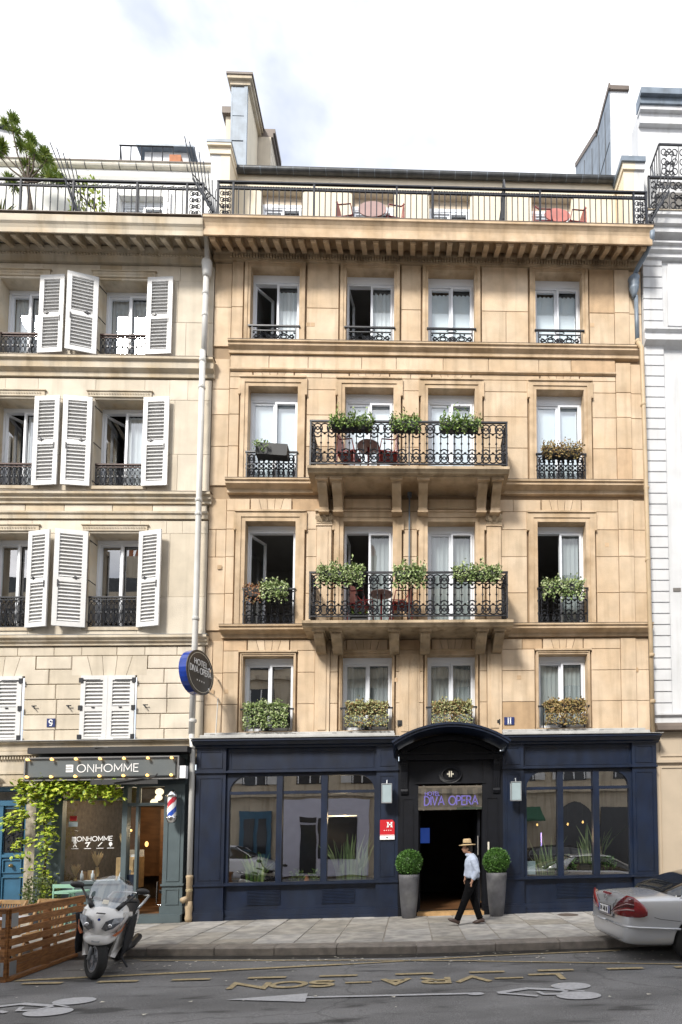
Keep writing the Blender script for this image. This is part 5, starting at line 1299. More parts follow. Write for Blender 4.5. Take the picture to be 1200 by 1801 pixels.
# things inside the barber shop
def glow(x, y, z, w, col=(1,.74,.45)):
    l = bpy.data.lights.new('lamp_glow', 'POINT'); l.energy = w; l.color = col; l.shadow_soft_size = .12
    o = bpy.data.objects.new('lamp_glow', l); COL.objects.link(o); o.location = (x, y, z)
glow(-5.45, 1.2, 1.95, 30); glow(-6.5, 1.3, 2.4, 24); glow(3.2, .9, 1.8, 10, (1,.65,.35)); glow(-1.62, 1.4, 2.2, 12)
def lampthing(name, label, cat, loc, fn, group=None):
    t = thing(name, label, cat, loc, group); fn(t); return t
def pend(t):
    M = MB(); M.lathe([(.16,0),(.15,.03),(.05,.10),(.02,.16),(.012,.2)], n=16); M.tube([(0,0,.2),(0,0,.85)], .006, 4); M.build('shade', 'plastic_black', t)
    M = MB(); M.ellipsoid((0,0,.01), .035,.035,.035); M.build('bulb', 'lamp_cream', t)
lampthing('pendant_lamp', 'black pendant lamp hanging behind the open barber door', 'pendant lamp', (-5.45, 1.2, 2.05), pend)
for (x, y, z, rr, lb) in ((-5.37,.35,2.83,.085,'uppermost warm globe lamp behind the door transom'),(-5.45,.5,2.72,.075,'middle globe lamp of the three behind the door transom'),(-5.5,.4,2.62,.075,'lowest globe lamp of the three behind the door transom')):
    M = MB(); M.ellipsoid((0,0,0), rr, rr, rr*.9, 14, 10); o = M.build('globe_lamp', 'lamp_cream', None, (x,y,z), smooth=True); tag(o, lb, 'lamp', 'globe lamps in the barber shop')
M = MB(); M.box(-.04,.04,-.01,.01,-.16,.16); tag(M.build('wall_light', 'lamp_cream', None, (-5.70,.15,2.73)), 'upright pale light strip behind the narrow barber transom pane', 'lamp')
M = MB(); M.ellipsoid((0,0,0), .035,.035,.06); tag(M.build('wall_lamp', 'bulb_lit', None, (-5.72,.6,1.72)), 'small amber wall lamp seen beside the barber door', 'lamp')
M = MB(); M.ellipsoid((0,0,0), .03,.03,.03); tag(M.build('table_lamp_bulb', 'bulb_lit', None, (-6.55,1.6,2.05)), 'small amber bulb glowing deep behind the barber window', 'lamp')
dc = thing('desk_cabinet', 'orange wooden cabinet at the right side of the barber window', 'cabinet', (-5.98, .35, .6)); M = MB(); M.box(-.2,.2,-.1,.3,.2,.85); M.build('body', 'teak', dc); M = MB(); M.box(-.16,.16,-.12,-.1001,.3,.5); M.box(-.16,.16,-.12,-.1001,.55,.8); M.build('drawer', 'teak', dc)
M = MB(); M.prism([(-.13,0),(.14,0),(.18,.34),(-.02,.36)], -.01, .01); tag(M.build('white_board', 'white_paint', None, (-5.95,.05,.85)), 'white leaning board low in the barber window', 'board')
ct = thing('display_table', 'low display table with wooden boxes inside the barber window', 'table', (-6.65, .3, .3)); M = MB(); M.box(-.4,.5,-.15,.2,.66,.69); M.build('table_top', 'white_paint', ct)
for sx in (-.37,.47):
    for sy in (-.12,.17): M = MB(); M.box(sx-.02,sx+.02,sy-.02,sy+.02,0,.66); M.build('leg', 'white_paint', ct)
for (x, w, h, lb) in ((-6.87,.12,.17,'left small wooden box on the barber display table'),(-6.70,.13,.20,'right small wooden box on the barber display table')):
    M = MB(); M.cbox(-w/2,w/2,0,.12,0,h,.008); M.box(-w/2+.015,w/2-.015,-.004,-.0,.02,h-.02); tag(M.build('wooden_box', 'teak', None, (x,.25,.992)), lb, 'box', 'boxes on the display table')
for (x, lb) in ((-6.80,'left white bottle on the barber display table'),(-6.58,'right white bottle on the barber display table')):
    M = MB(); M.lathe([(.03,0),(.032,.12),(.015,.16),(.015,.2)], n=12); tag(M.build('white_bottle', 'white_paint', None, (x,.12,.992), smooth=True), lb, 'bottle', 'bottles in the barber window')
bc = thing('barber_chair', 'dark barber chair with round headrest behind the barber window', 'chair', (-6.38, .9, .29))
M = MB(); M.box(-.22,.22,-.2,.25,.38,.5); M.build('seat', 'plastic_black', bc, bevel=.03); M = MB(); M.ellipsoid((0,.22,.98), .12,.05,.22); M.build('backrest', 'plastic_black', bc, smooth=True); M = MB(); M.lathe([(.22,0),(.22,.03),(.04,.06),(.04,.38)], n=16); M.build('pedestal', 'chrome', bc)
sc = thing('salon_chair', 'dark chair with chromed arms seen through the open barber door', 'chair', (-5.28, .9, .29))
M = MB(); M.box(-.2,.2,-.2,.2,.35,.43); M.build('seat', 'plastic_black', sc, bevel=.02); M = MB(); M.box(-.2,.2,.18,.24,.43,.9); M.build('backrest', 'plastic_black', sc, bevel=.02)
M = MB(); M.tube([(-.24,-.2,.1),(-.24,-.2,.6),(-.24,.2,.6)], .014, 6); M.tube([(.24,-.2,.1),(.24,-.2,.6),(.24,.2,.6)], .014, 6); M.tube([(-.24,-.2,.1),(.24,-.2,.1)], .014, 6); M.build('frame', 'chrome', sc)
for (x, y, z, s, lb) in ((-6.62,.35,1.35,.15,'tall bunch of dried pampas grass in the barber window'),(-6.93,.12,1.16,.12,'low bunch of dried grass in the left corner of the barber window'),(-6.0,.2,1.75,.13,'spray of dried flowers near the right edge of the barber window')):
    t = thing('dried_flowers', lb, 'dried flowers', (x,y,z-.3), 'dried flowers in the barber window')
    M = MB(); rr = random.Random(int(x*10))
    for k in range(90):
        a = rr.uniform(0,6.28); d = Vector((math.cos(a)*.5, math.sin(a)*.3, 1)).normalized(); M.leaf((0,0,.2+rr.random()*.1), d, (0,-1,0), s*2*rr.uniform(.5,1), .02)
    M.build('stems', 'pampas', t); M = MB(); M.lathe([(.03,0),(.05,.08),(.03,.18),(.035,.2)], n=12); M.build('vase', 'brass', t)

# ================================================================ RIGHT BUILDING
rb = thing('white_building', 'white rendered building with grooved quoins at the right edge', 'building')
def right_building():
    p = rb; m = 'render_white'
    M = MB(); M.box(5.21, 8.6, .0, .4, 4.0, 15.0); M.build('wall', m, p)
    qz = [4.30+.247*k for k in range(35)]; qz = [z for z in qz if z < 12.6]+[13.05+.262*k for k in range(7)]
    z = 4.31; zs = []
    while z < 12.55: zs.append((z, z+.228)); z += .2475
    z = 13.03
    while z < 14.75: zs.append((z, z+.24)); z += .262
    for a, b in zs:
        M = MB(); M.cbox(5.215, 5.655, -.05, .02, a, b, .006); M.build('quoin_block', m, p)
    def cor(name, pts, x0=5.20): M = MB(); M.prism(pts, x0, 8.6, 'x'); M.build(name, m, p)
    cor('string_course', [(.02,13.02),(-.17,13.02),(-.17,12.98),(-.11,12.95),(-.11,12.80),(-.17,12.78),(-.17,12.73),(-.06,12.68),(.02,12.62)])
    cor('string_course', [(.02,4.32),(-.10,4.32),(-.10,4.28),(-.04,4.26),(-.04,4.10),(.02,4.10)])
    M = MB(); M.prism([(.02,4.10),(-.12,4.10),(-.20,4.02),(-.22,3.93),(.02,3.90)], 5.25, 8.6, 'x'); M.build('shop_cornice', 'zinc_brown', p)
    cor('capital_band', [(.0,15.02),(-.22,15.02),(-.22,14.98),(-.16,14.96),(-.16,14.88),(-.10,14.84),(-.10,14.76),(.0,14.74)], 5.21)
    cor('cornice', [(.0,15.50),(-.42,15.50),(-.42,15.42),(-.38,15.40),(-.36,15.28),(-.30,15.26),(-.30,15.14),(-.05,15.10),(-.05,15.021),(.0,15.021)])
    M = MB(); M.box(5.18,8.6,-.44,.6,15.501,15.515); M.build('cornice_edge', 'stone_pale_trim', p)
    M = MB(); M.box(5.80, 8.6, -.02, -.001, 13.2, 14.7) ; M.box(5.78,5.80,-.03,-.0,13.2,14.6); M.build('wall_panel', m, p)
    # attic storey
    M = MB(); M.box(5.45, 8.6, .6, 1.0, 15.5, 19.2); M.box(5.46,8.6,.5,.6,18.85,19.1); M.box(5.44,8.6,.42,.6,19.1,19.2); M.build('attic_wall', m, p)
    M = MB(); M.box(5.42, 8.6, .30, .62, 19.35, 19.50); M.box(5.42, 8.6, .38, .62, 19.201, 19.349); M.build('attic_gutter', 'zinc', p)
    # lower rail
    M = MB(); y = -.34; M.box(5.24,8.6,y-.02,y+.02,16.36,16.40); M.box(5.24,8.6,y-.015,y+.015,15.55,15.58); M.box(5.24,5.28,y-.02,y+.02,15.52,16.4)
    R_ = M.build('balcony_railing', 'iron_black', p)
    U = MB()
    for s in (-1, 1):
        for k in range(3): scroll(U, .22+s*.05, .02+k*.25, .075, s, 1, .013); circ(U, .22+s*.13, .15+k*.24, .06, .08, .012, n=9)
    circ(U, .22, .25, .09, .11, .016); circ(U, .22, .66, .05, .05, .012); U.tube([(0,0,0),(0,0,.8)], .01, 4)
    um = U.mesh('ironwork_panel', 'iron_black')
    for k in range(3): inst(um, 'ironwork_panel', R_, (5.28+k*.44, y, 15.57))
    # upper balcony
    M = MB(); M.prism([(.6,16.95),(.12,16.95),(.12,16.86),(.18,16.84),(.2,16.70),(.6,16.55)], 5.72, 8.6, 'x'); B = M.build('upper_balcony', m, p)
    M = MB(); y = .14
    M.box(5.74,8.6,y-.015,y+.015,17.80,17.84); M.box(5.725,5.755,y,.6,17.80,17.84); M.box(5.74,8.6,y-.01,y+.01,17.0,17.02); M.box(5.73,5.75,y,.6,17.0,17.02)
    for k in range(5): M.tube([(5.74,y+.02+k*.11,16.98),(5.74,y+.02+k*.11,17.82)], .012, 4); circ(M, 0,0,.0,.0,.001) if 0 else None
    RR = M.build('upper_railing', 'iron_black', B)
    for k in range(2): inst(um, 'ironwork_panel', RR, (5.76+k*.44, y, 17.0))
    # beige shop base
    M = MB(); M.box(5.22,8.6,-.06,.3,.12,3.92); S = M.build('beige_shop_panels', 'render_beige', p)
    M = MB(); M.box(5.22,8.6,-.12,-.0601,3.24,3.30); M.box(5.22,5.28,-.09,-.0601,.12,3.24)
    for x0, x1, z0, z1 in ((5.36,6.6,.5,3.15),(5.36,6.6,3.38,3.86)):
        b=.022; M.box(x0,x1,-.08,-.0601,z0,z0+b); M.box(x0,x1,-.08,-.0601,z1-b,z1); M.box(x0,x0+b,-.08,-.0601,z0+b,z1-b)
    M.build('panel_moulding', 'render_beige', S)
    M = MB(); M.box(5.76,5.93,-.012,-.0005,7.04,7.12); M.build('wall_plaque', 'groove_grey', p)
    # chimneys
    ch = thing('chimney_stack', 'grey white chimney wall with blue zinc flank above the right end of the hotel', 'chimney')
    M = MB(); M.box(5.30,5.80,2.0,2.9,17,21.80); M.build('shaft', 'render_white', ch)
    M = MB(); M.prism([(1.99,17.0),(1.99,21.80),(2.9,21.80),(5.0,23.4),(5.0,17.0)], 5.275, 5.299, 'x'); M.build('zinc_flank', 'zinc', ch)
    M = MB(); M.box(5.28,5.82,1.95,2.95,21.801,21.92); M.box(5.25,5.30,1.93,3.0,21.80,21.95); M.build('cap_flashing', 'zinc_brown', ch)
    M = MB(); M.prism([(2.9,21.8),(5.0,23.4),(5.0,23.55),(2.9,21.95)], 5.25, 5.5, 'x'); M.build('flank_coping', 'zinc_brown', ch)
    M = MB()
    for q in (2.3,2.8,3.4,4.1): M.box(5.262,5.274,q,q+.02,17,21.6+max(0,(q-2.9)*.75))
    for z in (18.9,20.3): M.box(5.262,5.274,2.0,4.9,z,z+.02)
    M.build('zinc_seams', 'zinc_dark', ch)
right_building()

# ================================================================ OPPOSITE SIDE (seen in the window reflections)
op = thing('opposite_building', 'stone building across the street, seen only as reflections in the windows', 'building')
def opposite():
    p = op; Y = -16.0; m = 'opp_stone'
    M = MB(); M.box(-22, 24, Y-1, Y, 0, 14.3); M.build('wall', m, p)
    M = MB()
    for z in (3.95, 6.9, 9.9, 12.9): M.box(-22, 24, Y, Y+.18, z, z+.22)
    M.box(-22,24,Y,Y+.5,14.0,14.35); M.build('string_courses', m, p)
    wm = MB(); wm.box(-.55,.55,0,.06,0,1.95); wm.box(-.62,.62,0,.03,-.05,2.0); we = wm.mesh('window', 'opp_window')
    fm = MB(); fm.box(-.03,.03,.06,.09,0,1.95); fm.box(-.55,-.5,.06,.09,0,1.95); fm.box(.5,.55,.06,.09,0,1.95); fe = fm.mesh('window_frame', 'white_paint')
    sm = MB(); sm.box(-1.12,-.6,.06,.1,0,1.95); sm.box(.6,1.12,.06,.1,0,1.95); se = sm.mesh('shutter_pair', 'shutter_white')
    k = 0; x = -20.5
    while x < 23:
        for j, z in enumerate((4.6, 7.5, 10.5)):
            w = inst(we, 'window', p, (x, Y, z)); inst(fe, 'window_frame', w, (0, 0, 0))
            if (k+j) % 3: inst(se, 'shutter_pair', w, (0, 0, 0))
        x += 2.6; k += 1
    M = MB(); M.prism([(-1,14.3),(-1.0,15.4),(-2.6,16.0),(-2.6,14.3)], -22, 24, 'x'); M.xf(Matrix.Translation((0,Y+.8,0))); M.build('mansard_roof', 'zinc_dark', p)
    M = MB()
    for x in (-15,-7.6,-3.2,4.8,13): M.box(x,x+1.3,Y-1.4,Y-.8,14.3,16.9)
    M.build('chimney_walls', m, p)
    M = MB()
    for x in (-15,-7.6,-3.2,4.8,13):
        for q in range(4): M.lathe([(.11,16.9),(.09,17.4)], (x+.2+q*.3,Y-1.1,0), 8)
    M.build('chimney_pots', 'terracotta', p)
    # ground floor: teal door, lavender shop, arch
    M = MB(); M.box(-8.2,-6.7,Y,Y+.12,.1,3.3); M.build('carriage_door', 'door_teal', p)
    M = MB(); M.box(-8.0,-7.55,Y+.12,Y+.15,1.2,2.9); M.box(-7.35,-6.9,Y+.12,Y+.15,1.2,2.9); M.build('door_panes', 'opp_window', p)
    M = MB(); M.box(-6.3,-2.0,Y,Y+.25,.1,3.8); M.build('lavender_shop', 'opp_lavender', p); M = MB(); M.box(-5.3,-4.5,Y+.25,Y+.28,.2,2.6); M.box(-4.4,-2.6,Y+.25,Y+.28,.9,2.9); M.box(-5.3,-4.5,Y+.25,Y+.28,2.7,2.95); M.build('shop_panes', 'opp_window', p)
    M = MB(); M.prism([(7.2,.1),(9.0,.1),(9.0,2.6)]+arc(8.1,2.6,.9,.9,0,180,10), Y, Y+.1); M.prism([(9.4,.1),(10.8,.1),(10.8,3.2),(9.4,3.2)], Y, Y+.1); M.build('arched_doorway', 'opp_window', p)
    M = MB(); M.prism([(0,2.9),(1.0,2.5),(1.0,2.6),(0,3.3)], 2.2, 6.4, 'x'); M.xf(Matrix.Translation((0,Y+.1,0))); M.build('green_awning', 'foliage_awning', p)
opposite()
# ================================================================ PIPES
def pipes():
    t = thing('downpipe', 'long off-white downpipe between the pale building and the golden hotel', 'downpipe')
    M = MB(); x = lambda z: -4.50
    M.lathe([(.075,14.0),(.09,14.06),(.115,14.30),(.11,14.36),(.06,14.42),(.05,14.5)], (-4.48,-.14,0), 12); M.build('rainwater_head', 'pipe_white', t, smooth=True)
    M = MB(); M.tube([(-4.48,-.14,14.42),(-4.46,-.25,14.62),(-4.42,-.42,14.74)], .05, 8); M.build('elbow', 'pipe_white', t)
    M = MB(); M.tube([(-4.49,-.14,14.05),(-4.49,-.14,12.25)], .062, 10); M.tube([(-4.49,-.22,12.25),(-4.49,-.22,9.2),(-4.49,-.22,6.2),(-4.51,-.22,3.95)], .06, 10); M.build('pipe', 'pipe_white', t, smooth=True)
    M = MB(); M.tube([(-4.50,-.24,3.95),(-4.47,-.24,3.6),(-4.47,-.24,1.0)], .052, 10); M.build('pipe', 'pipe_white', t, smooth=True, label='lower length beside the navy shopfront')
    M = MB(); M.lathe([(.058,.55),(.062,1.0),(.07,1.02),(.07,1.06),(.055,1.07)], (-4.465,-.24,0), 12); M.lathe([(.06,.13),(.075,.2),(.062,.3),(.075,.42),(.06,.55)], (-4.465,-.24,0), 12)
    M.tube([(-4.56,-.36,.57),(-4.50,-.26,.60)], .06, 10); M.build('cast_iron_foot', 'pipe_beige', t, smooth=True)
    M = MB(); M.lathe([(.064,.74),(.068,.77),(.064,.80)], (-4.465,-.24,0), 12); M.build('yellow_collar', 'yellow_line', t)
    M = MB()
    for z, y in ((13.6,-.14),(13.1,-.14),(12.0,-.22),(11.4,-.22),(8.9,-.22),(8.6,-.22),(6.35,-.22),(5.0,-.22),(4.2,-.22)): M.lathe([(.068,z),(.075,z+.02),(.075,z+.05),(.068,z+.07)], (-4.49,y,0), 12)
    M.build('collars', 'pipe_white', t)
    t = thing('downpipe', 'downpipe with a swan-neck zinc head at the hotel right end, beige lower down', 'downpipe')
    M = MB(); M.lathe([(.045,13.75),(.06,13.85),(.10,13.95),(.11,13.99),(.085,14.03),(.12,14.09),(.10,14.13),(.13,14.22),(.07,14.27),(.05,14.3)], (4.98,-.10,0), 14); M.tube([(4.98,-.10,14.25),(5.03,-.2,14.38),(5.14,-.42,14.5),(5.20,-.58,14.66),(5.19,-.62,14.78)], .055, 10); M.build('rainwater_head', 'zinc', t, smooth=True)
    M = MB(); M.tube([(5.02,-.10,13.8),(5.03,-.10,12.7)], .045, 10); M.build('pipe', 'zinc', t, smooth=True)
    M = MB(); M.tube([(5.03,-.12,12.7),(5.06,-.25,12.45),(5.09,-.26,9.6),(5.11,-.26,6.3),(5.14,-.22,6.0),(5.14,-.22,3.86)], .047, 10); M.build('pipe', 'pipe_beige', t, smooth=True, label='painted beige lower length')
    M = MB()
    for z, xx in ((12.68,5.03),(11.1,5.07),(9.2,5.1),(7.6,5.1),(5.5,5.14),(4.5,5.14)): M.lathe([(.052,z),(.06,z+.02),(.06,z+.05),(.052,z+.07)], (xx,-.25 if z < 12.5 else -.12,0), 12)
    M.build('collars', 'pipe_beige', t)
pipes()
# ================================================================ SIGNS
def blade():
    t = thing('projecting_sign', 'round brown HOTEL DIVA OPERA sign with a bright blue rim, projecting between the two buildings', 'hotel sign', (-4.13, -.88, 5.04))
    th = rad(76); n = Vector((math.sin(th), -math.cos(th), 0)); u = Vector((math.cos(th), math.sin(th), 0)); v = Vector((0,0,1)); r = .43
    M = MB(); N_ = 30
    pt = lambda rr, c, a: u*rr*math.cos(a)+v*rr*math.sin(a)+n*c
    vs = [pt(r, c, 2*math.pi*k/N_) for c in (-.16, 0) for k in range(N_)]; M.add(vs, [(k, (k+1) % N_, N_+(k+1) % N_, N_+k) for k in range(N_)]+[tuple(range(N_))]); M.build('rim', 'rim_blue', t)
    M = MB(); vs = [pt(r+.006, c, 2*math.pi*k/N_) for c in (.0, .02) for k in range(N_)]; M.add(vs, [(k, (k+1) % N_, N_+(k+1) % N_, N_+k) for k in range(N_)]+[tuple(range(N_, 2*N_)), tuple(range(N_))]); M.build('sign_face', 'sign_brown', t)
    M = MB(); ribbon(M, [(.385*math.cos(2*math.pi*k/N_), .385*math.sin(2*math.pi*k/N_)) for k in range(N_+1)], .008, lambda a, b, e: u*a+v*b+n*(.021+e), .003); M.build('ring', 'letter_cream', t)
    M = MB(); letters(M, 'HOTEL', .105, .017, n*.021+v*.13, u, v, n, gap=.25, sx=.9); letters(M, 'DIVA OPERA', .115, .016, n*.021-v*.03, u, v, n, gap=.13, sx=.78)
    for k in range(4):
        a = -.11+k*.073; st = [(a+(.024 if i % 2 == 0 else .010)*math.sin(math.pi*i/5), -.17+(.024 if i % 2 == 0 else .010)*math.cos(math.pi*i/5)) for i in range(10)]
        M.add([u*p+v*q+n*.024 for p, q in st], [tuple(range(10))])
    M.build('sign_lettering', 'letter_white', t)
    M = MB(); M.tube([(0,.02,.12),(.05,.62,.12),(.05,.88,.12)], .02, 6); M.tube([(0,.02,-.28),(.05,.62,-.28),(.05,.88,-.28)], .02, 6); M.build('arm', 'chrome', t)
    M = MB(); M.lathe([(.05,0),(.05,.05),(.02,.06)], n=10); M.xf(Matrix.Translation((.06,.30,.12)) @ Matrix.Rotation(rad(90),4,'X')); M.lathe([(.045,0),(.045,.05),(.02,.06)], n=10); M.xf(Matrix.Translation((.06,.30,-.28)) @ Matrix.Rotation(rad(90),4,'X'), len(M.v)-30); M.build('spotlight', 'chrome', t)
    M = MB(); M.tube([(.09,.80,-.30),(.06,.80,-1.1)], .012, 5); M.build('conduit', 'pipe_white', t)
blade()
def plates():
    t = thing('number_plate', 'small blue enamel number 9 plate on the pale stone wall', 'house number', (-7.465, -.016, 4.27))
    M = MB(); M.cbox(-.085,.085,-.012,0,-.09,.09,.004); M.build('plate', 'plate_blue', t); text('number', '9', .12, .022, (0,-.013,-.06), 'letter_white', t)
    t = thing('number_plate', 'small blue enamel number 11 plate on the golden stone wall', 'house number', (2.11, -.004, 4.20))
    M = MB(); M.cbox(-.11,.11,-.012,0,-.085,.085,.004); M.build('plate', 'plate_blue', t); text('number', '||', .12, .022, (0,-.013,-.06), 'letter_white', t, gap=.1)
    t = thing('hotel_star_plaque', 'red H star-rating plaque with clipped corner beside the hotel entrance', 'plaque', (-.477, -.225, 1.71))
    M = MB(); M.prism([(-.15,.085),(.15,.085),(.15,.36),(.10,.41),(-.15,.41)], -.02, 0); M.build('red_panel', 'sign_red', t); M = MB(); M.box(-.15,.15,-.02,0,.0,.084); M.box(-.15,.15,-.0215,-.0201,.095,.101); M.build('white_strip', 'letter_white', t)
    M = MB(); letters(M, 'H', .105, .030, (.05,-.021,.255)); M.box(-.015,.03,-.026,-.021,.252,.262); M.box(.07,.115,-.026,-.021,.252,.262); M.box(-.015,.03,-.026,-.021,.352,.362); M.box(.07,.115,-.026,-.021,.352,.362)
    for k in range(4): M.lathe([(.011,0),(.004,.004)], (0,0,0), 5); M.xf(Matrix.Translation((-.06+k*.045,-.021,.19)) @ Matrix.Rotation(rad(90),4,'X'), len(M.v)-10)
    M.build('sign_lettering', 'letter_white', t); M = MB(); M.box(-.02,.02,-.0215,-.0201,.03,.05); M.build('small_print', 'iron_grey', t)
    t = thing('transom_sign', 'glass HOTEL DIVA OPERA panel with violet letters above the entrance', 'hotel sign', (.825, -.23, 2.305))
    M = MB(); M.add([(-.665,0,0),(.665,0,0),(.665,0,.50),(-.665,0,.50)], [(0,1,2,3)]); M.build('glass_panel', 'glass_shop', t)
    M = MB()
    for k in range(6): M.box(-.60+k*.215, -.50+k*.215, .03, .045, .07, .45)
    M.box(-.66,.66,.03,.045,-.0,.06); M.box(-.66,.66,.03,.045,.46,.50); M.build('striped_backing', 'transom_stripe', t); M = MB(); M.box(-.665,.665,.05,.06,0,.5); M.build('backing_board', 'black_wood', t)
    M = MB(); letters(M, 'DIVA OPERA', .18, .024, (.02,-.012,.10), gap=.13, sx=.82); letters(M, 'HOTEL', .075, .014, (-.37,-.012,.30), gap=.2); M.build('sign_lettering', 'letter_violet', t)
    M = MB()
    for x in (-.55, 0, .55):
        for z in (0.0, .5): M.lathe([(.012,0),(.012,.02)], (0,0,0), 8); M.xf(Matrix.Translation((x,-.0,z)) @ Matrix.Rotation(rad(90),4,'X'), len(M.v)-16)
    M.build('fixings', 'chrome', t)
plates()
def lantern(x, lb):
    t = thing('wall_lantern', lb, 'wall lantern', (x, -.40, 2.45), 'frosted wall lanterns by the entrance')
    M = MB(); M.box(-.095,.095,-.06,.06,.02,.38); M.build('frosted_box', 'lantern_glass', t, bevel=.006)
    M = MB(); M.box(-.105,.105,-.07,.07,-.0,.018); M.box(-.105,.105,-.07,.07,.382,.40)
    for sx in (-.1,.1):
        for sy in (-.065,.065): M.box(sx-.006,sx+.006,sy-.006,sy+.006,.018,.382)
    M.tube([(0,0,.40),(0,.02,.47),(0,.18,.47)], .012, 5); M.build('metal_frame', 'galvanised', t)
lantern(-.485, 'frosted glass wall lantern left of the entrance, above the red plaque'); lantern(2.165, 'frosted glass wall lantern right of the entrance')
def awn(x0, x1, lb):
    t = thing('folded_awning', lb, 'awning', ((x0+x1)/2, -.15, 3.85), 'white folded awnings over the hotel shopfront'); w = (x1-x0)/2
    M = MB(); M.box(-w,w,-.20,-.04,.0,.06); M.build('front_bar', 'awning_white', t, bevel=.01)
    M = MB(); M.box(-w+.02,w-.02,-.02,.08,.07,.14); M.build('cassette', 'awning_white', t, bevel=.01)
    for k in range(5):
        x = -w*.9+k*w*.42; M = MB(); M.tube([(x,.02,.09),(x+.25,-.12,.065)], .014, 5); M.tube([(x+.02,-.05,.08),(x+.34,-.19,.055)], .010, 5); M.box(x-.03,x+.05,-.08,-.0,.055,.10); M.build('folding_arm', 'awning_grey', t)
awn(-4.30, -.33, 'long white folded awning above the left navy shopfront'); awn(1.92, 5.03, 'long white folded awning above the right navy shopfront')

# ================================================================ PLANTERS
def topiary(x, lb, lb_y=-.48, s=1.0):
    t = thing('tall_planter', lb, 'planter', (x, lb_y, .13), 'tall grey planters either side of the entrance')
    M = MB(); M.lathe([(.125,0),(.14,.02),(.165,.25),(.19,.55),(.205,.80),(.208,.87),(.196,.872),(.190,.84),(.0,.835)], n=32, cap=False); M.build('pot', 'concrete_pot', t, smooth=True)
    M = MB(); rr = random.Random(int(x*100)); c = Vector((0,0,1.10))
    for k in range(3400):
        a = rr.uniform(0, 2*math.pi); z = rr.uniform(-1, 1); q = math.sqrt(1-z*z); n = Vector((q*math.cos(a), q*math.sin(a), z))
        r_ = .236*(1+.03*math.sin(5*a+3*z)+rr.gauss(0,.05)); 
        d = (n+Vector((rr.gauss(0,.6),rr.gauss(0,.6),rr.gauss(0.2,.5)))).normalized()
        M.leaf(c+Vector((n.x*r_, n.y*r_, n.z*r_*1.0)), d, Vector((rr.gauss(0,1),rr.gauss(0,1),1)), .042, .024)
    M.ellipsoid(c, .20,.20,.20, 16, 10); M.build('topiary_ball', 'leaf_topiary', t)
topiary(-.025, 'tall grey planter with a clipped box ball, left of the entrance'); topiary(1.745, 'tall grey planter with a clipped box ball, right of the entrance beside the walking man')
def trough(name, lb, x0, x1, y, ztop, m, n, hang, mound=.13, size=.055, boxh=.17, seed=1, even=0.0, group='planted troughs on the hotel windows and balconies', tilt=0, boxw=.16, fill=(0,1), parentless=True):
    t = thing(name, lb, 'planter', ((x0+x1)/2, y, ztop-boxh-.02), group); w = (x1-x0)/2; rr = random.Random(seed)
    M = MB(); a = boxw/2; zb, zt_ = 0, boxh
    M.prism([(-a,zt_),(-a+.02,zb),(a-.02,zb),(a,zt_),(a-.015,zt_),(a-.03,zb+.02),(-a+.03,zb+.02),(-a+.015,zt_)], -w+.05, w-.05, 'x'); M.box(-w+.04,-w+.055,-a,a,zb,zt_); M.box(w-.055,w-.04,-a,a,zb,zt_); M.box(-w+.055,w-.055,-a+.03,a-.03,zb+.02,zt_-.03)
    if tilt: M.xf(Matrix.Rotation(tilt, 4, 'Y'))
    M.build('trough', 'box_dark', t)
    F = MB()
    for k in range(n):
        u = rr.uniform(*fill)*2-1
        if rr.random() < .5:    # mound
            p = Vector((u*w, rr.gauss(-.03,.07), zt_+abs(rr.gauss(0, mound*.55))*(1.15-.5*abs(u)**3)*(.8+.35*math.sin(u*9+seed))))
            d = Vector((rr.gauss(0,.6), rr.gauss(-.3,.5), rr.gauss(.5,.5)))
        else:                   # trailing over the front
            h = hang*max(even, .55+.45*math.sin(u*7+seed*2.1)**2)*rr.random()
            p = Vector((u*w, -a-.02-rr.random()*.07, zt_-h)); d = Vector((rr.gauss(0,.5), -.45+rr.gauss(0,.3), -.5+rr.gauss(0,.4)))
        F.leaf(p, d.normalized(), Vector((rr.gauss(0,.5), -.6, rr.gauss(.6,.4))).normalized(), size*rr.uniform(.6,1.35), size*rr.uniform(.5,.9))
    F.build('foliage', m, t)
    return t
U_, L_ = -.80, -.80
trough('planter_box', 'bushy green trough at the left end of the upper balcony, above the red chairs', -1.69, -.79, -.66, 10.36, 'leaf_box', 950, .22, .17, seed=1, boxh=.18)
trough('planter_box', 'bushy green trough at the middle of the upper balcony', -.46, .17, -.66, 10.36, 'leaf_box', 650, .30, .16, seed=2, boxh=.18)
trough('planter_box', 'bushy green trough on the right half of the upper balcony', .58, 1.42, -.66, 10.36, 'leaf_box', 950, .30, .17, seed=3, boxh=.18)
trough('planter_box', 'trailing ivy trough at the left end of the lower balcony', -1.90, -.95, -.70, 7.16, 'leaf_ivy', 1000, .38, .14, seed=4, boxh=.18, size=.06)
trough('planter_box', 'trailing ivy trough at the middle of the lower balcony', -.37, .28, -.70, 7.16, 'leaf_ivy', 800, .42, .15, seed=5, boxh=.18, size=.06)
trough('planter_box', 'trailing ivy trough at the right end of the lower balcony', .84, 1.82, -.70, 7.16, 'leaf_ivy', 1000, .30, .15, seed=6, boxh=.18, size=.06)
for i, (x0, x1, m, lb) in enumerate(((-3.45,-2.55,'leaf_ivy','yellow green ivy box hanging at the leftmost window just above the navy cornice'),(-1.36,-.48,'leaf_mixed','mixed green and brown ivy box at the window left of the arched hood'),(.45,1.28,'leaf_mixed','mixed ivy box at the window directly above the arched hood'),(2.83,3.71,'leaf_dry','dry brown ivy box at the window over the right navy shopfront'))):
    trough('window_box', lb, x0, x1, -.12, 4.53, m, 1900, .46, .10, size=.05, seed=10+i, boxh=.16, boxw=.17, even=.9)
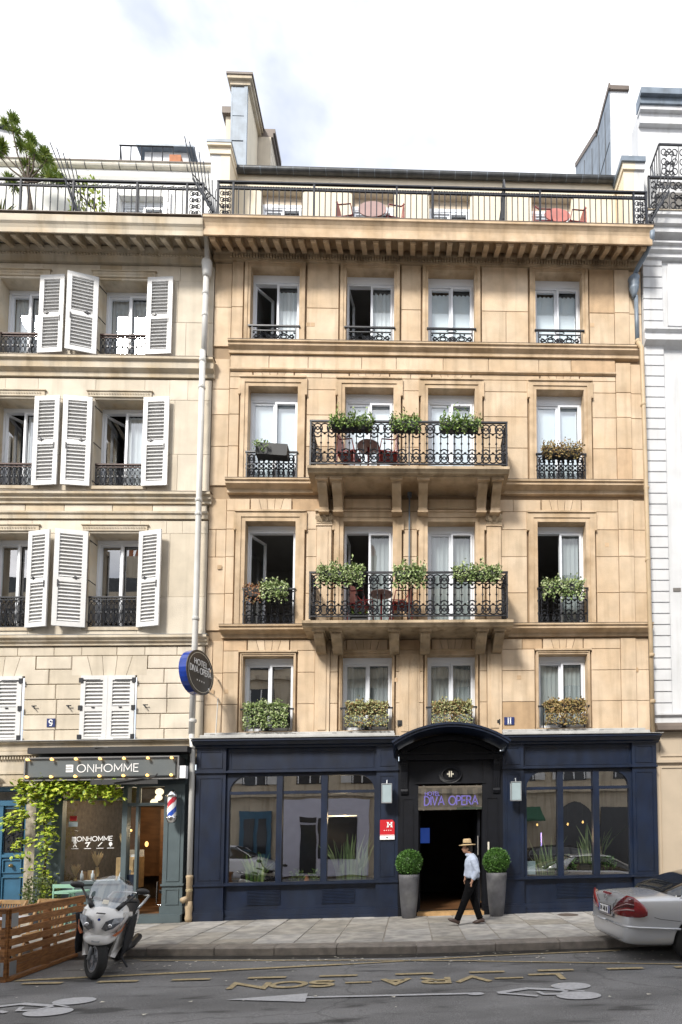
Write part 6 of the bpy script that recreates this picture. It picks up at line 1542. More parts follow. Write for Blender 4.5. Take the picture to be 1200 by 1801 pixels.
trough('window_box', 'pale green ivy in the right half of a window guard, beside a withered brown tuft', -3.14, -2.60, -.14, 7.09, 'leaf_ivy', 640, .36, .13, size=.06, seed=20, boxh=.22)
trough('window_box', 'small dark box with withered orange leaves beside the pale green ivy', -3.50, -3.14, -.12, 7.08, 'leaf_orange', 150, .38, .06, size=.055, seed=21, boxh=.18)
trough('window_box', 'dense ivy box on the rightmost guard, level with the lower balcony', 2.80, 3.70, -.14, 7.14, 'leaf_ivy', 820, .40, .12, size=.058, seed=22, boxh=.18, fill=(0,1))
trough('window_box', 'tilted dark trough with thin trailing stems at the left window, level with the upper balcony', -3.36, -2.62, -.16, 10.19, 'leaf_box', 130, .20, .07, size=.05, seed=23, boxh=.24, tilt=.06, fill=(0,.45), boxw=.24)
trough('window_box', 'dry brown ivy box on the right guard, level with the upper balcony', 2.82, 3.72, -.13, 10.19, 'leaf_dry', 800, .30, .12, size=.055, seed=24, boxh=.18)
pt = thing('balcony_pot_row', 'low dark pot with green shoots on the floor of the lower balcony', 'planter', (-1.05,-.60,6.14))
M = MB(); M.prism([(-.07,0),(.07,0),(.08,.14),(-.08,.14)], -.16, .16, 'x'); M.build('pot', 'box_dark', pt); foliage('foliage', (0,0,.19), (.16,.07,.07), 90, .05, 'leaf_box', pt, ell=False, loc=(0,0,.19))

# ================================================================ RED TERRACE FURNITURE
def chair(lb, loc, rz, group='red metal chairs on the hotel balconies and terrace', m='chair_red', first=[None]):
    if first[0] is None:
        t = thing('metal_chair', lb, 'chair', loc, group, rz); t['rot'] = 1
        M = MB(); M.box(-.21,.21,-.21,.21,.42,.45); M.build('seat', 'chair_red', t, bevel=.01)
        M = MB(); M.prism([(-.20,.45),(.20,.45),(.17,.86),(.10,.90),(-.10,.90),(-.17,.86)], .18, .20); M.build('backrest', 'chair_red_pale', t, bevel=.006)
        for sx in (-.19,.19):
            for sy in (-.18,.18): M = MB(); M.tube([(sx,sy,.43),(sx*1.15,sy*1.15,0)], .013, 6); M.build('leg', 'chair_red', t)
            M = MB(); M.tube([(sx*1.1,.19,.78),(sx*1.25,.12,.68),(sx*1.25,-.15,.66),(sx*1.1,-.19,.44)], .013, 6); M.build('armrest', 'chair_red', t)
        first[0] = t; return t
    t = copy_tree(first[0]); t.location = loc; t.rotation_euler = (0,0,rz); t['label'] = lb; t['group'] = group; return t
def round_table(lb, loc, m='table_rose', r=.27, h=.68, tilt=0, group='small round tables with the red chairs'):
    t = thing('round_table', lb, 'table', loc, group)
    M = MB(); M.lathe([(r,0),(r,.02),(.04,.025),(0,.025)], n=24, cap=True)
    if tilt: M.xf(Matrix.Translation((0,0,h)) @ Matrix.Rotation(tilt, 4, 'X'))
    else: M.xf(Matrix.Translation((0,0,h)))
    M.build('table_top', m, t)
    M = MB(); M.tube([(0,0,.02),(0,0,h)], .02, 8); M.build('stem', 'chair_red', t)
    for k in range(3): M = MB(); a = k*2.09; M.tube([(0,0,.08),(.2*math.cos(a),.2*math.sin(a),0)], .013, 5); M.build('leg', 'chair_red', t)
chair('red chair left of the round table on the upper balcony', (-1.33,-.36,9.37), rad(75)); round_table('brownish round table between red chairs on the upper balcony', (-.93,-.30,9.37), r=.24, h=.70)
chair('red chair right of the round table on the upper balcony', (-.52,-.36,9.37), rad(-80))
chair('red chair left of the round table on the lower balcony', (-1.05,-.36,6.14), rad(70)); round_table('brownish round table between red chairs on the lower balcony', (-.63,-.28,6.14), r=.24, h=.72)
chair('red chair right of the round table on the lower balcony', (-.22,-.36,6.14), rad(-78))
TZ = 14.89
chair('red chair left of the tilted table top on the roof terrace', (-1.48,.05,TZ+.18), rad(80)); chair('red chair right of the tilted table top on the roof terrace', (-.42,.05,TZ+.18), rad(-80))
round_table('round rose table folded upright between two red chairs on the roof terrace', (-.92,.15,TZ+.18), r=.32, h=.95, tilt=rad(72))
chair('red chair left of the round table at the right end of the roof terrace', (2.95,.05,TZ+.18), rad(85)); chair('red chair right of the round table at the right end of the roof terrace', (3.70,.05,TZ+.18), rad(-85))
round_table('round rose table folded upright at the right end of the roof terrace', (3.33,.18,TZ+.18), 'chair_red_pale', r=.30, h=.95, tilt=rad(70))

# ================================================================ ROOF TERRACE OF THE LEFT BUILDING
def pine():
    t = thing('potted_pine', 'windswept potted pine on the roof terrace at the upper left', 'tree', (-8.72, .1, 14.86))
    M = MB(); M.lathe([(.17,0),(.27,.45),(.30,.47),(.30,.53),(.27,.53),(.24,.45),(0,.45)], (.27,0,.0), 20, cap=False); M.build('pot', 'terracotta', t, smooth=True)
    M = MB(); br = []
    base = Vector((.27,0,.45)); top = Vector((.22,-.05,1.5)); M.tube([base, (base+top)/2+Vector((.05,0,0)), top], .05, 6, taper=.6)
    rr = random.Random(2)
    ends = [(-.35,-.1,2.15),(-.1,-.2,2.75),(.10,.0,2.45),(.28,-.1,2.35),(.45,-.2,2.05),(.62,0,1.75),(.05,.1,1.9),(-.3,.1,1.6),(.75,-.1,1.55),(.35,.2,2.2),(-.55,0,2.3),(.52,.1,2.25)]
    for e in ends: e = Vector(e); mid = (top+e)/2+Vector((rr.gauss(0,.05),0,-.06)); M.tube([top, mid, e], .022, 5, taper=.5)
    M.build('trunk', 'bark', t)
    F = MB()
    for e in ends:
        for q in range(3):
            c = Vector(e)+Vector((rr.gauss(0,.07),rr.gauss(0,.07),rr.gauss(0.03,.06)))
            for k in range(115):
                d = Vector((rr.gauss(0,.7)+.1,rr.gauss(0,.7),rr.gauss(.5,.7))).normalized(); F.leaf(c, d, Vector((rr.gauss(0,1),rr.gauss(0,1),rr.gauss(0,1))).normalized(), .17*rr.uniform(.6,1.2), .021)
    F.build('crown', 'leaf_pine', t)
pine()
t = thing('spiky_plant', 'spiky palm-like plant cut by the left edge of the roof terrace', 'plant', (-9.0, .0, 14.86)); M = MB(); rr = random.Random(5)
for k in range(90):
    a = rr.uniform(0,6.28); M.leaf((0,0,.3+.3*rr.random()), Vector((math.cos(a),math.sin(a)*.6,rr.uniform(.1,1.3))).normalized(), (0,0,1), rr.uniform(.35,.6), .03)
M.build('leaves', 'leaf_pine', t); M = MB(); M.lathe([(.15,0),(.2,.35)], n=12); M.build('pot', 'terracotta', t)
t = thing('potted_tree', 'leafy potted tree behind the spiked screen on the left roof terrace', 'tree', (-7.15, .35, 14.86)); M = MB(); M.lathe([(.13,0),(.16,.3)], n=12); M.build('pot', 'galvanised', t); M = MB(); M.tube([(0,0,.25),(.02,0,1.0),(-.1,0,1.5)], .06, 6, taper=.5); M.build('trunk', 'bark', t)
foliage('crown', (-.15,-.05,1.15), (.42,.3,.75), 420, .085, 'leaf_vine', t, loc=(-.15,-.05,1.15))
for x, lb in ((-6.66, 'dark folding chair left of the white roof terrace window'), (-4.98, 'dark folding chair right of the white roof terrace window')):
    t = thing('folding_chair', lb, 'chair', (x, .1, 14.86), 'dark slatted chairs on the left roof terrace')
    for k in range(5): M = MB(); M.obox((-.20+k*.085,0,.35), (1,0,0), (-.15,.1,1), (0,1,0), 0, .05, 0, .62, 0, .015); M.build('slat', 'iron_black', t)
    M = MB(); M.box(-.22,.2,-.35,.02,.36,.39); M.build('seat', 'iron_black', t)
    for sx in (-.2,.18): M = MB(); M.tube([(sx,0,.8),(sx,-.3,0)], .014, 5); M.tube([(sx,-.32,.38),(sx,0,0)], .014, 5); M.build('leg', 'iron_black', t)

# ================================================================ PLANTS BEHIND THE SHOP GLASS
def blades(lb, loc, n, h, w, seed, spread=.3, m='leaf_snake', pot='box_dark', pw=.3, lean=.25, group='plants behind the hotel shop windows'):
    t = thing('potted_plant', lb, 'plant', loc, group); rr = random.Random(seed); M = MB()
    for k in range(n):
        x = rr.uniform(-spread, spread); L = h*rr.uniform(.55, 1.1); dx = x*.6+rr.gauss(0,lean); p = [Vector((x*.7, rr.gauss(0,.06), .12))]
        for q in (.33,.66,1): p.append(p[0]+Vector((dx*q*q*L, rr.gauss(0,.03), L*(q-.12*abs(dx)*q*q))))
        ws = [w*.6, w, w*.8, .004]; vs = []
        for a, b in zip(p, ws): vs += [tuple(a-Vector((b/2,0,0))), tuple(a+Vector((b/2,b*.4,0)))]
        M.add(vs, [(2*i,2*i+1,2*i+3,2*i+2) for i in range(3)])
    M.build('leaves', m, t); M = MB(); M.prism([(-.1,0),(.1,0),(.12,.16),(-.12,.16)], -pw, pw, 'x'); M.build('pot', pot, t)
blades('arching bromeliad in the left pane of the left navy shopfront', (-3.28,.25,.72), 46, .62, .045, 1, .25, 'leaf_box')
blades('tall pale sword-leaf plants in the right pane of the left navy shopfront', (-1.25,.25,.72), 34, .95, .042, 2, .45, 'leaf_snake', pw=.5, lean=.12)
for (x, n, lb) in ((-2.4, 120, 'small bushy plant at the left of the middle pane of the left navy shopfront'), (-1.98, 80, 'small pale plant right of the reddish jar in the middle pane')):
    t = thing('potted_plant', lb, 'plant', (x,.22,.74), 'plants behind the hotel shop windows'); foliage('leaves', (0,0,.24), (.16,.1,.15), n, .06, 'leaf_box', t, loc=(0,0,.24)); M = MB(); M.box(-.16,.16,-.1,.1,0,.12); M.build('pot', 'box_dark', t)
t = thing('jar', 'small reddish jar between the plants in the middle pane', 'jar', (-2.18,.16,.80)); M = MB(); M.lathe([(.05,0),(.06,.08),(.03,.16),(.04,.2)], n=12); M.build('body', 'terracotta', t)
blades('sword-leaf plant in the left pane of the right navy shopfront', (2.95,.3,.72), 22, .85, .035, 3, .3, 'leaf_snake', lean=.2)
blades('spiky leaf plant in the middle and right panes of the right navy shopfront', (3.98,.4,.95), 22, .85, .04, 4, .4, 'leaf_snake', lean=.22)
for x, lb in ((3.35,'leafy bush low in the middle pane of the right navy shopfront'),(4.20,'leafy bush low in the right pane of the right navy shopfront')):
    t = thing('potted_plant', lb, 'plant', (x,.25,.72), 'plants behind the hotel shop windows'); foliage('leaves', (0,0,.38), (.30,.12,.2), 300, .06, 'leaf_topiary', t, loc=(0,0,.38)); M = MB(); M.box(-.2,.2,-.1,.1,0,.2); M.build('pot', 'box_dark', t)
for x, z, lb in ((2.5,1.98,'leftmost of the four amber bulbs behind the right shopfront glass'),(2.83,1.98,'second amber bulb from the left behind the right shopfront glass'),(3.52,1.98,'third amber bulb from the left behind the right shopfront glass'),(3.86,2.02,'rightmost amber bulb behind the right shopfront glass')):
    t = thing('pendant_bulb', lb, 'lamp', (x,.6,z), 'amber bulbs behind the right shopfront'); M = MB(); M.ellipsoid((0,0,0), .022,.022,.032); M.build('bulb', 'bulb_lit', t); M = MB(); M.tube([(0,0,.03),(0,0,1.4)], .004, 4); M.build('cord', 'plastic_black', t)
M = MB(); M.box(-.01,.01,-.01,.01,-.16,.16); tag(M.build('neon_tube', 'lamp_violet', None, (3.08,1.3,1.65)), 'thin violet neon tube glowing behind the right shopfront glass', 'lamp')
M = MB(); M.box(-.35,.35,-.02,.02,-.012,.012); tag(M.build('ceiling_tube', 'lamp_cream', None, (-1.62,1.5,2.30)), 'horizontal warm light tube behind the left navy shopfront glass', 'lamp')
M = MB(); M.box(-.1,.1,0,.01,0,.28); tag(M.build('paper_notice', 'lantern_glass', None, (2.53,-.09,.92)), 'pale notice stuck low in the left pane of the right navy shopfront', 'notice')

# ================================================================ VINE AND BUSH
def vine():
    t = thing('climbing_vine', 'bright green vine climbing the pier and trailing along the barber sign', 'vine', (-7.3,-.25,.13))
    rr = random.Random(8); M = MB(); path = [Vector((0,-.02,.1)),Vector((-.03,-.05,.8)),Vector((.02,-.03,1.5)),Vector((-.05,-.08,2.2)),Vector((.05,-.12,2.75)),Vector((.7,-.15,2.78)),Vector((1.45,-.15,2.7))]
    M.tube(path, .022, 6, taper=.5); M.tube([p+Vector((.05*math.sin(i*2),.02,0)) for i, p in enumerate(path[:5])], .014, 5); M.build('stem', 'bark', t)
    F = MB()
    def spray(c, n, s, hx, hy, hz, up=0.0, dx=0):
        for k in range(n):
            p = Vector(c)+Vector((rr.gauss(0,hx),rr.gauss(0,hy),rr.gauss(0,hz)))
            d = Vector((rr.gauss(dx,.7),rr.gauss(-.35,.4),rr.gauss(up,.45))).normalized(); up_ = Vector((rr.gauss(0,.3),rr.gauss(-.5,.3),1)).normalized()
            for q in (-1, 0, 1): F.leaf(p, (d+d.cross(up_)*.45*q).normalized(), up_, s*rr.uniform(.8,1.45), s*.5)
    for i in range(19): x = -.45+i*.102; spray((x, -.17, 2.74+.05*math.sin(i*1.7)-.06*(x > .5)), 44, .085, .07, .06, .085, dx=.2)
    for i in range(16): z = .55+i*.14; spray((.02+.06*math.sin(i), -.08, z), 17, .07, .085, .05, .08)
    for (x, z, n) in ((-.62,2.22,46),(-.45,2.38,46),(-.35,2.6,46),(-.5,2.06,22),(-.42,1.72,22),(-.35,1.50,16),(-.30,1.82,16),(.02,2.5,50),(.1,2.3,46),(-.15,2.7,50),(-.25,1.2,8),(.15,2.0,26),(.12,1.75,22)): spray((x,-.16,z-.12), n, .085, .09, .05, .055, dx=-.3)
    F.build('foliage', 'leaf_vine', t)
    b = thing('shrub', 'rounded green shrub at the foot of the vine', 'shrub', (-7.27,-.42,.13)); foliage('foliage', (0,0,.62), (.36,.26,.40), 1500, .05, 'leaf_shrub', b, loc=(0,0,.62)); M = MB(); M.lathe([(.16,0),(.2,.3)], n=14); M.build('pot', 'box_dark', b)
vine()
# ================================================================ WOODEN TERRACE ENCLOSURE
def fence():
    t = thing('wooden_barrier', 'slatted brown timber barrier around the street terrace, at the lower left', 'barrier', (-5.03,-4.6,0)); t['rot'] = 1
    rr = random.Random(6); H = .93; zs = [.075+.123*k for k in range(7)]
    a, b = Vector((0,.02,0)), Vector((-.08,1.80,0)); d = (b-a).normalized(); nrm = Vector((d.y,-d.x,0))
    for k, z in enumerate(zs):
        M = MB(); M.obox(a, d, (0,0,1), nrm, .0+rr.uniform(0,.01), (b-a).length+rr.uniform(-.01,.02), z, z+.085+(.03 if k == 0 else 0), 0, .022); M.build('slat', 'fence_wood', t)
    for k, z in enumerate(zs):
        M = MB(); M.obox((0,0,0), (-1,0,0), (0,0,1), (0,-1,0), .02, 1.9, z, z+.085, -.0, .022); M.build('slat', 'fence_wood', t)
    M = MB(); M.obox(a, d, (0,0,1), nrm, -.02, (b-a).length, zs[-1]+.0855, zs[-1]+.106, -.03, .04); M.obox((0,0,0), (-1,0,0), (0,0,1), (0,-1,0), -.02, 1.9, zs[-1]+.0855, zs[-1]+.1065, -.05, .04); M.build('top_rail', 'fence_wood', t)
    M = MB(); M.obox(a, d, (0,0,1), nrm, 0, (b-a).length, .012, .055, -.02, .045); M.build('bottom_rail', 'fence_wood', t)
    for p in ((-.045,.035,0),(-.12,1.76,0),(-.08,.9,0),(-1.0,.035,0),(-1.8,.035,0)):
        M = MB(); M.box(p[0]-.035,p[0]+.035,p[1]-.035,p[1]+.035,0.0,H-.02); M.build('post', 'fence_wood', t)
    for z in (.08, .68):
        M = MB(); M.obox(a, d, (0,0,1), nrm, .0, .13, z, z+.17, .0225, .027); M.obox((0,0,0), (-1,0,0), (0,0,1), (0,-1,0), .02, .06, z, z+.17, .0225, .026); M.build('corner_plate', 'galvanised', t)
fence()
def wood_chair(lb, loc, rz, first=[None]):
    if first[0] is None:
        t = thing('slatted_wooden_chair', lb, 'chair', loc, 'folding wooden chairs of the street terrace', rz); t['rot'] = 1
        B0 = Vector((0,.16,.40)); V = Vector((0,.18,1)).normalized()
        for k in range(9): M = MB(); M.obox(B0, (1,0,0), V, (0,1,0), -.175+k*.042-.010, -.175+k*.042+.012, .02, .44, 0, .012); M.build('back_slat', 'teak', t)
        M = MB(); M.obox(B0, (1,0,0), V, (0,1,0), -.225, .225, .44, .50, -.006, .02); M.build('top_rail', 'teak', t); M = MB(); M.obox(B0, (1,0,0), V, (0,1,0), -.20, .20, -.02, .02, -.004, .018); M.build('lower_rail', 'teak', t)
        for s in (-1, 1):
            M = MB(); M.obox((s*.21,.25,.88), (1,0,0), Vector((0,-.62,-1)).normalized(), (0,1,0), -.014, .014, 0, 1.04, -.02, .02); M.build('leg', 'teak', t)
            M = MB(); M.obox((s*.185,-.2,.42), (1,0,0), Vector((0,.75,-.86)).normalized(), (0,1,0), -.014, .014, 0, .50, -.02, .02); M.build('leg', 'teak', t)
        for k in range(7): M = MB(); M.box(-.20,.20,-.22+k*.058,-.22+k*.058+.04,.41,.425); M.build('seat_slat', 'teak', t)
        first[0] = t; return t
    t = copy_tree(first[0]); t.location = loc; t.rotation_euler = (0,0,rz); t['label'] = lb; return t
wood_chair('pale folding wooden chair at the back left of the street terrace', (-6.05,-3.3,.0), rad(-8))
wood_chair('folding wooden chair behind the long slatted barrier, nearest the scooter', (-5.42,-3.25,.0), rad(6))
wood_chair('folding wooden chair at the front left corner of the street terrace', (-5.75,-4.25,.0), rad(176))
t = thing('round_cafe_table', 'round white café table behind the slatted barrier', 'table', (-5.45,-3.95,0)); M = MB(); M.lathe([(.30,.70),(.30,.72),(.0,.722)], n=28); M.build('table_top', 'table_white', t); M = MB(); M.tube([(0,0,.02),(0,0,.70)], .03, 8); M.lathe([(.2,0),(.18,.02),(.03,.04)], n=20); M.build('pedestal', 'plastic_black', t)
t = thing('cafe_chair', 'mint green metal chair in front of the barber window', 'chair', (-6.48,-1.2,.13)); t['rot'] = 1
for z0, z1 in ((.79,.86),(.68,.73)): M = MB(); M.box(-.20,.20,.16,.175,z0,z1); M.build('back_slat', 'mint', t)
for s in (-1,1): M = MB(); M.tube([(s*.18,.17,.86),(s*.18,.15,.42),(s*.19,-.22,0)], .012, 6); M.build('leg', 'mint', t); M = MB(); M.tube([(s*.17,-.2,.44),(s*.18,.22,0)], .012, 6); M.build('leg', 'mint', t)
for k in range(5): M = MB(); M.box(-.19,.19,-.2+k*.075,-.2+k*.075+.05,.42,.435); M.build('seat_slat', 'mint', t)
t = thing('cafe_table', 'round mint green metal table beside the mint chair', 'table', (-6.05,-1.5,.13)); M = MB(); M.lathe([(.27,.75),(.27,.77),(0,.772)], n=24); M.build('table_top', 'mint', t)
for k in range(3): M = MB(); M.tube([(.03*math.cos(k*2.1),.03*math.sin(k*2.1),.75),(.2*math.cos(k*2.1),.2*math.sin(k*2.1),0)], .012, 6); M.build('leg', 'mint', t)

# ================================================================ SCOOTER
def scooter():
    t = thing('maxi_scooter', 'white maxi scooter with tall windscreen leaning beside the timber barrier', 'scooter', (-4.02,-4.52,0), None, rad(14)); t['rot'] = 1
    # local: +y backwards, x across; built upright, tilted onto its side stand at the end
    parts = []
    def wheel(y, r, w, yaw, name='wheel'):
        M = MB(); n = 30
        pr = [(-w/2*.75, r*.66),(-w/2, r*.80),(-w/2*.86, r*.93),(-w/4, r*.99),(0, r),(w/4, r*.99),(w/2*.86, r*.93),(w/2, r*.80),(w/2*.75, r*.66)]
        rings = []
        for k in range(n):
            a = 2*math.pi*k/n; rings.append([Vector((x, rr_*math.cos(a), rr_*math.sin(a))) for x, rr_ in pr])
        m = len(pr); M.v = [p for q in rings for p in q]; M.f = [(k*m+i, k*m+i+1, ((k+1) % n)*m+i+1, ((k+1) % n)*m+i) for k in range(n) for i in range(m-1)]; M.mi = [0]*len(M.f)
        X = Matrix.Translation((0,y,r)) @ Matrix.Rotation(yaw, 4, 'Z'); M.xf(X); Wh = M.build(name, 'rubber', t, smooth=True)
        M = MB(); n = 30; vs = []
        for x in (-w*.34, w*.34):
            for rr_ in (r*.67, r*.56): vs += [Vector((x, rr_*math.cos(2*math.pi*k/n), rr_*math.sin(2*math.pi*k/n))) for k in range(n)]
        f = []
        for g in ((0,1),(1,3),(3,2)): f += [(g[0]*n+k, g[0]*n+(k+1) % n, g[1]*n+(k+1) % n, g[1]*n+k) for k in range(n)]
        M.add(vs, f)
        for k in range(5): a = 2*math.pi*k/5; M.obox((0,0,0), (1,0,0), (0,math.cos(a),math.sin(a)), (0,-math.sin(a),math.cos(a)), -.025, .025, .0, r*.6, -.018, .018)
        M.lathe([(.05,-.05),(.05,.05)], n=12); M.xf(Matrix.Rotation(rad(90),4,'Y'), len(M.v)-24); M.xf(X); M.build('rim', 'alloy', Wh); return Wh
    yaw = rad(34)
    fw = wheel(.0, .25, .12, yaw); wheel(1.22, .235, .13, 0)
    M = MB()
    for s in (-1, 1): M.tube([(s*.085-.0,.0,.235),(s*.085,.14,.62)], .024, 8)
    M.build('fork', 'galvanised', t, smooth=True)
    # beak mudguard
    def rg(y, w, z0, z1, n=16, ex=2.4):
        out = []
        for k in range(n):
            a = 2*math.pi*k/n; c, s = math.cos(a), math.sin(a)
            out.append(Vector((w*math.copysign(abs(c)**(2/ex), c), y, (z0+z1)/2+(z1-z0)/2*math.copysign(abs(s)**(2/ex), s))))
        return out
    M = MB(); M.loft([rg(-.20,.03,.50,.54), rg(-.17,.13,.44,.60), rg(-.08,.19,.43,.63), rg(.05,.20,.47,.64), rg(.2,.17,.5,.64)]); M.build('mudguard', 'scooter_white', t, smooth=True, subsurf=1)
    # front fairing: nose narrow at the bottom, wide shoulders
    M = MB()
    secs = [(.55,.08,-.16,.06),(.59,.17,-.19,.12),(.66,.235,-.205,.2),(.74,.275,-.19,.26),(.82,.285,-.16,.28),(.90,.25,-.11,.28),(.95,.19,-.05,.26)]
    rings = []
    for z, w, yf_, yb in secs:
        pts = []
        for k in range(16):
            a = 2*math.pi*k/16; c, s = math.cos(a), math.sin(a); y = (yf_+yb)/2+(yb-yf_)/2*s
            ww = w*(.55+.45*min(1, (y-yf_)/(.5*(yb-yf_)))) if y < (yf_+yb)/2 else w
            pts.append(Vector((ww*math.copysign(abs(c)**.8, c), y, z+.10*(y-yf_)*.8)))
        rings.append(pts)
    M.loft(rings); M.build('front_fairing', 'scooter_white', t, smooth=True, subsurf=1)
    # side flanks sweeping down to the footboard
    for s in (-1, 1):
        M = MB(); P = [(.24,-.02,.86),(.29,.16,.86),(.28,.30,.72),(.24,.20,.42),(.19,.10,.26),(.14,.06,.28),(.19,.04,.52),(.22,-.06,.70)]
        vs = [(s*a, b, c) for a, b, c in P]+[(s*(a-.03), b+.02, c) for a, b, c in P]; n = len(P)
        M.add(vs, [tuple(range(n)), tuple(range(2*n-1,n-1,-1))]+[(i,(i+1)%n,n+(i+1)%n,n+i) for i in range(n)]); M.build('side_panel', 'scooter_white', t)
    # headlamps: swept lenses lying on the nose
    for s in (-1, 1):
        M = MB(); P = [(.045,-.222,.665),(.095,-.214,.64),(.17,-.180,.675),(.235,-.120,.755),(.25,-.095,.81),(.155,-.160,.80),(.075,-.20,.755)]
        c = Vector((s*.14,-.205,.72)); M.add([c]+[(s*a, b-.012, z) for a, b, z in P], [(0,i+1,(i+1)%7+1) for i in range(7)]); M.add([(s*a, b-.012, z) for a, b, z in P]+[(s*a, b+.03, z) for a, b, z in P], [(i,(i+1)%7,7+(i+1)%7,7+i) for i in range(7)])
        L = M.build('headlamp', 'headlamp', t); M = MB(); M.ellipsoid((s*.13,-.205,.705), .026,.014,.026); M.build('bulb', 'chrome', L, smooth=True)
        M = MB(); P = [(.17,-.165,.59),(.245,-.09,.66),(.27,-.03,.73),(.25,-.07,.63),(.20,-.12,.57)]
        M.add([(s*a,b-.02,z) for a,b,z in P]+[(s*a,b+.03,z) for a,b,z in P], [tuple(range(5))]+[(i,(i+1)%5,5+(i+1)%5,5+i) for i in range(5)]); M.build('indicator', 'amber', t)
    M = MB(); M.box(-.05,.05,-.205,-.17,.842,.855); M.build('air_slot', 'plastic_black', t, bevel=.004)
    M = MB(); M.lathe([(.018,0),(.016,.006)], n=12); M.xf(Matrix.Translation((0,-.222,.775)) @ Matrix.Rotation(rad(90),4,'X')); M.build('nose_badge', 'rim_blue', t)
    M = MB(); M.add([(-.045,-.188,.49),(.045,-.188,.49),(.045,-.180,.53),(-.045,-.180,.53)], [(0,1,2,3)]); M.xf(Matrix.Translation((0,-.01,0))); M.build('mudguard_decal', 'galvanised', t)
    M = MB(); M.loft([rg(-.02,.15,.42,.70), rg(.1,.17,.30,.72), rg(.3,.16,.22,.5)]); M.build('inner_body', 'plastic_black', t, smooth=True)
    # windscreen: curved sheet
    M = MB(); nx, nz = 10, 8; vs = []
    for j in range(nz+1):
        v = j/nz; hw = .20+.045*math.sin(v*math.pi*.8) if v < .75 else .232*math.sqrt(max(0.05, 1-((v-.75)/.27)**2))
        for i in range(nx+1): u = i/nx*2-1; x = u*hw; vs.append((x, -.09+.26*v+.09*u*u, .90+.40*v-.02*u*u))
    M.add(vs, [(j*(nx+1)+i, j*(nx+1)+i+1, (j+1)*(nx+1)+i+1, (j+1)*(nx+1)+i) for j in range(nz) for i in range(nx)]); ws = M.build('windscreen', 'glass_screen', t, smooth=True)
    M = MB(); M.add([(-.035,-.075,.955),(.035,-.075,.955),(.035,-.045,1.005),(-.035,-.045,1.005)], [(0,1,2,3)]); M.xf(Matrix.Translation((.0,-.005,0))); M.build('sticker', 'letter_cream', ws)
    M = MB(); M.loft([rg(.20,.17,.88,.93), rg(.14,.20,.86,.97), rg(.30,.12,.9,1.0)]); M.build('dashboard', 'plastic_black', t, smooth=True)
    for s in (-1, 1):
        M = MB(); M.tube([(s*.17,-.02,.93),(s*.24,.03,1.0),(s*.33,.06,1.12)], .016, 6, taper=.8); M.tube([(s*.15,-.05,.9),(s*.21,.02,.98)], .03, 6); A = M.build('mirror_arm', 'plastic_black', t, smooth=True)
        M = MB(); M.ellipsoid((s*.385,.06,1.145), .085,.04,.042, 14, 10); M.build('mirror', 'plastic_black', A, smooth=True)
        M = MB(); M.tube([(s*.14,.26,.97),(s*.30,.30,.98)], .02, 6); M.build('handlebar', 'plastic_black', t, smooth=True)
    # rider's leg apron, seat, tail
    M = MB(); vs = []; nx, nz = 9, 7; rr = random.Random(1)
    for s in (-1, 1):
        M = MB(); vs = []
        for j in range(nz+1):
            v = j/nz
            for i in range(nx+1): u = i/nx; vs.append((s*(.255+.055*v-.03*u+.012*math.sin(i*1.9+j)), .10+.62*u-.10*v, .28+.52*v-.05*u*math.sin(v*3)))
        M.add(vs, [(j*(nx+1)+i, j*(nx+1)+i+1, (j+1)*(nx+1)+i+1, (j+1)*(nx+1)+i) for j in range(nz) for i in range(nx)])
        o = M.build('leg_apron', 'apron_black', t, smooth=True); md = o.modifiers.new('t', 'SOLIDIFY'); md.thickness = .015
    M = MB(); vs = [(-.2,.2,.82),(.2,.2,.82),(.21,.72,.74),(-.21,.72,.74),(-.22,.72,.5),(.22,.72,.5)]; M.add(vs, [(0,1,2,3),(3,2,5,4)]); M.build('apron_top', 'apron_black', t)
    M = MB(); M.add([(.262,.22,.50),(.262,.28,.46),(.262,.32,.50),(.262,.27,.56)], [(0,1,2,3)]); M.build('apron_badge', 'galvanised', t)
    M = MB(); M.loft([rg(.52,.10,.62,.72), rg(.60,.17,.60,.78), rg(.9,.19,.62,.80), rg(1.05,.18,.68,.92), rg(1.35,.15,.72,.92), rg(1.5,.09,.78,.9)]); M.build('seat', 'plastic_black', t, smooth=True)
    M = MB(); M.loft([rg(.62,.10,.36,.60), rg(.8,.19,.34,.64), rg(1.1,.215,.44,.74), rg(1.4,.17,.56,.80), rg(1.62,.08,.70,.80)]); M.build('rear_fairing', 'scooter_white', t, smooth=True, subsurf=1)
    M = MB(); M.tube([(.20,1.0,.80),(.245,1.15,.90),(.245,1.4,.95),(.12,1.62,.95),(-.12,1.62,.95),(-.245,1.4,.95),(-.245,1.15,.90),(-.20,1.0,.80)], .018, 8); M.build('grab_rail', 'galvanised', t, smooth=True)
    M = MB(); M.loft([rg(.35,.20,.22,.34), rg(.7,.2,.22,.36), rg(1.1,.16,.2,.4)]); M.build('footboard', 'plastic_black', t, smooth=True)
    M = MB(); M.tube([(.16,.75,.26),(.2,1.0,.28),(.21,1.35,.34)], .055, 10); M.build('exhaust', 'plastic_black', t, smooth=True)
    M = MB(); M.tube([(.1,.65,.25),(.30,.60,.0)], .014, 6); M.build('side_stand', 'iron_black', t)
    T = Matrix.Rotation(rad(8), 4, 'Y')
    for c in t.children:
        c.matrix_local = T @ c.matrix_local
m = glass('glass_screen', .09, 1.5, tint=(.62,.66,.70))
scooter()

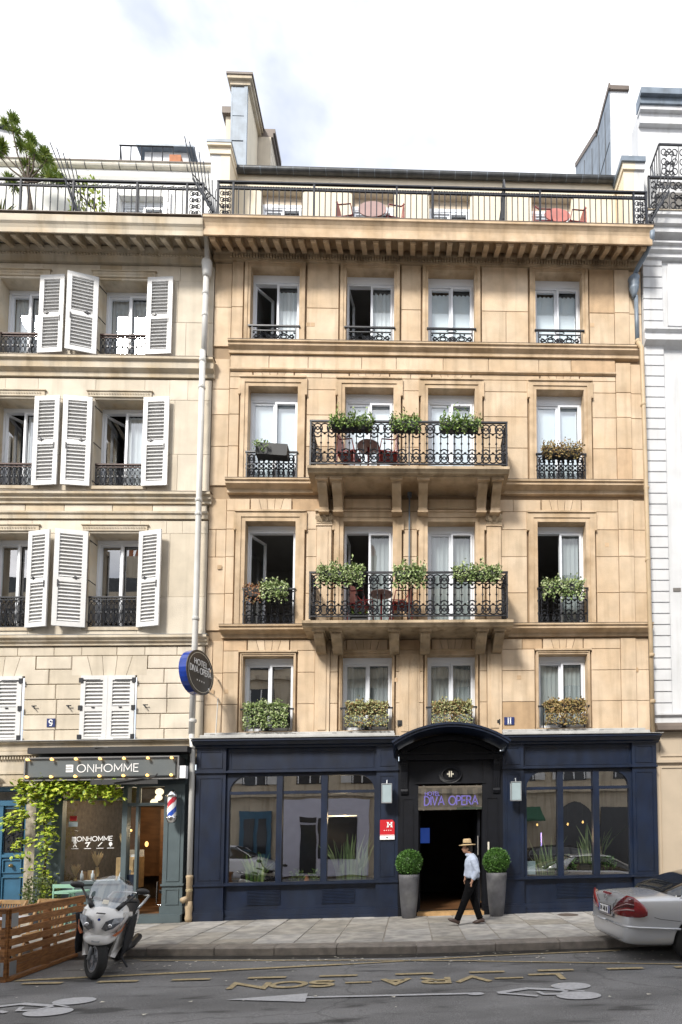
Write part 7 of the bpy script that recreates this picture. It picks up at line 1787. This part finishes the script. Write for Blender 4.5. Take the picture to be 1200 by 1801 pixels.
# ================================================================ CARS
def car_mesh(L=4.2, W=1.58, H=1.25, wr=.285, rear_oh=.95, front_oh=.80, mw='car_silver', wagon=False):
    """saloon body with its rear at x = 0; returns (body object, dict)"""
    hw = W/2
    st = []   # x, half width, z bottom, z shoulder, z top(centre)
    prof = [(0.0,.60,.32,.60,.60),(.015,.66,.27,.78,.80),(.05,.72,.23,.83,.865),(.14,.755,.215,.845,.885),(.32,.775,.21,.855,.905),(.62,.785,.21,.86,.925),(.9,.79,.22,.865,.93),(1.4,.79,.22,.865,.93),(2.2,.79,.22,.85,.93),(2.9,.79,.22,.83,.91),(3.3,.785,.22,.80,.87),(3.7,.76,.22,.74,.80),(4.0,.70,.23,.66,.71),(4.14,.60,.27,.58,.62),(4.2,.48,.33,.48,.50)]
    M = MB(); rings = []
    for x, w, zb, zs, zt in prof:
        x *= L/4.2; w *= W/1.58; s = H/1.25; zb, zs, zt = zb*s, zs*s, zt*s
        h = zs-zb; half = [(0,zb),(w*.7,zb),(w*.93,zb+.02),(w*.985,zb+h*.22),(w,zb+h*.5),(w*.99,zb+h*.72),(w*.955,zs-h*.06),(w*.90,zs),(w*.75,zs+(zt-zs)*.55),(w*.4,zs+(zt-zs)*.92),(0,zt)]
        rings.append([Vector((x, -a, b)) for a, b in half]+[Vector((x, a, b)) for a, b in half[-2:0:-1]])
    M.loft(rings)
    me = M.mesh('body', mw, True); o = bpy.data.objects.new('tmp_body', me); COL.objects.link(o)
    md = o.modifiers.new('s', 'SUBSURF'); md.levels = md.render_levels = 2
    cuts = []
    for cx in (rear_oh, L-front_oh):
        C = MB(); n = 32; rr = wr*1.13
        C.lathe([(rr, -.2),(rr, .2)], n=n); C.xf(Matrix.Rotation(rad(90),4,'X'))
        for s in (-1, 1):
            D = MB(); D.v = [(v[0]+cx, v[1]+s*(hw-.04), v[2]+wr*1.02) for v in C.v]; D.f = list(C.f); D.mi = list(C.mi)
            co = bpy.data.objects.new('cut', D.mesh('cut', 'plastic_black')); COL.objects.link(co); cuts.append(co)
            b = o.modifiers.new('b', 'BOOLEAN'); b.operation = 'DIFFERENCE'; b.object = co; b.solver = 'EXACT'
    dg = bpy.context.evaluated_depsgraph_get(); dg.update(); ev = o.evaluated_get(dg)
    out = bpy.data.meshes.new_from_object(ev, depsgraph=dg); out.name = 'body'
    for c in cuts: bpy.data.objects.remove(c)
    bpy.data.objects.remove(o)
    out.polygons.foreach_set('use_smooth', [True]*len(out.polygons))
    return out
def car(lb, loc, rz, paint, cat='car', full=True, Hs=1.0, name='parked_car', suv=False):
    L, W, H = 4.2, 1.58, 1.25*Hs
    t = thing(name, lb, cat, loc, None, rz); t['rot'] = 1
    body = car_mesh(L, W, H, mw=paint); B = bpy.data.objects.new('body', body); COL.objects.link(B); B.parent = t
    s = Hs
    # greenhouse: roof shell and dark glass
    secs = [(.56,.60,.90),(.80,.575,1.03),(1.10,.56,1.145),(1.42,.55,1.225),(1.75,.54,1.265),(2.2,.54,1.275),(2.55,.545,1.235),(2.85,.56,1.11),(3.22,.62,.88)]
    if suv: secs = [(.10,.60,.92),(.25,.57,1.15),(.5,.55,1.24),(1.2,.55,1.26),(2.2,.55,1.25),(2.5,.55,1.20),(2.85,.57,1.08),(3.3,.63,.88)]
    M = MB(); rings = []
    for x, w, z in secs:
        z *= s; zb = .84*s; h = max(z-zb, .03); wb = .715
        half = [(0,zb-.02),(wb,zb-.02),(wb-.01,zb+.02),(wb-(wb-w)*.5,zb+h*.5),(w+.02,zb+h*.86),(w-.03,zb+h*.95),(w*.6,zb+h*.99),(0,z)]
        rings.append([Vector((x,-a,b)) for a, b in half]+[Vector((x,a,b)) for a, b in half[-2:0:-1]])
    M.loft(rings); M.build('greenhouse', 'car_glass', t, smooth=True, subsurf=1)
    # painted roof, pillars
    def shell(name, x0, x1, k0, k1, off=.007, mat_=paint):
        M = MB(); rr_ = [r for r in rings if x0-.01 <= r[0].x <= x1+.01]
        n = len(rings[0]); idx = list(range(k0, n-k0+1)) if k1 is None else None
        vs = [];
        for r in rr_: vs += [p+Vector((0, math.copysign(off, p.y) if abs(p.y) > .3 else 0, off)) for p in (r[i % n] for i in idx)]
        m = len(idx); M.add(vs, [(j*m+i, j*m+i+1, (j+1)*m+i+1, (j+1)*m+i) for j in range(len(rr_)-1) for i in range(m-1)])
        o = M.build(name, mat_, t, smooth=True, subsurf=1); md = o.modifiers.new('t', 'SOLIDIFY'); md.thickness = .008; return o
    shell('roof', 1.42 if not suv else .25, 2.55, 4, None)
    for sgn in (-1, 1):
        def pillar(name, a, b, wd):
            M = MB(); M.add([(a[0]-wd/2, sgn*(a[1]+.008), a[2]),(a[0]+wd/2, sgn*(a[1]+.008), a[2]),(b[0]+wd*.35, sgn*(b[1]+.008), b[2]),(b[0]-wd*.35, sgn*(b[1]+.008), b[2])], [(0,1,2,3)])
            o = M.build(name, paint, t); md = o.modifiers.new('t', 'SOLIDIFY'); md.thickness = .012
        if not suv:
            # broad C pillar following the rear glass
            M = MB(); q = [(.74,.722,.872*s),(1.26,.728,.875*s),(1.36,.668,1.02*s),(1.48,.61,1.13*s),(1.56,.58,1.19*s),(1.36,.577,1.165*s),(1.06,.605,1.04*s),(.86,.66,.945*s)]
            M.add([(a, sgn*(b+.004), c) for a, b, c in q], [tuple(range(8))]); o = M.build('rear_pillar', paint, t, smooth=True); md = o.modifiers.new('t', 'SOLIDIFY'); md.thickness = .012
        else: pillar('rear_pillar', (.28,.70,.88*s), (.42,.565,1.17*s), .16)
        pillar('door_pillar', (2.02,.71,.88*s), (2.0,.565,1.18*s), .07); pillar('front_pillar', (3.15,.70,.88*s), (2.58,.57,1.17*s), .06)
    # wheels
    for cx in (.95, L-.80):
        for sgn in (-1, 1):
            r = .285; n = 32; w = .19; pr = [(-w/2,r*.70),(-w/2,r*.93),(-w/2*.8,r),(w/2*.8,r),(w/2,r*.93),(w/2,r*.70)]
            M = MB(); rg = [[Vector((rr_*math.cos(2*math.pi*k/n), yy, rr_*math.sin(2*math.pi*k/n))) for yy, rr_ in pr] for k in range(n)]
            m = len(pr); M.v = [p for q in rg for p in q]; M.f = [(k*m+i, k*m+i+1, ((k+1)%n)*m+i+1, ((k+1)%n)*m+i) for k in range(n) for i in range(m-1)]; M.mi = [0]*len(M.f)
            Wh = M.build('wheel', 'rubber', t, (cx, sgn*(W/2-.125), r), smooth=True)
            M = MB(); y = sgn*w*.38; ring = [Vector((rr_*math.cos(2*math.pi*k/n), yy, rr_*math.sin(2*math.pi*k/n))) for rr_, yy in ((r*.71,y),(r*.62,y*.9),(r*.60,-y)) for k in range(n)]
            M.add(ring, [(g*n+k, g*n+(k+1)%n, (g+1)*n+(k+1)%n, (g+1)*n+k) for g in range(2) for k in range(n)])
            for k in range(7): a = 2*math.pi*k/7; M.obox((0,y*.9,0), (math.cos(a),0,math.sin(a)), (0,1,0), (-math.sin(a),0,math.cos(a)), .03, r*.64, -.012, .012, -.022, .022)
            M.lathe([(.05,-.01),(.05,.02)], n=12); M.xf(Matrix.Translation((0,y,0)) @ Matrix.Rotation(rad(90),4,'X'), len(M.v)-24); M.build('rim', 'alloy', Wh)
    if not full: return t
    # ---- rear details
    def pl(P, d, name, mt, parent=t, off=(0,0,0)):
        M = MB(); n = len(P); q = [Vector(p) for p in P]; dn = Vector(d)
        M.add([p-dn*.5 for p in q]+[p+dn*.5 for p in q], [tuple(range(n)), tuple(range(2*n-1,n-1,-1))]+[(i,(i+1)%n,n+(i+1)%n,n+i) for i in range(n)]); return M.build(name, mt, parent)
    for sg in (-1, 1):
        # lamp wraps the corner: a strip of columns following the body
        cols = [(.0,.31,.62,.645),(.0,.40,.615,.70),(.01,.50,.61,.775),(.03,.60,.608,.84),(.06,.675,.606,.888),(.12,.73,.606,.865),(.18,.76,.608,.815),(.23,.772,.618,.765),(.27,.779,.64,.71)]
        def strip(f0, f1, mt, off, nm, par):
            M = MB(); vs = []
            for x, y, z0, z1 in cols:
                nx, ny = (-1, .15) if x < .03 else ((-.75, .65) if x < .1 else (-.2, 1)); l = math.hypot(nx, ny); a = z0+(z1-z0)*f0; b = z0+(z1-z0)*f1
                for z in (a, (a+b)/2, b): k = .006*(1-((z-z0)/(z1-z0)-.5)**2*3); vs.append((x+nx/l*(off+k)-.002, sg*(y+ny/l*(off+k)), z))
            M.add(vs, [(i*3+j, i*3+j+1, (i+1)*3+j+1, (i+1)*3+j) for i in range(len(cols)-1) for j in range(2)]); o = M.build(nm, mt, par, smooth=True); md = o.modifiers.new('t', 'SOLIDIFY'); md.thickness = .02; return o
        cols_all = cols; cols = cols[:5] if sg > 0 else cols; TL = strip(0, 1, 'tail_red', .012 if sg < 0 else .006, 'tail_light', t); cols = cols_all; cols = cols_all[:6]; strip(.31, .38, 'tail_clear', .019, 'reversing_lens', TL); strip(.46, .95, 'tail_dark', .0165, 'dark_lens', TL); strip(.60,.645,'tail_clear',.020,'lens_bar',TL); cols = cols_all
    pl([(-.012,-.27,.56),(-.012,.27,.56),(-.008,.29,.73),(-.008,-.29,.73)], (.02,0,0), 'plate_recess', 'car_silver')
    pl([(-.026,-.245,.585),(-.026,.245,.585),(-.022,.245,.705),(-.022,-.245,.705)], (.012,0,0), 'plate_surround', 'plastic_black')
    P = pl([(-.034,-.22,.592),(-.034,.22,.592),(-.030,.22,.698),(-.030,-.22,.698)], (.006,0,0), 'number_plate', 'letter_white')
    for sg in (-1, 1): pl([(-.039,sg*.22,.592),(-.039,sg*.185,.592),(-.035,sg*.185,.698),(-.035,sg*.22,.698)], (.004,0,0), 'plate_band', 'rim_blue', P)
    M = MB(); letters(M, 'DV 448 NF', .062, .0115, (-.037,0,.615), (0,-1,0), (0.03,0,1), (-1,0,0), gap=.2, sx=.62, d=.002); M.build('plate_characters', 'plastic_black', P)
    pl([(.010,-.16,.856),(.010,.16,.856),(.022,.16,.876),(.022,-.16,.876)], (.012,0,.004), 'third_brake_light', 'tail_red')
    M = MB(); ribbon(M, [(.036*math.cos(2*math.pi*k/20), .036*math.sin(2*math.pi*k/20)) for k in range(21)], .007, lambda a, b, e: (-.004-e+.004*b, -a, .80+b), .006)
    for k in range(3): a = rad(90+120*k); ribbon(M, [(0,0),(.036*math.cos(a),.036*math.sin(a))], .007, lambda a_, b_, e: (-.004-e, -a_, .80+b_), .006)
    M.build('boot_emblem', 'chrome', t)
    # shut lines and bumper strip follow the body
    def line(pts, r=.004, name='shut_line', mt='plastic_black'): M = MB(); M.tube(pts, r, 4); return M.build(name, mt, t)
    line([(-.003,-.31,.55),(-.004,0,.545),(-.003,.31,.55)]); line([(-.003,-.31,.55),(-.004,-.31,.60),(.0,-.29,.74),(.002,-.36,.76),(.004,-.40,.81)]); line([(-.003,.31,.55),(-.004,.31,.60),(.0,.29,.74),(.002,.36,.76),(.004,.40,.81)])
    for sg in (-1, 1):
        M = MB(); vs = [(-.006,sg*.0,.48),(-.004,sg*.42,.48),(.0,sg*.60,.48),(.05,sg*.715,.48),(.16,sg*.772,.475),(.70,sg*.803,.46)]
        M.tube(vs, .016, 6); M.build('bumper_strip', paint, t, smooth=True)
        line([(.36,sg*.792,.61),(.45,sg*.797,.585),(.70,sg*.803,.56)], .004)
        M = MB(); P_ = [(.86,sg*.796,.83),(1.06,sg*.797,.83),(1.08,sg*.798,.74),(1.06,sg*.799,.70),(.88,sg*.799,.70),(.86,sg*.798,.74)]
        line([(.98,sg*.788,.80),(.84,sg*.790,.80),(.80,sg*.796,.78),(.80,sg*.802,.70),(.83,sg*.804,.67),(.98,sg*.804,.67)], .004, 'filler_flap')
    M = MB(); M.tube([(1.62,0,1.23),(1.60,0,1.30)], .008, 6); M.build('aerial', 'plastic_black', t)
    line([(.86,-.60,.945),(.70,0,.945),(.86,.60,.945)], .006, 'window_seal')
    return t
car('silver saloon parked at the kerb, cut off by the right edge', (2.83,-3.83,0), 0, 'car_silver')
car('white people carrier parked across the street, seen reflected in the left hotel window', (-9.9,-13.2,0), 0, 'car_white', full=False, Hs=1.38, suv=True)
car('dark estate car parked across the street, seen reflected in the right hotel window', (5.0,-13.6,0), 0, 'car_dark', full=False, Hs=1.12, suv=True)

# ================================================================ PERSON
def skin_chain(name, verts, edges, radii, m, parent, sub=2, root=0):
    me = bpy.data.meshes.new(name); me.from_pydata(verts, edges, []); me.materials.append(MATS[m])
    o = bpy.data.objects.new(name, me); COL.objects.link(o); o.parent = parent
    md = o.modifiers.new('skin', 'SKIN'); md.use_smooth_shade = True
    for i, v in enumerate(me.skin_vertices[0].data if me.skin_vertices else []): pass
    if not me.skin_vertices:
        pass
    lay = me.skin_vertices[0].data if me.skin_vertices else None
    if lay:
        for i, r in enumerate(radii): lay[i].radius = r if isinstance(r, tuple) else (r, r); lay[i].use_root = (i == root)
    s = o.modifiers.new('sub', 'SUBSURF'); s.levels = s.render_levels = sub
    return o
def tubes_body(name, chains, m, parent, n=14, extra=None):
    """smooth limbs from elliptical rings; chains: list of [(point, rx, ry)]; joined by a remesh into one surface"""
    M = MB()
    for ch in chains:
        P = [Vector(c[0]) for c in ch]; rings = []
        for i, (p, rx, ry) in enumerate(ch):
            p = Vector(p); t = (P[min(i+1, len(P)-1)]-P[max(i-1, 0)]).normalized()
            a = Vector((1,0,0)); a = (a-t*a.dot(t)); a = a.normalized() if a.length > .05 else Vector((0,0,1)); b = t.cross(a)
            rings.append([p+a*rx*math.cos(2*math.pi*k/n)+b*ry*math.sin(2*math.pi*k/n) for k in range(n)])
        M.loft(rings)
    if extra: extra(M)
    o = M.build(name, m, parent, smooth=True)
    r = o.modifiers.new('r', 'REMESH'); r.mode = 'VOXEL'; r.voxel_size = .007; r.use_smooth_shade = True
    s = o.modifiers.new('s', 'SMOOTH'); s.factor = .5; s.iterations = 6
    return o
def person():
    t = thing('person', 'man in straw hat, light blue shirt and black trousers walking left past the entrance', 'person', (1.08,-1.57,.13), None, 0.0); t['rot'] = 1
    # x: walking direction is -x; the near side is -y
    hipL, hipR = (.035,-.075,.80), (.02,.075,.80)
    # front leg (near side) reaches left; rear leg trails right
    kneeF, ankF = (-.10,-.095,.44), (-.245,-.11,.085)
    kneeB, ankB = (.085,.06,.44), (.205,.05,.095)
    def body_extra(M):
        M.ellipsoid((-.045,.0,1.385), .078,.062,.098, 16, 12)          # skull
        M.ellipsoid((-.075,.0,1.35), .048,.048,.06, 12, 8)             # jaw
        M.ellipsoid((-.128,-.004,1.365), .014,.011,.019, 8, 6)         # nose
        M.ellipsoid((-.03,-.066,1.375), .016,.010,.026, 8, 6); M.ellipsoid((-.03,.066,1.375), .016,.010,.026, 8, 6)
        M.ellipsoid((-.112,-.0,1.335), .012,.02,.007, 8, 6)
    tubes_body('body', [[((.05,0,.80),.10,.13),((.045,0,.95),.09,.125),((.04,0,1.12),.105,.15),((.035,0,1.22),.08,.13),((.015,0,1.26),.05,.055),((-.02,0,1.33),.045,.045)],
        [(hipL,.07,.065),(kneeF,.048,.045),(ankF,.032,.032)], [(hipR,.07,.065),(kneeB,.048,.045),(ankB,.032,.032)],
        [((.05,-.145,1.20),.045,.045),((.115,-.185,.98),.035,.035),((.03,-.165,.80),.024,.024)], [((.03,.145,1.20),.045,.045),((-.02,.18,.98),.035,.035),((-.06,.15,.80),.024,.024)]], 'skin', t, extra=body_extra)
    # clothes
    def collar(M):
        M.lathe([(.074,1.245),(.076,1.272),(.066,1.292)], (.0,0,0), 14)
    tubes_body('shirt', [[((.055,0,.835),.115,.14),((.06,0,.87),.132,.155),((.05,0,.99),.130,.155),((.045,0,1.10),.135,.168),((.04,0,1.19),.115,.163),((.03,0,1.235),.088,.118),((.012,0,1.268),.068,.070)],
        [((.05,-.10,1.195),.07,.065),((.06,-.155,1.165),.062,.058),((.105,-.192,1.05),.054,.052),((.125,-.198,.97),.052,.05),((.085,-.188,.89),.045,.045),((.045,-.178,.825),.038,.038)],
        [((.03,.10,1.195),.07,.065),((.01,.155,1.16),.062,.058),((-.02,.185,.98),.05,.05),((-.05,.165,.86),.042,.042)]], 'shirt_blue', t, extra=collar)
    tubes_body('trousers', [[((.055,0,.845),.112,.145),((.05,0,.78),.118,.15),((.035,0,.70),.10,.12)],
        [((.03,-.06,.78),.098,.085),((-.02,-.085,.62),.085,.08),((-.085,-.095,.46),.070,.068),((-.15,-.102,.29),.062,.06),((-.215,-.11,.14),.060,.058),((-.228,-.11,.10),.062,.060)],
        [((.035,.06,.78),.098,.085),((.06,.062,.62),.085,.08),((.085,.06,.46),.070,.068),((.135,.055,.29),.062,.06),((.185,.05,.15),.060,.058),((.20,.05,.105),.062,.06)]], 'trousers_black', t)
    M = MB(); M.box(-.065,.175,-.155,.155,.838,.852); o = M.build('belt', 'plastic_black', t, bevel=.01)
    # hand slipping into the pocket: palm, thumb and four fingers
    hd = tubes_body('hand', [[((.045,-.182,.83),.022,.026),((.032,-.180,.79),.018,.036),((.022,-.174,.755),.015,.036)]]+
        [[((.024,-.174+.0,.76),.010,.010),((.012+.004*k,-.160-.012*k,.72),.009,.009),((.012+.004*k,-.152-.012*k,.69),.008,.008)] for k in range(-1,3)]+[[((.045,-.16,.80),.011,.011),((.01,-.165,.775),.010,.010),((-.004,-.168,.75),.009,.009)]], 'skin', t)
    hd.modifiers[0].voxel_size = .004
    h2 = tubes_body('hand', [[((-.055,.16,.83),.02,.022),((-.065,.155,.79),.016,.032)]]+[[((-.066,.135+.014*k,.79),.009,.009),((-.075,.135+.014*k,.75),.008,.008),((-.07,.135+.014*k,.72),.007,.007)] for k in range(4)]+[[((-.06,.135,.81),.010,.010),((-.085,.125,.785),.009,.009),((-.09,.125,.76),.008,.008)]], 'skin', t); h2.modifiers[0].voxel_size = .004
    for (x, y, z, pit) in ((-.27,-.115,.035,.42),(.215,.045,.02,-.10)):
        M = MB(); M.loft([[Vector((a, b*math.cos(2*math.pi*k/12)*w, c+max(-.03, b*math.sin(2*math.pi*k/12)*h))) for k in range(12)] for a, b, w, c, h in ((.07,.03,1,.035,1.1),(.05,.04,1,.04,1.3),(.0,.045,1,.04,1.2),(-.07,.048,1,.03,.75),(-.12,.042,1,.026,.55),(-.15,.02,1,.022,.5))])
        M.xf(Matrix.Translation((x, y, z)) @ Matrix.Rotation(pit, 4, 'Y')); s = M.build('shoe', 'shoe_brown', t, smooth=True)
    # hair and hat
    M = MB(); M.ellipsoid((-.02,0,1.395), .080,.069,.088, 16, 12); M.ellipsoid((.02,0,1.35), .045,.055,.05, 12, 8); M.build('hair', 'hair_dark', t, smooth=True)
    M = MB(); M.lathe([(.064,1.455),(.150,1.438),(.158,1.448),(.150,1.452),(.082,1.462),(.078,1.50),(.072,1.545),(.055,1.562),(.02,1.552),(0,1.55)], (-.035,0,0), 28, cap=False, sq=.9); M.lathe([(.150,1.437),(.064,1.454)], (-.035,0,0), 28, cap=False, sq=.9)
    M.xf(Matrix.Translation((-.035,0,1.45)) @ Matrix.Rotation(rad(-4),4,'Y') @ Matrix.Translation((.035,0,-1.45))); hat = M.build('straw_hat', 'straw', t, smooth=True)
    M = MB(); M.lathe([(.084,1.464),(.0835,1.485),(.080,1.486)], (-.035,0,0), 28, cap=False, sq=.9); M.build('hat_band', 'trousers_black', hat)
person()

# ================================================================ STREET SLOPE, BASE POINTS
def recentre():
    for o in list(COL.objects):
        if o.parent is None and o.type == 'EMPTY' and o.get('category') and o.location.length < 1e-6 and o.name != 'hotel_building':
            lo = Vector((1e9,)*3); hi = Vector((-1e9,)*3)
            for c in o.children_recursive:
                if c.type != 'MESH': continue
                off = Vector((0,0,0)); p = c
                while p is not o: off += p.location; p = p.parent
                for v in c.data.vertices:
                    q = v.co+off
                    for i in range(3): lo[i] = min(lo[i], q[i]); hi[i] = max(hi[i], q[i])
            if lo.x > 1e8: continue
            b = Vector(((lo.x+hi.x)/2, (lo.y+hi.y)/2, lo.z)); o.location = b
            for c in o.children: c.location = c.location-b
recentre()
for o in COL.objects:       # small repeated fittings kept as one mesh
    if o.name.split('.')[0] in ('shutter_hooks', 'shutter_stays', 'board_joints', 'gutter_clips', 'zinc_seams', 'portal_dentils', 'collars', 'fixings', 'window_symbols', 'chimney_pots', 'string_courses', 'chimney_walls', 'shop_panes', 'door_panes', 'lintel_carving'): o['kind'] = 'stuff'
def slope():
    K = SLOPE; rotated = set()
    for o in COL.objects:
        r = o
        while r.parent: r = r.parent
        if r.get('rot'): rotated.add(o)
    done = set()
    for o in COL.objects:
        if o in rotated:
            if o.parent is None: o.location.z += K*o.location.x
            continue
        if o.type in ('CAMERA', 'LIGHT'): continue
        o.location.z += K*o.location.x
        if o.type == 'MESH' and o.data.name not in done:
            done.add(o.data.name)
            for v in o.data.vertices: v.co.z += K*v.co.x
    for o in rotated:
        if 'rot' in o.keys(): del o['rot']
slope()
for o in COL.objects:
    if o.type == 'MESH' and not o.parent and not o.get('label') and not o.get('kind'): print('unlabelled', o.name)
